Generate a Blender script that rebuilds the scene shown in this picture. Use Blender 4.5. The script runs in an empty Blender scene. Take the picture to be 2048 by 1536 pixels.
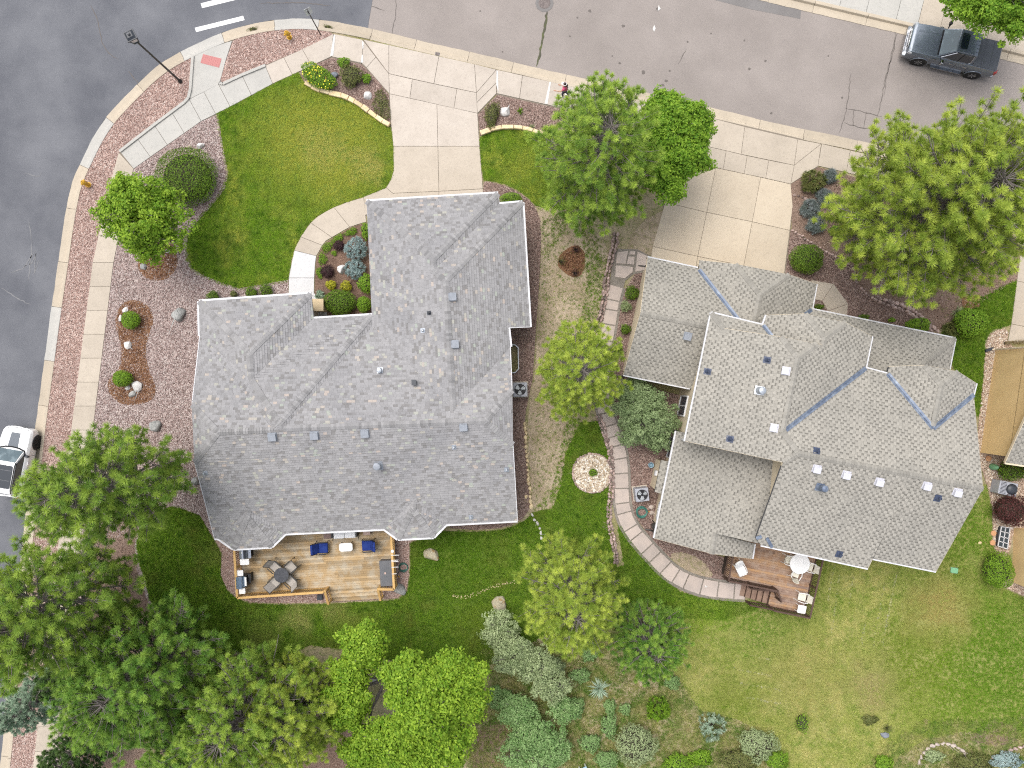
import bpy, bmesh, math, random
import numpy as np
from mathutils import Vector, Matrix

# ------------------------------------------------------------------ camera, sky, sun, exposure
SC = bpy.context.scene
COL = SC.collection
HC = 43.0                      # height of the drone above the ground, metres
FP = 1420.0                    # its focal length, in survey units

cam_d = bpy.data.cameras.new('camera')
cam = bpy.data.objects.new('camera', cam_d)
COL.objects.link(cam)
cam.location = (0, 0, HC)
cam.rotation_euler = (0, 0, 0)
cam_d.sensor_width = 36.0
cam_d.lens = 36.0 * FP / 2048.0
cam_d.clip_end = 1000.0
SC.camera = cam

SUN_EL, SUN_AZ = math.radians(66), math.radians(318)      # high thin overcast
world = bpy.data.worlds.new("World")
SC.world = world
world.use_nodes = True
wn = world.node_tree
wn.nodes.clear()
sky = wn.nodes.new('ShaderNodeTexSky')
sky.sky_type = 'NISHITA'
sky.sun_disc = False
sky.sun_elevation = SUN_EL
sky.sun_rotation = SUN_AZ
sky.air_density = 1.0
sky.dust_density = 4.0
sky.ozone_density = 1.0
hsv = wn.nodes.new('ShaderNodeHueSaturation')             # cloud veil takes most of the blue out
hsv.inputs['Saturation'].default_value = 0.35
bg = wn.nodes.new('ShaderNodeBackground')
bg.inputs['Strength'].default_value = 0.15
wo = wn.nodes.new('ShaderNodeOutputWorld')
wn.links.new(sky.outputs[0], hsv.inputs['Color'])
wn.links.new(hsv.outputs[0], bg.inputs['Color'])
wn.links.new(bg.outputs[0], wo.inputs['Surface'])

sun_d = bpy.data.lights.new('sun', 'SUN')
sun_d.energy = 1.0
sun_d.angle = math.radians(40)
sun_d.color = (1.0, 0.95, 0.88)
sun = bpy.data.objects.new('sun', sun_d)
COL.objects.link(sun)
sd = Vector((math.sin(SUN_AZ) * math.cos(SUN_EL), math.cos(SUN_AZ) * math.cos(SUN_EL), math.sin(SUN_EL)))
sun.rotation_euler = sd.to_track_quat('Z', 'Y').to_euler()
sun.location = sd * 90

SC.view_settings.view_transform = 'Standard'
SC.view_settings.look = 'None'
SC.view_settings.exposure = 0.80
SC.view_settings.gamma = 1.0
SC.view_settings.use_curve_mapping = False
SC.render.engine = 'CYCLES'
SC.cycles.use_denoising = False
SC.cycles.pixel_filter_type = 'BLACKMAN_HARRIS'
SC.cycles.filter_width = 1.15
SC.cycles.max_bounces = 6
SC.cycles.diffuse_bounces = 3
SC.cycles.glossy_bounces = 3
SC.cycles.transmission_bounces = 4
SC.cycles.transparent_max_bounces = 6
SC.cycles.use_adaptive_sampling = True
SC.cycles.adaptive_threshold = 0.02
SC.cycles.adaptive_min_samples = 48
SC.cycles.sample_clamp_indirect = 4.0

# ------------------------------------------------------------------ helpers
R = random.Random(7)
NPR = np.random.default_rng(11)


def at(px, py, z=0.0):
    """survey units (as read off the aerial plan) and a height -> metres"""
    k = (HC - z) / FP
    return ((px - 1024.0) * k, (768.0 - py) * k, z)


def at2(px, py, z=0.0):
    return at(px, py, z)[:2]


def P2(pts, z=0.0):
    return [at2(a, b, z) for a, b in pts]


ORG = {}


def tag(o, label=None, cat=None, group=None, kind=None):
    if label: o['label'] = label
    if cat: o['category'] = cat
    if group: o['group'] = group
    if kind: o['kind'] = kind
    return o


def thing(name, label, cat, loc=(0, 0, 0), rz=0.0, group=None):
    o = bpy.data.objects.new(name, None)
    o.empty_display_size = 0.2
    COL.objects.link(o)
    o.location = loc
    o.rotation_euler = (0, 0, rz)
    ORG[o.name] = Vector(loc)
    return tag(o, label, cat, group)


def setting(name):
    o = bpy.data.objects.new(name, None)
    COL.objects.link(o)
    ORG[o.name] = Vector((0, 0, 0))
    o['kind'] = 'structure'
    return o


def copy_tree(o, parent=None):
    c = o.copy()
    COL.objects.link(c)
    c.parent = parent
    for ch in list(o.children):
        copy_tree(ch, c)
    return c


class MB:
    """collects shapes and links them as one mesh"""

    def __init__(s):
        s.v, s.f, s.c = [], [], []

    def add(s, vs, fs, col=None):
        b = len(s.v)
        s.v += [tuple(p) for p in vs]
        s.f += [tuple(b + i for i in f) for f in fs]
        s.c += [col] * len(fs)

    def box(s, c, d, rz=0.0, m=None, col=None, taper=1.0):
        x, y, z = d[0] / 2, d[1] / 2, d[2] / 2
        t = taper
        vs = [(-x, -y, -z), (x, -y, -z), (x, y, -z), (-x, y, -z), (-x * t, -y * t, z), (x * t, -y * t, z), (x * t, y * t, z), (-x * t, y * t, z)]
        M = m if m is not None else Matrix.Rotation(rz, 3, 'Z')
        s.add([Vector(c) + M @ Vector(p) for p in vs],
              [(3, 2, 1, 0), (4, 5, 6, 7), (0, 1, 5, 4), (1, 2, 6, 5), (2, 3, 7, 6), (3, 0, 4, 7)], col)

    def bar(s, a, b, w, h, col=None):
        """square bar from a to b, h is the size in the vertical sense"""
        a, b = Vector(a), Vector(b)
        d = (b - a)
        L = d.length
        if L < 1e-6: return
        x = d / L
        up = Vector((0, 0, 1)) if abs(x.z) < 0.95 else Vector((1, 0, 0))
        y = up.cross(x).normalized()
        z = x.cross(y)
        M = Matrix((x, y, z)).transposed()
        s.box((a + b) / 2, (L, w, h), m=M, col=col)

    def prism(s, poly, z0, z1, col=None, bev=0.0):
        poly = ccw(poly)
        n = len(poly)
        if bev > 0:
            q = inset(poly, bev)
            vs = [(x, y, z0) for x, y in poly] + [(x, y, z1 - bev) for x, y in poly] + [(x, y, z1) for x, y in q]
            fs = [tuple(range(n))[::-1], tuple(range(2 * n, 3 * n))]
            for k in (0, n):
                fs += [(k + i, k + (i + 1) % n, k + n + (i + 1) % n, k + n + i) for i in range(n)]
        else:
            vs = [(x, y, z0) for x, y in poly] + [(x, y, z1) for x, y in poly]
            fs = [tuple(range(n))[::-1], tuple(range(n, 2 * n))] + [(i, (i + 1) % n, n + (i + 1) % n, n + i) for i in range(n)]
        s.add(vs, fs, col)

    def sheet(s, poly, z, col=None):
        poly = ccw(poly)
        s.add([(x, y, z) for x, y in poly], [tuple(range(len(poly)))], col)

    def tube(s, pts, r, n=6, col=None, cap=True):
        pts = [Vector(p) for p in pts]
        if not hasattr(r, '__len__'): r = [r] * len(pts)
        vs, fs = [], []
        prev = None
        for i, p in enumerate(pts):
            d = (pts[min(i + 1, len(pts) - 1)] - pts[max(i - 1, 0)])
            d = d.normalized() if d.length > 1e-9 else Vector((0, 0, 1))
            if prev is None:
                u = d.orthogonal().normalized()
            else:
                u = (prev - d * prev.dot(d))
                u = u.normalized() if u.length > 1e-6 else d.orthogonal().normalized()
            prev = u
            w = d.cross(u)
            for k in range(n):
                a = 2 * math.pi * k / n
                vs.append(p + (u * math.cos(a) + w * math.sin(a)) * r[i])
        for i in range(len(pts) - 1):
            for k in range(n):
                fs.append((i * n + k, i * n + (k + 1) % n, (i + 1) * n + (k + 1) % n, (i + 1) * n + k))
        if cap:
            fs.append(tuple(range(n))[::-1])
            fs.append(tuple(range((len(pts) - 1) * n, len(pts) * n)))
        s.add(vs, fs, col)

    def lathe(s, prof, c=(0, 0, 0), n=16, m=None, col=None):
        vs, fs = [], []
        for r, z in prof:
            for k in range(n):
                a = 2 * math.pi * k / n
                p = Vector((r * math.cos(a), r * math.sin(a), z))
                if m is not None: p = m @ p
                vs.append(Vector(c) + p)
        for i in range(len(prof) - 1):
            for k in range(n):
                fs.append((i * n + k, i * n + (k + 1) % n, (i + 1) * n + (k + 1) % n, (i + 1) * n + k))
        fs.append(tuple(range(n))[::-1])
        fs.append(tuple(range((len(prof) - 1) * n, len(prof) * n)))
        s.add(vs, fs, col)

    def build(s, name, mat, parent=None, smooth=False, world=False, kind=None, label=None):
        me = bpy.data.meshes.new(name)
        vs = s.v
        if parent is not None and world:
            r = parent
            while r.parent is not None: r = r.parent
            L = ORG.get(r.name, Vector((0, 0, 0)))
            vs = [(p[0] - L[0], p[1] - L[1], p[2] - L[2]) for p in vs]
        me.from_pydata([tuple(p) for p in vs], [], s.f)
        if any(c is not None for c in s.c):
            at_ = me.attributes.new('tint', 'FLOAT_COLOR', 'FACE')
            flat = []
            for c in s.c:
                c = c or (1, 1, 1)
                flat += [c[0], c[1], c[2], 1.0]
            at_.data.foreach_set('color', flat)
        if mat: me.materials.append(mat)
        if smooth:
            me.polygons.foreach_set('use_smooth', [True] * len(me.polygons))
        me.update()
        o = bpy.data.objects.new(name, me)
        COL.objects.link(o)
        if parent is not None: o.parent = parent
        if kind: o['kind'] = kind
        if label: o['label'] = label
        return o


def share(src, name, parent, loc=(0, 0, 0), rot=(0, 0, 0), sc=(1, 1, 1), mat=None):
    o = bpy.data.objects.new(name, src.data)
    COL.objects.link(o)
    o.parent = parent
    o.location, o.rotation_euler, o.scale = loc, rot, sc
    return o


def area2(p):
    return sum(p[i][0] * p[(i + 1) % len(p)][1] - p[(i + 1) % len(p)][0] * p[i][1] for i in range(len(p)))


def ccw(p):
    p = [tuple(q[:2]) for q in p]
    return p if area2(p) > 0 else p[::-1]


def inset(poly, d):
    """offset a simple polygon inwards by d (negative: outwards)"""
    p = ccw(poly)
    n = len(p)
    out = []
    for i in range(n):
        a, b, c = Vector(p[i - 1]), Vector(p[i]), Vector(p[(i + 1) % n])
        e1, e2 = (b - a).normalized(), (c - b).normalized()
        n1, n2 = Vector((-e1.y, e1.x)), Vector((-e2.y, e2.x))
        m = n1 + n2
        if m.length < 1e-5: m = n1
        m.normalize()
        k = max(0.35, m.dot(n1))
        q = b + m * (d / k)
        out.append((q.x, q.y))
    return out


def chaikin(p, it=2, closed=True):
    for _ in range(it):
        q = []
        n = len(p)
        rng = range(n) if closed else range(n - 1)
        if not closed: q.append(p[0])
        for i in rng:
            a, b = p[i], p[(i + 1) % n]
            q.append((a[0] * .75 + b[0] * .25, a[1] * .75 + b[1] * .25))
            q.append((a[0] * .25 + b[0] * .75, a[1] * .25 + b[1] * .75))
        if not closed: q.append(p[-1])
        p = q
    return p


def polyline(pts, step):
    """resample a 2-D polyline at about `step` metres"""
    P = [Vector(p) for p in pts]
    d = [0]
    for i in range(1, len(P)): d.append(d[-1] + (P[i] - P[i - 1]).length)
    n = max(1, round(d[-1] / step))
    out = []
    j = 0
    for k in range(n + 1):
        t = d[-1] * k / n
        while j < len(P) - 2 and d[j + 1] < t: j += 1
        s = (t - d[j]) / max(1e-9, d[j + 1] - d[j])
        out.append(P[j].lerp(P[j + 1], s))
    return out


def side(pts):
    """unit normals (to the right of travel) of a resampled polyline"""
    o = []
    for i in range(len(pts)):
        t = (pts[min(i + 1, len(pts) - 1)] - pts[max(i - 1, 0)]).normalized()
        o.append(Vector((t.y, -t.x)))
    return o


def inside(poly, x, y):
    c = False
    n = len(poly)
    j = n - 1
    for i in range(n):
        xi, yi = poly[i]
        xj, yj = poly[j]
        if (yi > y) != (yj > y) and x < (xj - xi) * (y - yi) / (yj - yi) + xi: c = not c
        j = i
    return c


# ------------------------------------------------------------------ materials
def nodes_of(name):
    m = bpy.data.materials.new(name)
    m.use_nodes = True
    t = m.node_tree
    t.nodes.clear()
    out = t.nodes.new('ShaderNodeOutputMaterial')
    return m, t, out


def N(t, kind, **kw):
    n = t.nodes.new(kind)
    for k, v in kw.items():
        if k in ('inputs',):
            for a, b in v.items(): n.inputs[a].default_value = b
        else:
            setattr(n, k, v)
    return n


def ramp(t, fac, stops, mode='LINEAR'):
    r = t.nodes.new('ShaderNodeValToRGB')
    r.color_ramp.interpolation = mode
    e = r.color_ramp.elements
    while len(e) < len(stops): e.new(0.5)
    for i, (p, c) in enumerate(stops):
        e[i].position = p
        e[i].color = (*c, 1.0)
    t.links.new(fac, r.inputs[0])
    return r.outputs[0]


def mixc(t, fac, a, b, mode='MIX'):
    m = t.nodes.new('ShaderNodeMix')
    m.data_type = 'RGBA'
    m.blend_type = mode
    m.clamp_factor = True
    for sock, v in ((0, fac), (6, a), (7, b)):
        if hasattr(v, 'is_linked') or isinstance(v, bpy.types.NodeSocket):
            t.links.new(v, m.inputs[sock])
        else:
            m.inputs[sock].default_value = v if sock == 0 else (*v, 1.0)
    return m.outputs[2]


def noise_fac(t, scale, detail=3.0, rough=0.55, coords='world', lo=0.35, hi=0.65):
    if coords == 'world':
        g = N(t, 'ShaderNodeNewGeometry').outputs['Position']
    else:
        g = N(t, 'ShaderNodeTexCoord').outputs['Object']
    n = N(t, 'ShaderNodeTexNoise', inputs={'Scale': scale, 'Detail': detail, 'Roughness': rough})
    t.links.new(g, n.inputs['Vector'])
    mr = N(t, 'ShaderNodeMapRange', inputs={'From Min': lo, 'From Max': hi})
    t.links.new(n.outputs[0], mr.inputs[0])
    return mr.outputs[0]


def principled(t, out, color, rough=0.85, metal=0.0, spec=0.3, bump=None, coat=0.0):
    p = N(t, 'ShaderNodeBsdfPrincipled')
    if isinstance(color, bpy.types.NodeSocket):
        t.links.new(color, p.inputs['Base Color'])
    else:
        p.inputs['Base Color'].default_value = (*color, 1)
    p.inputs['Roughness'].default_value = rough
    p.inputs['Metallic'].default_value = metal
    p.inputs['Specular IOR Level'].default_value = spec
    if coat:
        p.inputs['Coat Weight'].default_value = coat
        p.inputs['Coat Roughness'].default_value = 0.05
    if bump is not None:
        t.links.new(bump, p.inputs['Normal'])
    t.links.new(p.outputs[0], out.inputs['Surface'])
    return p


def bump_of(t, h, strength=0.4, dist=0.02):
    b = N(t, 'ShaderNodeBump', inputs={'Strength': strength, 'Distance': dist})
    t.links.new(h, b.inputs['Height'])
    return b.outputs[0]


def plain(name, col, rough=0.6, metal=0.0, spec=0.4, var=0.0, nz=None, coat=0.0, tint=False, bump=None):
    """one colour, optionally with per-object variation, a second noise colour (scale, colour, lo, hi), the mesh's own tint"""
    m, t, out = nodes_of(name)
    c = (*col,)
    sock = None
    if nz:
        fac = noise_fac(t, nz[0], coords='object', lo=nz[2] if len(nz) > 2 else 0.4, hi=nz[3] if len(nz) > 3 else 0.65)
        sock = mixc(t, fac, c, nz[1])
    if tint:
        a = N(t, 'ShaderNodeAttribute', attribute_name='tint')
        sock = mixc(t, 1.0, sock if sock is not None else c, a.outputs['Color'], 'MULTIPLY')
    if var:
        oi = N(t, 'ShaderNodeObjectInfo')
        mr = N(t, 'ShaderNodeMapRange', inputs={'To Min': 1 - var, 'To Max': 1 + var})
        t.links.new(oi.outputs['Random'], mr.inputs[0])
        cb = N(t, 'ShaderNodeCombineColor')
        for k in range(3): t.links.new(mr.outputs[0], cb.inputs[k])
        sock = mixc(t, 1.0, sock if sock is not None else c, cb.outputs[0], 'MULTIPLY')
    b = None
    if bump:
        b = bump_of(t, noise_fac(t, bump[0], coords='object', lo=0.2, hi=0.8), bump[1], bump[2] if len(bump) > 2 else 0.02)
    principled(t, out, sock if sock is not None else c, rough, metal, spec, b, coat)
    return m


def gravel_mat(name, stops, scale=20.0, patch=None):
    m, t, out = nodes_of(name)
    g = N(t, 'ShaderNodeNewGeometry').outputs['Position']
    v = N(t, 'ShaderNodeTexVoronoi', inputs={'Scale': scale, 'Randomness': 1.0})
    t.links.new(g, v.inputs['Vector'])
    sep = N(t, 'ShaderNodeSeparateColor')
    t.links.new(v.outputs['Color'], sep.inputs[0])
    c = ramp(t, sep.outputs[0], stops, 'CONSTANT')
    if patch:
        c = mixc(t, noise_fac(t, patch[0], 4, lo=patch[2], hi=patch[3]), c, mixc(t, 0.55, c, patch[1]))
    inv = N(t, 'ShaderNodeMath', operation='SUBTRACT', inputs={0: 1.0})
    t.links.new(v.outputs['Distance'], inv.inputs[1])
    principled(t, out, c, 0.9, 0, 0.2, bump_of(t, inv.outputs[0], 0.8, 0.03))
    return m


def soil_mat(name, a, b, c=None, s1=0.8, s2=14.0, bump=0.5, lo=0.38, hi=0.62):
    m, t, out = nodes_of(name)
    col = mixc(t, noise_fac(t, s1, 5, 0.6, lo=lo, hi=hi), a, b)
    if c:
        col = mixc(t, noise_fac(t, s2, 4, 0.7, lo=0.5, hi=0.68), col, c)
    f = noise_fac(t, 26, 5, 0.75, lo=0.2, hi=0.8)
    mr = N(t, 'ShaderNodeMapRange', inputs={'To Min': 0.7, 'To Max': 1.3})
    t.links.new(f, mr.inputs[0])
    cb = N(t, 'ShaderNodeCombineColor')
    for k in range(3): t.links.new(mr.outputs[0], cb.inputs[k])
    col = mixc(t, 1.0, col, cb.outputs[0], 'MULTIPLY')
    principled(t, out, col, 0.95, 0, 0.1, bump_of(t, f, bump, 0.04))
    return m


def asphalt_mat(name, a, b, grit, s1=0.25, rough=0.9):
    m, t, out = nodes_of(name)
    col = mixc(t, noise_fac(t, s1, 4, 0.6, lo=0.35, hi=0.7), a, b)
    f = noise_fac(t, 55, 3, 0.7, lo=0.25, hi=0.75)
    mr = N(t, 'ShaderNodeMapRange', inputs={'To Min': 1 - grit, 'To Max': 1 + grit})
    t.links.new(f, mr.inputs[0])
    cb = N(t, 'ShaderNodeCombineColor')
    for k in range(3): t.links.new(mr.outputs[0], cb.inputs[k])
    col = mixc(t, 1.0, col, cb.outputs[0], 'MULTIPLY')
    principled(t, out, col, rough, 0, 0.25, bump_of(t, f, 0.25, 0.01))
    return m


def concrete_mat(name, a, b, var=0.055):
    m, t, out = nodes_of(name)
    col = mixc(t, noise_fac(t, 0.9, 5, 0.6, lo=0.35, hi=0.7), a, b)
    col = mixc(t, noise_fac(t, 7, 4, 0.7, lo=0.52, hi=0.85), col, tuple(x * 0.78 for x in b))
    col = mixc(t, noise_fac(t, 0.35, 5, 0.7, lo=0.54, hi=0.85), col, tuple(x * 0.85 for x in b))
    oi = N(t, 'ShaderNodeObjectInfo')
    mr = N(t, 'ShaderNodeMapRange', inputs={'To Min': 1 - var, 'To Max': 1 + var})
    t.links.new(oi.outputs['Random'], mr.inputs[0])
    f = noise_fac(t, 60, 2, 0.6, lo=0.2, hi=0.8)
    mr2 = N(t, 'ShaderNodeMapRange', inputs={'To Min': 0.93, 'To Max': 1.07})
    t.links.new(f, mr2.inputs[0])
    mm = N(t, 'ShaderNodeMath', operation='MULTIPLY')
    t.links.new(mr.outputs[0], mm.inputs[0])
    t.links.new(mr2.outputs[0], mm.inputs[1])
    cb = N(t, 'ShaderNodeCombineColor')
    for k in range(3): t.links.new(mm.outputs[0], cb.inputs[k])
    col = mixc(t, 1.0, col, cb.outputs[0], 'MULTIPLY')
    principled(t, out, col, 0.9, 0, 0.2, bump_of(t, f, 0.12, 0.005))
    return m


def leaf_mat(name, a, b, trans=0.35, tint=True, rough=0.6, world_noise=None):
    """leaf: base between a and b by object/leaf tint, part of the light passes through"""
    m, t, out = nodes_of(name)
    if tint:
        at_ = N(t, 'ShaderNodeAttribute', attribute_name='tint')
        sep = N(t, 'ShaderNodeSeparateColor')
        t.links.new(at_.outputs['Color'], sep.inputs[0])
        col = mixc(t, sep.outputs[0], a, b)
    else:
        oi = N(t, 'ShaderNodeObjectInfo')
        col = mixc(t, oi.outputs['Random'], a, b)
    if world_noise:
        for sc, c, lo, hi in world_noise:
            col = mixc(t, noise_fac(t, sc, 4, 0.6, lo=lo, hi=hi), col, c)
    p = N(t, 'ShaderNodeBsdfPrincipled')
    t.links.new(col, p.inputs['Base Color'])
    p.inputs['Roughness'].default_value = rough
    p.inputs['Specular IOR Level'].default_value = 0.25
    tr = N(t, 'ShaderNodeBsdfTranslucent')
    t.links.new(col, tr.inputs['Color'])
    mx = N(t, 'ShaderNodeMixShader', inputs={0: trans})
    t.links.new(p.outputs[0], mx.inputs[1])
    t.links.new(tr.outputs[0], mx.inputs[2])
    t.links.new(mx.outputs[0], out.inputs['Surface'])
    return m


MT = {}
MT['road'] = asphalt_mat('asphalt', (.10, .104, .118), (.152, .156, .17), .2, 0.3)
MT['street'] = asphalt_mat('old asphalt', (.235, .208, .192), (.285, .253, .234), .3, 0.3)
MT['patch'] = asphalt_mat('asphalt patch', (.17, .16, .155), (.2, .19, .185), .2, 0.6)
MT['concrete'] = concrete_mat('tan concrete', (.455, .398, .328), (.41, .357, .292))
MT['concrete_pink'] = concrete_mat('pinkish concrete', (.47, .418, .362), (.425, .375, .322))
MT['concrete_white'] = concrete_mat('pale concrete', (.435, .42, .388), (.40, .39, .362), .04)
MT['concrete_new'] = concrete_mat('new white concrete', (.54, .535, .535), (.51, .51, .51), .02)
MT['concrete_gold'] = concrete_mat('golden concrete', (.50, .43, .335), (.465, .395, .305))
MT['kerb_tan'] = concrete_mat('kerb concrete', (.45, .388, .305), (.405, .35, .275), .09)
MT['joint'] = plain('joint dirt', (.20, .17, .135), 0.95)
MT['gravel_pink'] = gravel_mat('pink gravel', [(0, (.24, .15, .125)), (.2, (.38, .26, .22)), (.42, (.47, .345, .30)), (.62, (.30, .205, .175)), (.78, (.54, .45, .40)), (.9, (.17, .115, .10))], 20, (0.5, (.25, .18, .16), .45, .7))
MT['gravel_grey'] = gravel_mat('grey pink gravel', [(0, (.22, .165, .16)), (.18, (.33, .255, .235)), (.4, (.42, .345, .32)), (.6, (.26, .185, .17)), (.75, (.48, .42, .39)), (.9, (.14, .1, .09))], 20, (0.4, (.3, .22, .2), .45, .7))
MT['gravel_brown'] = gravel_mat('brown gravel', [(0, (.14, .095, .08)), (.2, (.24, .165, .14)), (.42, (.3, .215, .185)), (.62, (.19, .125, .105)), (.8, (.37, .29, .25)), (.93, (.1, .07, .06))], 19, (0.6, (.16, .11, .09), .45, .7))
MT['gravel_tan'] = gravel_mat('tan gravel', [(0, (.24, .17, .125)), (.2, (.38, .28, .21)), (.42, (.48, .37, .29)), (.62, (.3, .21, .16)), (.8, (.55, .46, .38)), (.93, (.15, .1, .08))], 17)
MT['pebbles'] = gravel_mat('pale pebbles', [(0, (.34, .27, .19)), (.2, (.55, .47, .36)), (.42, (.68, .62, .53)), (.62, (.44, .35, .26)), (.8, (.72, .69, .64)), (.93, (.2, .15, .11))], 11)
MT['mulch'] = soil_mat('bark mulch', (.15, .075, .04), (.21, .11, .062), (.30, .19, .12), 2.0, 22.0, 0.8)
MT['mulch_dark'] = soil_mat('dark planting soil', (.12, .075, .055), (.18, .115, .085), (.28, .2, .15), 1.6, 18.0, 0.8)
MT['dirt'] = soil_mat('bare dirt', (.40, .325, .24), (.30, .24, .165), (.20, .19, .085), 0.8, 4.0, 0.5)
MT['yard'] = soil_mat('rough dry ground', (.24, .22, .10), (.36, .30, .20), (.15, .18, .055), 0.5, 4.0, 0.6)
MT['litter'] = soil_mat('needle litter', (.22, .15, .115), (.27, .195, .155), (.15, .1, .075), 0.6, 12.0, 0.9)
MT['lawn'] = soil_mat('lawn ground', (.08, .135, .018), (.11, .155, .025), (.07, .11, .018), 0.6, 8.0, 0.4)
MT['lawn_dry'] = soil_mat('dry lawn ground', (.19, .21, .05), (.27, .26, .095), (.13, .16, .04), 0.5, 8.0, 0.4)

MT['shingle_a'] = plain('grey asphalt shingle', (.275, .27, .27), 0.92, spec=0.15, tint=True, nz=(.45, (.245, .242, .245), .42, .66), bump=(60, .3, .006))
MT['shingle_b'] = plain('weathered asphalt shingle', (.305, .29, .258), 0.92, spec=0.15, tint=True, nz=(.4, (.275, .263, .236), .42, .66), bump=(60, .3, .006))
MT['roof_deck'] = plain('roof underlay', (.08, .08, .085), 0.9)
MT['white_trim'] = plain('white painted trim', (.60, .60, .62), 0.5, spec=0.3, nz=(3, (.48, .48, .49), .4, .7))
MT['stucco'] = plain('cream stucco', (.62, .53, .39), 0.9, spec=0.15, nz=(1.2, (.57, .48, .35)), bump=(40, .2, .01))
MT['stucco_gold'] = plain('golden stucco', (.72, .53, .28), 0.9, spec=0.15, nz=(1.2, (.66, .48, .25)), bump=(40, .2, .01))
MT['stucco_grey'] = plain('grey stucco', (.5, .46, .4), 0.9, spec=0.15, nz=(1.2, (.45, .41, .36)))
MT['flashing'] = plain('blue grey valley metal', (.12, .15, .21), 0.5, 0.3, nz=(4, (.24, .28, .34), .45, .7))
MT['vent_grey'] = plain('grey roof vent paint', (.27, .29, .325), 0.55, nz=(6, (.23, .25, .28)))
MT['vent_white'] = plain('pale roof vent paint', (.52, .52, .57), 0.5)
MT['galv'] = plain('galvanised steel', (.40, .43, .47), 0.45, 0.6)
MT['dark_metal'] = plain('dark painted metal', (.03, .035, .045), 0.45, spec=0.5)
MT['black'] = plain('black plastic', (.012, .012, .014), 0.5)
MT['glass'] = plain('window glass', (.03, .045, .06), 0.06, spec=0.8)
MT['copper'] = plain('old pipe boot', (.05, .065, .11), 0.5)
MT['pine_bark'] = plain('pine bark', (.16, .12, .10), 0.95, nz=(7, (.09, .065, .055)), bump=(14, .6, .03))
MT['twig'] = plain('grey branch bark', (.20, .175, .165), 0.95, nz=(5, (.13, .115, .11)))
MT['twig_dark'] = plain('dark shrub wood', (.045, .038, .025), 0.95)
MT['deck_tan'] = plain('golden cedar boards', (.37, .26, .14), 0.7, spec=0.2, var=0.26, nz=(1.8, (.42, .36, .27), .42, .66), bump=(30, .2, .004))
MT['rail_tan'] = plain('golden cedar rail', (.56, .36, .14), 0.6, spec=0.25, var=0.08, nz=(2, (.5, .31, .12)))
MT['rail_brown'] = plain('dark brown rail', (.085, .052, .04), 0.6, spec=0.25, var=0.1)
MT['step_brown'] = plain('brown stair treads', (.26, .175, .13), 0.7, spec=0.2, var=0.08, nz=(3, (.2, .13, .1)))
MT['iron'] = plain('dark bronze metal', (.05, .048, .045), 0.5, 0.3)
MT['sling'] = plain('taupe sling fabric', (.40, .37, .335), 0.85, spec=0.1, nz=(4, (.36, .33, .3)))
MT['sling_glass'] = plain('smoked glass top', (.05, .052, .06), 0.25, spec=0.35, nz=(4, (.075, .078, .09)))
MT['blue'] = plain('navy blue cushion', (.018, .035, .17), 0.85, spec=0.1, nz=(5, (.025, .05, .21)))
MT['white_plastic'] = plain('white resin', (.78, .77, .76), 0.4, nz=(3, (.7, .7, .69)))
MT['cream_plastic'] = plain('cream woven seat', (.66, .63, .55), 0.6, nz=(8, (.58, .56, .47)))
MT['cushion_white'] = plain('white cushion', (.74, .75, .77), 0.8, nz=(4, (.68, .69, .72)))
MT['brown_box'] = plain('brown resin cube', (.17, .115, .10), 0.7, nz=(4, (.21, .15, .135)))
MT['tan_box'] = plain('pinkish side table', (.42, .31, .27), 0.7)
MT['deckbox'] = plain('charcoal resin', (.10, .105, .115), 0.55, nz=(2.5, (.125, .125, .135)))
MT['steel'] = plain('stainless steel', (.50, .53, .58), 0.28, 0.85)
MT['grill_blue'] = plain('blue grey enamel', (.16, .22, .30), 0.25, 0.4, coat=0.3)
MT['hose'] = plain('green garden hose', (.03, .13, .105), 0.5, nz=(5, (.06, .2, .16)))
MT['hose_dark'] = plain('dark green garden hose', (.015, .06, .05), 0.5, nz=(5, (.05, .15, .12)))
MT['yellow'] = plain('yellow hydrant paint', (.62, .36, .03), 0.45, spec=0.4, nz=(6, (.5, .27, .02)))
MT['boulder_white'] = plain('white quartz boulder', (.62, .60, .58), 0.85, spec=0.2, var=0.08, nz=(3, (.45, .43, .41), .45, .7), bump=(6, .6, .04))
MT['boulder_grey'] = plain('grey granite boulder', (.36, .36, .345), 0.9, spec=0.15, var=0.1, nz=(3, (.24, .245, .235), .42, .65), bump=(7, .7, .05))
MT['boulder_tan'] = plain('lichen tan boulder', (.40, .36, .26), 0.9, spec=0.15, var=0.06, nz=(4, (.36, .23, .09), .55, .7), bump=(7, .7, .05))
MT['boulder_dark'] = plain('blue grey boulder', (.17, .185, .21), 0.9, spec=0.15, nz=(3, (.24, .26, .29)), bump=(7, .7, .05))
MT['sandstone'] = plain('buff sandstone', (.60, .47, .28), 0.85, spec=0.15, var=0.15, nz=(5, (.66, .56, .40), .45, .7), bump=(9, .4, .02))
MT['flagstone'] = plain('pink flagstone', (.46, .39, .345), 0.9, spec=0.15, var=0.07, nz=(1.6, (.40, .345, .31)), bump=(8, .3, .012))
MT['flag_joint'] = soil_mat('flagstone joint', (.20, .18, .155), (.24, .215, .185), None, 1.5)
MT['rubble'] = plain('pink rubble stone', (.38, .265, .23), 0.9, spec=0.15, var=0.45, nz=(5, (.46, .40, .37), .45, .65), bump=(8, .6, .03))
MT['red_pad'] = plain('red tactile pad', (.42, .18, .17), 0.85)
MT['paint'] = plain('white road paint', (.70, .70, .69), 0.7, nz=(5, (.6, .6, .59), .5, .75))
MT['pale_patch'] = plain('pale ground edge', (.56, .55, .53), 0.85)
MT['green_lid'] = plain('green utility lid', (.16, .36, .20), 0.6)
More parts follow.
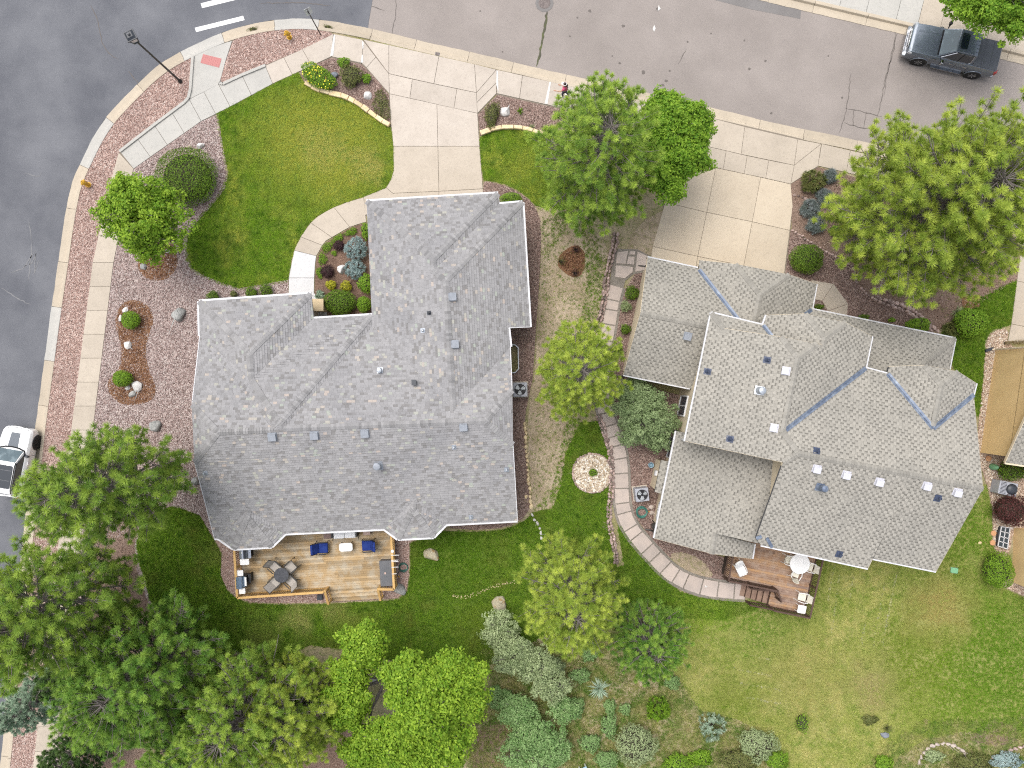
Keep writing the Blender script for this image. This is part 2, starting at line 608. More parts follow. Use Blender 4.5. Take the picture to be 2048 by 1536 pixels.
MT['copper_pot'] = plain('terracotta stepping stone', (.5, .27, .14), 0.85)
MT['skin'] = plain('skin', (.48, .29, .2), 0.6)
MT['pink'] = plain('pink top', (.62, .10, .20), 0.85, nz=(6, (.55, .08, .17)))
MT['denim'] = plain('dark leggings', (.04, .045, .07), 0.85)
MT['hair'] = plain('dark brown hair', (.025, .013, .01), 0.5)
MT['truck'] = plain('grey metallic paint', (.13, .155, .19), 0.32, 0.5, coat=0.8)
MT['truck_lid'] = plain('vinyl bed cover', (.085, .092, .105), 0.6)
MT['chrome'] = plain('chrome', (.55, .56, .58), 0.16, 1.0, nz=(9, (.32, .33, .35), .45, .6))
MT['tyre'] = plain('tyre rubber', (.014, .014, .015), 0.8)
MT['rim'] = plain('alloy rim', (.62, .63, .65), 0.25, 0.8)
MT['rim_dark'] = plain('black alloy rim', (.03, .03, .032), 0.35, 0.5)
MT['car_glass'] = plain('tinted car glass', (.012, .017, .024), 0.04, spec=0.9)
MT['screen_glass'] = plain('windscreen glass', (.05, .085, .10), 0.04, spec=0.9, nz=(2.2, (.14, .19, .21), .5, .7))
MT['suv_white'] = plain('white car paint', (.80, .80, .80), 0.25, coat=0.8)
MT['hood_black'] = plain('satin charcoal panel', (.10, .115, .135), 0.5)
MT['red_lamp'] = plain('red lamp lens', (.35, .02, .015), 0.2, coat=0.5)
MT['lamp_clear'] = plain('headlamp lens', (.5, .52, .55), 0.1, 0.3, coat=0.5)
MT['well_dark'] = plain('near black brown', (.05, .035, .028), 0.95)  # very dark brown, worn by both deck frames
MT['ac_body'] = plain('grey unit casing', (.36, .37, .41), 0.5, nz=(5, (.32, .33, .37)))
MT['wire'] = plain('black fan guard', (.02, .02, .024), 0.4, 0.3)
MT['fan'] = plain('grey fan blade', (.42, .45, .47), 0.4, 0.3)
MT['sky_blue'] = plain('pale blue bucket', (.28, .42, .50), 0.5)
MT['crack'] = plain('sealed crack', (.07, .065, .05), 0.9, nz=(1.5, (.09, .10, .04)))
MT['crack_light'] = plain('fine crack', (.13, .115, .105), 0.95)
MT['scuff'] = plain('pale tyre scuff', (.185, .185, .19), 0.95)
MT['iron_lid'] = plain('cast iron lid', (.12, .10, .095), 0.7, 0.3, nz=(14, (.2, .17, .16)))
MT['tan_pier'] = plain('cream stone cap', (.58, .46, .29), 0.85)

# ------------------------------------------------------------------ setting: ground, roads, kerbs, pavements
from mathutils.geometry import tessellate_polygon


def sheet(name, poly, z, mat, holes=(), kind='structure', rag=0.0, it=0):
    """a flat piece of ground; poly in survey units; rag roughens its outline"""
    p = P2(poly)
    if it: p = chaikin(p, it)
    if rag:
        q = [Vector((a, b)) for a, b in p]
        q = polyline([*q, q[0]], 0.22)[:-1]
        p = [(v.x + R.uniform(-rag, rag), v.y + R.uniform(-rag, rag)) for v in q]
    m = MB()
    if holes:
        loops = [[Vector((x, y, 0)) for x, y in ccw(p)]] + [[Vector((x, y, 0)) for x, y in ccw(h)] for h in holes]
        flat = [v for l in loops for v in l]
        tr = tessellate_polygon(loops)
        fs = []
        for a, b, c in tr:
            A, B, C = flat[a], flat[b], flat[c]
            fs.append((a, b, c) if (B - A).cross(C - A).z > 0 else (a, c, b))
        m.add([(v.x, v.y, z) for v in flat], fs)
    else:
        m.sheet(p, z)
    o = m.build(name, mat)
    o['kind'] = kind
    return o, p


KERB_O = [(-60, 2000), (-12, 1600), (1.5, 1510), (11.7, 1378), (19, 1302), (68, 860), (74.5, 812), (84.8, 734), (99, 628), (114.5, 525), (125, 448), (131.6, 410),
          (140, 371), (151, 342), (167.5, 307.6), (184.6, 273), (206, 239), (225.6, 216), (248, 192), (273, 167), (299, 142), (328, 120), (359, 102),
          (400, 82), (444, 63), (492, 48.5), (540, 39), (590, 35), (640, 37.5), (683.5, 44.4), (734.5, 54), (782, 66), (874.7, 88), (953, 105), (1037, 125.4),
          (1131, 148), (1206, 164), (1438, 217), (1544, 244), (1645, 265), (1697, 275), (2048, 357), (2600, 490)]
KW = 0.70
kerb_o = polyline([Vector(p) for p in P2(chaikin(KERB_O, 1, False))], 0.55)
kerb_n = side(kerb_o)
kerb_i = [(p + n * (KW - 0.06)) for p, n in zip(kerb_o, kerb_n)]


def kerb_slice(f):
    return [((p.x, p.y)) for p in kerb_i if f(p)]


def pxof(p): return (p[0] * FP / HC + 1024, 768 - p[1] * FP / HC)


gm = MB()
gm.sheet([(-260, -260), (260, -260), (260, 260), (-260, 260)], -0.30)
gm.build('ground', MT['yard'])['kind'] = 'structure'

o, _ = sheet('road', [*KERB_O[:29], (690, 50), (735, 56), (737, 40), (744, 0), (752, -60), (800, -700), (-900, -700), (-900, 2000)], -0.10, MT['road'])
FARK = [(2600, 263), (2048, 127.5), (1821, 70), (1604, 18.6), (1531, 1), (1200, -80), (740, -192)]
sheet('side_street', [(733, 62), (782, 74), (874.7, 96), (1037, 134), (1206, 172), (1438, 225), (1645, 273), (2048, 365), (2600, 498), *[(a, b - 6) for a, b in FARK], (742, -40), (741, 0), (735, 40)], -0.112, MT['street'])
sheet('road_patch', [(1430, -30), (1531, -3), (1604, 16), (1602, 36), (1500, 16), (1400, -10)], -0.106, MT['patch'])

WELL_A = P2([(1005, 688), (1030, 689), (1037, 695), (1038, 738), (1031, 746), (1008, 747)])
yard_poly_px = [pxof(p) for p in kerb_i] + [(2600, 2200), (-60, 2200)]
sheet('yard_ground', yard_poly_px, 0.0, MT['yard'], holes=[WELL_A])


def kerb_run(name, pts, nrm, mats, low, sec=5):
    par = setting(name)
    k = 0
    i = 0
    while i < len(pts) - 1:
        j = min(i + sec + (k % 2), len(pts) - 1)
        m = MB()
        lo = low(pxof(pts[(i + j) // 2]))
        top = 0.0 if lo else 0.05
        prof = [(0.0, -0.25), (0.0, -0.088), (0.42, -0.098), (0.64, -0.092), (0.72, top - 0.012), (0.76, top), (0.985, top + 0.006), (1.0, top - 0.006), (1.0, -0.25)]
        vs, fs = [], []
        n = len(prof)
        for q in range(i, j + 1):
            s = 0.0
            for t, z in prof:
                p = pts[q] + nrm[q] * (KW * t)
                if q in (i, j):
                    d = (pts[min(q + 1, len(pts) - 1)] - pts[max(q - 1, 0)]).normalized() * (0.012 if q == i else -0.012)
                    p = p + d
                if t == 0.0: p = p + nrm[q] * R.uniform(-0.02, 0.015)
                vs.append((p.x, p.y, z))
        for q in range(j - i):
            for e in range(n - 1):
                fs.append((q * n + e, q * n + e + 1, (q + 1) * n + e + 1, (q + 1) * n + e))
        fs.append(tuple(range(n)))
        fs.append(tuple(range((j - i) * n, (j - i + 1) * n))[::-1])
        m.add(vs, fs)
        m.build('kerb_section', mats(pxof(pts[(i + j) // 2]), k), par)
        i = j
        k += 1
    return par


def kerb_mat(p, k):
    if 150 < p[0] < 225 and 210 < p[1] < 345: return MT['concrete_white']
    if 330 < p[0] < 440 and p[1] < 120: return MT['concrete_white']
    if 530 < p[0] < 640 and p[1] < 60: return MT['concrete_white']
    if p[1] > 620 and p[1] < 735 and p[0] < 110: return MT['concrete_white']
    return MT['kerb_tan']


kerb_run('kerb', kerb_o, kerb_n, kerb_mat, lambda p: (720 < p[0] < 1000 and p[1] < 180) or (1330 < p[0] < 1640 and p[1] < 330))
far_o = polyline([Vector(p) for p in P2(FARK)], 0.55)
kerb_run('far_kerb', far_o, side(far_o), lambda p, k: MT['kerb_tan'], lambda p: False)
jm = MB()
for pts, nr in ((kerb_o, kerb_n), (far_o, side(far_o))):
    v = []
    for p, n in zip(pts, nr):
        a, b = p + n * 0.03, p + n * (KW - 0.03)
        v += [(a.x, a.y, -0.14), (b.x, b.y, -0.14)]
    jm.add(v, [(2 * i, 2 * i + 2, 2 * i + 3, 2 * i + 1) for i in range(len(pts) - 1)])
jm.build('kerb_bed', MT['joint'])['kind'] = 'structure'


def slab(par, poly, mat, z1=0.05, gap=0.011, name='paving_slab'):
    p = P2(poly, 0)
    m = MB()
    m.prism(inset(p, gap), -0.08, z1 + R.uniform(-0.003, 0.003), bev=0.006)
    return m.build(name, MT[mat], par)


def strip(par, pairs, lens, mat, z1=0.05, name='paving_slab', gap=0.011):
    """row of slabs between two edges, each piece cut into the given number"""
    k = 0
    for (a, b), n in zip(zip(pairs[:-1], pairs[1:]), lens):
        for i in range(n):
            t0, t1 = i / n, (i + 1) / n
            lp = lambda p, q, t: (p[0] + (q[0] - p[0]) * t, p[1] + (q[1] - p[1]) * t)
            mm = mat(k) if callable(mat) else mat
            slab(par, [lp(a[0], b[0], t0), lp(a[1], b[1], t0), lp(a[1], b[1], t1), lp(a[0], b[0], t1)], mm, z1, gap, name)
            k += 1


def bed(name, poly, z=0.012):
    return sheet(name, poly, z, MT['joint'])


pav = setting('pavement')
strip(pav, [((48, 1700), (92, 1700)), ((143, 860), (186.5, 860)), ((186, 525), (228, 525)), ((222, 362), (262, 362)), ((238, 305), (268, 338))], [17, 7, 3, 1], 'concrete')
strip(pav, [((240, 303), (268, 338)), ((379, 199), (403, 243)), ((437.5, 169), (461, 214)), ((531, 132), (546, 168))], [4, 2, 2], 'concrete_white')
strip(pav, [((531, 132), (546, 168)), ((605, 99), (624, 132)), ((667, 68.5), (663, 114))], [2, 1], 'concrete_pink')
slab(pav, [(668, 68.5), (726, 80), (724, 127), (664, 114)], 'concrete_pink')
for q in ([(668, 70), (671, 72), (667, 112), (661, 113)], [(724.5, 82), (728, 86), (727, 98), (725.5, 99)], [(724, 110), (726, 111), (727, 126), (722, 126)], [(993, 141), (996, 144), (997, 186), (992.5, 170)], [(1099, 164), (1102, 165), (1095, 209), (1089, 208)]):
    m = MB()
    m.prism(P2(q), 0.03, 0.063)
    m.build('worn_patch', MT['pale_patch'], pav)
# ramp at the corner
slab(pav, [(389, 110), (400, 104), (451, 86), (465, 82), (452, 122), (440, 166), (437, 170), (379, 199)], 'concrete_white', 0.046)
m = MB()
m.prism(P2([(407, 109), (444, 118), (439, 136), (401.6, 126.5)]), 0.02, 0.056)
for i in range(9):
    for j in range(5):
        u, w = (i + .5) / 9, (j + .5) / 5
        x = 407 + 37 * u - 5.2 * w
        y = 109 + 9 * u + 17.5 * w
        c = at(x, y)
        m.lathe([(0.03, 0.056), (0.018, 0.064)], (c[0], c[1], 0), 6)
m.build('tactile_pad', MT['red_pad'], pav)
m = MB()
for run in ([(240, 303), (310, 249), (369, 205), (377, 196), (381, 180), (384, 140), (386, 112)], [(531, 131), (485, 150), (446, 168), (439.5, 166), (438, 160)]):
    pts = [Vector(at(*p, 0.06)) for p in run]
    for a, b in zip(pts[:-1], pts[1:]):
        m.bar(a, b, 0.16, 0.14)
m.build('ramp_lip', MT['concrete_white'], pav)
# along the street
lx = lambda x: 140 + (x - 994) * .2245
ly = lambda x: 187.5 + (x - 994) * .2245
xs = [994, 1045, 1100, 1160, 1222, 1285, 1345, 1405]
for a, b in zip(xs[:-1], xs[1:]):
    slab(pav, [(a, lx(a)), (b, lx(b)), (b - 6, ly(b - 6)), (a - (6 if a > 994 else 0), ly(a - (6 if a > 994 else 0)))], 'concrete_pink')
lx2 = lambda x: 288 + (x - 1643) * .2325
xs = [1643, 1700, 1760, 1820, 1880, 1940, 2000, 2060, 2120]
for a, b in zip(xs[:-1], xs[1:]):
    slab(pav, [(a, lx2(a)), (b, lx2(b)), (b - 8, lx2(b - 8) + 46), (a - 8, lx2(a - 8) + 46)], 'concrete')
bed('pavement_bed', [(46, 1700), (94, 1700), (188, 860), (230, 525), (264, 362), (270, 339), (404, 245), (547, 170), (664, 117), (724, 129), (728, 90), (668, 68), (604, 97), (466, 80), (389, 108), (377, 197), (237, 303), (220, 362), (184, 525), (141, 860)])
bed('street_pavement_bed', [(993, 139), (1407, 232), (1399, 282), (992, 190)])

drv = setting('driveway')
for q in ([(727, 80), (778, 90.5), (778, 148)], [(726, 81), (752, 115), (733, 136), (724, 127)], [(752, 115), (778, 148), (779, 188), (733, 136)],
          [(778, 90.5), (878, 113), (868, 168), (778, 148)], [(878, 113), (949, 128.5), (953, 186), (868, 168)], [(778, 148), (825, 159), (820, 197), (779, 188)],
          [(825, 159), (914, 178), (908, 217), (820, 197)], [(914, 178), (953, 186), (955, 227), (908, 217)], [(949, 128.5), (993, 140), (953, 186)],
          [(993, 140), (993, 166), (953.5, 206), (953, 186)], [(993, 166), (993, 187.5), (955, 227), (953.5, 206)],
          [(779, 188), (874, 209), (876, 293), (787, 293), (782.5, 250)], [(874, 209), (955, 227), (959, 293), (876, 293)]):
    slab(drv, q, 'concrete_pink')
for q in ([(787, 293), (876, 293), (878, 383), (786, 387), (773, 376), (782, 360), (787.5, 342)], [(876, 293), (959, 293), (966, 378), (878, 383)],
          [(728, 394), (773, 376), (786, 387), (878, 383), (878, 430), (730, 430)], [(878, 383), (966, 378), (969, 430), (878, 430)]):
    slab(drv, q, 'concrete')
bed('driveway_bed', [(727, 79), (993, 139), (993, 188), (956, 228), (960, 293), (970, 432), (728, 432), (728, 394), (772, 376), (781, 360), (786, 342), (786, 293), (781, 250), (778, 188), (723, 128)])
OUTW = [(773, 376), (727.7, 394.7), (697, 404), (668, 415), (651, 424), (635, 434), (622, 446), (611.5, 459.7), (602, 474), (594.4, 489), (589, 501), (584, 525), (578, 556), (577.6, 610)]
INW = [(786, 387), (733, 444), (716, 449), (700, 454.5), (688, 461), (676.5, 468), (664, 475), (652.5, 482), (645, 491), (639, 502), (633, 512), (631, 525), (629, 556), (628, 610)]
wlk = setting('front_walk')
cuts = [1, 3, 6, 8, 10, 12, 13]
for a, b in zip(cuts[:-1], cuts[1:]):
    slab(wlk, OUTW[a:b + 1] + INW[a:b + 1][::-1], 'concrete' if b <= 10 else 'concrete_new')
slab(wlk, [(628, 585), (640, 600), (654, 618), (656, 650), (628, 650)], 'concrete_new')
bed('front_walk_bed', OUTW[1:] + INW[1:][::-1])

drb = setting('neighbour_driveway')
for q in ([(1405, 232), (1489, 254), (1482, 309), (1395, 289)], [(1489, 254), (1595, 279), (1588, 331), (1482, 309)], [(1595, 279), (1642, 288), (1588, 331)], [(1642, 288), (1635, 333), (1581, 368.5), (1588, 331)],
          [(1395, 289), (1452, 302), (1446, 339), (1390, 326)], [(1452, 302), (1494, 312), (1488, 348), (1446, 339)], [(1494, 312), (1537, 321), (1531, 357), (1488, 348)], [(1537, 321), (1588, 331), (1581, 368.5), (1531, 357)]):
    slab(drb, q, 'concrete')
for q in ([(1345, 318), (1431, 336), (1413, 425), (1330, 405)], [(1431, 336), (1521, 355), (1504, 444), (1413, 425)], [(1521, 355), (1581, 368.5), (1585, 412), (1579, 461), (1504, 444)],
          [(1330, 405), (1413, 425), (1395, 513), (1305, 493)], [(1413, 425), (1504, 444), (1487, 532), (1395, 513)], [(1504, 444), (1579, 461), (1568, 548), (1487, 532)],
          [(1305, 493), (1395, 513), (1390, 545), (1300, 525)], [(1395, 513), (1487, 532), (1482, 562), (1390, 545)], [(1487, 532), (1568, 548), (1566, 575), (1482, 562)]):
    slab(drb, q, 'concrete_gold')
bed('neighbour_driveway_bed', [(1403, 231), (1643, 287), (1636, 334), (1582, 369), (1586, 412), (1567, 576), (1298, 526), (1329, 404), (1344, 317), (1390, 327)])
pth = setting('porch_walk')
slab(pth, [(1622, 560), (1667, 568), (1644, 602), (1620, 598)], 'concrete')
slab(pth, [(1667, 568), (1696, 608), (1655, 622), (1644, 602)], 'concrete')
slab(pth, [(1696, 608), (1692, 640), (1652, 634), (1655, 622)], 'concrete')
cdr = setting('far_driveway')
for q in ([(2045, 470), (2120, 470), (2120, 580), (2033, 562)], [(2033, 562), (2120, 580), (2120, 668), (2021.6, 648)], [(2021.6, 648), (2120, 668), (2120, 700), (2015, 682)]):
    slab(cdr, q, 'concrete')
fsw = setting('far_pavement')
fa = lambda x: (x, 105 - (2048 - x) * .2445)
xs = [1330, 1388, 1446, 1504, 1562, 1620, 1678, 1731, 1791, 1834, 1878, 1922, 1971, 2028, 2086, 2144]
for i, (a, b) in enumerate(zip(xs[:-1], xs[1:])):
    A, B = fa(a), fa(b)
    slab(fsw, [A, B, (B[0] + 16, B[1] - 62), (A[0] + 16, A[1] - 62)], 'concrete' if i > 8 else 'concrete_white')
sheet('far_verge', [(1250, -92), (2300, 164), (2300, -400), (1250, -400)], -0.02, MT['lawn'])

# marks and wear on the roads
cw = setting('crosswalk')
for q in ([(388, 54), (485, 30), (488, 38.5), (391, 62.5)], [(400, 5), (480, -15), (483, -5), (403, 14.5)], [(412, -45), (492, -65), (495, -55), (415, -35)]):
    m = MB()
    m.sheet(P2(q), -0.094)
    m.build('crosswalk_bar', MT['paint'], cw)


def crack(name, pts, w, mat, z, par=None):
    p = [Vector(q) for q in P2(pts)]
    p = polyline(p, 0.18)
    nr = side(p)
    m = MB()
    v = []
    for i, (a, n) in enumerate(zip(p, nr)):
        e = min(1.0, i / 3, (len(p) - 1 - i) / 3) if len(p) > 6 else 1
        ww = w * (0.35 + 0.65 * e) * R.uniform(0.6, 1.3) / 2
        s = R.uniform(-0.035, 0.035)
        c = a + n * s
        v += [(*(c + n * ww), z), (*(c - n * ww), z)]
    m.add(v, [(2 * i, 2 * i + 1, 2 * i + 3, 2 * i + 2) for i in range(len(p) - 1)])
    o = m.build(name, MT[mat], par)
    o['kind'] = 'structure'
    return o


crack('sealed_crack', [(1095, 12), (1092, 40), (1085, 75), (1080, 105), (1073, 131)], 0.13, 'crack', -0.104)
for pts in ([(1793, 62), (1790, 95), (1780, 130), (1772, 160), (1764, 200), (1755, 240)], [(1797, 60), (1784, 110), (1775, 150), (1770, 190)], [(1703, 145), (1699, 190), (1693, 225), (1680, 265)], [(1693, 215), (1735, 224), (1765, 232)], [(1690, 245), (1725, 254), (1752, 255)], [(1710, 218), (1707, 250)], [(1735, 222), (1730, 255)],
            [(1373, 95), (1368, 108), (1357, 125)], [(735, 3), (742, 10), (770, 20)], [(784, 66), (790, 30), (792, -10)], [(180, 8), (195, 45), (203, 85), (215, 105), (235, 118)], [(255, 142), (268, 156), (276, 166)], [(520, 5), (600, 3), (660, 10)]):
    crack('crack', pts, 0.045, 'crack_light', -0.092 if pts[0][0] < 720 else -0.103)
for pts in ([(45, 532), (62, 525), (70, 505), (66, 548), (75, 520)], [(20, 545), (45, 535), (70, 500)], [(0, 575), (40, 600), (60, 610)], [(47, 345), (75, 352), (80, 345)], [(56, 440), (60, 480)], [(63, 480), (55, 560)]):
    crack('scuff', pts, 0.06, 'scuff', -0.0925)
for (x, y, r) in ((1317, 16, .12), (1287, 143, .13), (1247, 50, .10), (1376, 82, .07), (1532, 120, .08), (1500, 136, .08), (1490, 79, .06), (1423, 65, .05), (1658, 110, .05), (1686, 194, .07), (1544, 225, .08), (1333, 160, .11), (1326, 169, .10), (1340, 140, .06), (1180, 20, .1), (1155, 33, .06), (1140, 71, .06), (1225, 110, .05), (1240, 125, .08), (1005, 102, .06), (960, 20, .05)):
    c = at(x, y)
    m = MB()
    m.sheet([(c[0] + math.cos(a) * r * R.uniform(.7, 1.2), c[1] + math.sin(a) * r * R.uniform(.6, 1.1)) for a in [i * .7 for i in range(9)]], -0.101)
    m.build('oil_spot', MT['crack_light'])['kind'] = 'structure'
for q in ([(1309, 48), (1312, 55), (1309, 62), (1306, 56)], [(1318, 8), (1322, 16), (1316, 20)]):
    m = MB()
    m.sheet(P2(q), -0.1)
    m.build('survey_mark', MT['pale_patch'])['kind'] = 'structure'

# ------------------------------------------------------------------ beds, gravel, lawns
strip_in = [pxof(p) for p in kerb_i if pxof(p)[0] < 384 and pxof(p)[1] < 1690]
sheet('gravel_strip', strip_in + [(384, 112), (381, 175), (376, 197), (310, 250), (240, 303), (222, 362), (186, 525), (143, 860), (48, 1700)], 0.022, MT['gravel_pink'])
strip2 = [pxof(p) for p in kerb_i if 466 < pxof(p)[0] < 668 and pxof(p)[1] < 120]
sheet('corner_gravel', [(440, 164), (452, 122), (466, 82)] + strip2 + [(668, 69), (605, 99), (531, 130), (446, 167)], 0.022, MT['gravel_pink'])
LAWN1 = [(434, 229), (543, 170), (600, 144), (606, 160), (612, 168), (632, 177), (652, 187), (690, 197), (721, 214), (748, 234), (781, 255), (785, 275), (787, 300), (787.5, 340), (782, 359), (771, 376), (727, 394), (697, 403), (668, 414), (651, 423), (634, 433),
         (621, 445), (610.5, 459), (601, 474), (593, 489), (587, 503), (582, 525), (577, 556), (575, 563), (533, 570), (505, 577), (478, 580), (451, 571), (410, 556), (383, 539), (373, 520), (371, 501), (373, 480), (379, 461), (400, 434), (424, 407), (446, 378), (454.5, 345), (448, 314), (441, 273)]
sheet('gravel_yard', [(92, 1700), (186.5, 860), (228, 525), (262, 362), (268, 338), (403, 243), (437, 229), (443, 273), (450, 314), (457, 345), (449, 380), (426, 409), (402, 436), (382, 462), (376, 480), (374, 501), (376, 520), (386, 537), (412, 553), (453, 568), (478, 577), (533, 567), (577, 560), (577, 600), (640, 620), (560, 900), (560, 1060),
                      (440, 1082), (425, 1072), (400, 1030), (345, 1012), (310, 1024), (285, 1052), (273, 1085), (277, 1120), (290, 1160), (300, 1200), (330, 1250), (430, 1298), (500, 1306), (540, 1318), (560, 1350), (480, 1400), (300, 1700)], 0.020, MT['gravel_grey'])
sheet('pine_litter_bed', [(195, 1000), (290, 1010), (272, 1060), (270, 1120), (285, 1180), (320, 1255), (430, 1302), (520, 1312), (548, 1335), (530, 1420), (660, 1330), (700, 1300), (720, 1420), (760, 1700), (120, 1700), (150, 1400), (170, 1200)], 0.026, MT['litter'], rag=.06, it=2)
sheet('mulch_island', [(262, 599), (285, 603), (303, 618), (309, 640), (300, 665), (293, 690), (292, 712), (297, 738), (310, 765), (314, 785), (304, 800), (285, 808), (265, 811), (245, 808), (228, 798), (217, 782), (216, 765), (228, 748), (240, 735), (244, 715), (243, 690), (235, 665), (231, 640), (238, 618), (248, 605)], 0.04, MT['mulch'], it=1, rag=.03)
sheet('tree_mulch', [(352, 500), (357, 520), (350, 545), (335, 558), (315, 563), (295, 558), (280, 545), (275, 525), (290, 500), (320, 480), (345, 482)], 0.04, MT['mulch'], it=2, rag=.03)
sheet('corner_bed', [(598, 145), (632, 129), (663, 116), (724, 129), (760, 167), (778, 190), (781, 253), (748, 232), (721, 212), (690, 195), (652, 186), (610, 167)], 0.03, MT['gravel_brown'])
sheet('drive_bed', [(956, 229), (994, 190), (1093, 212), (1131, 220), (1180, 240), (1210, 300), (1120, 285), (1075, 266), (1050, 258), (1012, 256), (985, 262), (960, 272)], 0.03, MT['gravel_brown'])
sheet('entry_bed', [(736, 445), (716, 450), (700, 456), (688, 463), (676.5, 470), (664, 477), (654, 484), (646, 493), (640, 503), (634, 514), (632, 525), (630, 556), (629, 600), (655, 615), (657, 660), (760, 660), (745, 445)], 0.03, MT['mulch_dark'])
sheet('side_gravel_bed', [(967, 362), (985, 365), (1012, 372), (1037, 384), (1058, 400), (1072, 416), (1080, 440), (1082, 470), (1081, 521), (1077, 589), (1071, 675), (1065, 760), (1052, 820), (1049, 850), (1053, 901), (1056, 952), (1062, 1014), (1045, 1038), (1020, 1050), (1001, 1056), (950, 1060), (900, 1056), (900, 1000), (980, 900), (980, 430), (966, 420)], 0.028, MT['gravel_brown'], holes=[WELL_A])
sheet('deck_gravel', [(430, 1078), (444, 1105), (442, 1150), (455, 1178), (470, 1192), (500, 1204), (560, 1206), (650, 1205), (760, 1199), (795, 1196), (813, 1181), (818, 1150), (819, 1085), (850, 1070), (760, 1050), (500, 1050)], 0.03, MT['gravel_pink'])
DIRT = [(1071, 415), (1120, 402), (1180, 450), (1208, 480), (1222, 520), (1208, 620), (1192, 690), (1160, 830), (1130, 900), (1122, 960), (1118, 1002), (1100, 1018), (1066, 1022), (1060, 960), (1054, 860), (1060, 800), (1070, 740), (1078, 600), (1084, 470)]
sheet('bare_side_yard', DIRT, 0.016, MT['dirt'], it=1, rag=.05)
sheet('mulch_ring', [(1150, 487), (1168, 500), (1172, 525), (1165, 550), (1148, 558), (1128, 545), (1112, 528), (1122, 505)], 0.03, MT['mulch'], it=2, rag=.03)
sheet('neighbour_side_bed', [(1270, 548), (1300, 535), (1310, 700), (1280, 770), (1400, 800), (1380, 890), (1340, 1080), (1450, 1115), (1470, 1170), (1400, 1155), (1340, 1115), (1300, 1075), (1268, 1030), (1258, 960), (1258, 910), (1246, 870), (1230, 830), (1220, 780), (1222, 700), (1234, 630), (1246, 585)], 0.026, MT['gravel_brown'])
sheet('sand_patch', [(1335, 1106), (1370, 1103), (1400, 1118), (1425, 1142), (1424, 1156), (1390, 1149), (1360, 1135)], 0.034, MT['dirt'], it=2, rag=.04)
sheet('grey_gravel_pad', [(1262, 470), (1290, 440), (1327, 420), (1302, 510), (1254, 502)], 0.026, MT['dirt'])
sheet('neighbour_front_bed', [(1581, 458), (1570, 548), (1560, 640), (1700, 680), (1890, 690), (1866, 664), (1840, 636), (1800, 613), (1760, 600), (1735, 592), (1715, 568), (1705, 535), (1650, 503), (1610, 478)], 0.026, MT['gravel_brown'])
sheet('pine_bed', [(1582, 368), (1636, 334), (1700, 352), (2000, 425), (2044, 500), (2036, 560), (1960, 596), (1930, 600), (1900, 650), (1868, 664), (1840, 634), (1790, 608), (1734, 590), (1714, 565), (1705, 532), (1648, 501), (1583, 458)], 0.022, MT['litter'])
sheet('bark_square', [(1922, 592), (1960, 590), (1960, 615), (1925, 618)], 0.034, MT['mulch'], rag=.03)
sheet('house_c_gravel', [(1972, 680), (1985, 662), (2018, 655), (2013, 690), (2060, 700), (2060, 1060), (2025, 1062), (2018, 1112), (1996, 1112), (1984, 1080), (1985, 1015), (1972, 965), (1952, 905), (1958, 830), (1966, 760)], 0.026, MT['gravel_tan'], it=1)
sheet('house_c_gravel', [(1994, 1160), (2010, 1175), (2060, 1198), (2060, 1140), (2020, 1140)], 0.026, MT['gravel_tan'])
LAWN2 = [(960, 274), (985, 264), (1012, 258), (1050, 260), (1075, 268), (1110, 290), (1150, 380), (1130, 420), (1088, 415), (1072, 412), (1058, 398), (1037, 381), (1012, 369), (985, 362), (967, 361), (963, 330), (960, 294)]
LAWN3 = [(345, 1012), (365, 1016), (400, 1032), (425, 1075), (443, 1108), (441, 1150), (454, 1180), (468, 1194), (500, 1207), (560, 1209), (650, 1208), (760, 1202), (797, 1199), (815, 1183), (820, 1150), (821, 1087), (850, 1073), (890, 1062), (950, 1064), (1003, 1060), (1025, 1053), (1048, 1042), (1066, 1025), (1085, 1020), (1105, 1018), (1124, 965), (1132, 905), (1160, 845), (1198, 842),
         (1210, 880), (1221, 930), (1220, 1000), (1218, 1040), (1225, 1095), (1233, 1135), (1248, 1130), (1236, 1060), (1238, 1045), (1262, 1080), (1290, 1110), (1320, 1145), (1360, 1183), (1400, 1195), (1490, 1204), (1520, 1216), (1450, 1240), (1350, 1235), (1290, 1210), (1240, 1220), (1180, 1240), (1080, 1275), (1000, 1325), (900, 1335), (800, 1325), (700, 1300), (620, 1290), (560, 1318), (500, 1308), (430, 1300), (330, 1250), (300, 1200), (290, 1160), (276, 1120), (272, 1085), (284, 1050), (310, 1022)]
LAWN4 = [(1352, 1190), (1400, 1196), (1490, 1199), (1530, 1204), (1600, 1212), (1630, 1110), (1740, 1120), (1880, 1120), (1920, 1040), (1962, 970), (1972, 968), (1984, 1020), (1983, 1085), (1994, 1115), (1985, 1150), (2008, 1177), (2060, 1202), (2250, 1240), (2250, 1500), (2050, 1478), (1990, 1470), (1930, 1462), (1850, 1478), (1800, 1510), (1760, 1570), (1600, 1570), (1540, 1480), (1480, 1440), (1400, 1420), (1345, 1340), (1335, 1270)]
LAWN5 = [(1880, 668), (1905, 640), (1935, 605), (1962, 592), (2033, 560), (2022, 650), (1984, 660), (1970, 682), (1965, 760), (1957, 835), (1935, 800), (1900, 720)]
for nm, L, mt in (('front_lawn', LAWN1, 'lawn'), ('side_lawn', LAWN2, 'lawn'), ('back_lawn', LAWN3, 'lawn'), ('neighbour_back_lawn', LAWN4, 'lawn_dry'), ('neighbour_side_lawn', LAWN5, 'lawn')):
    sheet(nm, L, 0.018 if nm != 'neighbour_back_lawn' else 0.014, MT[mt])
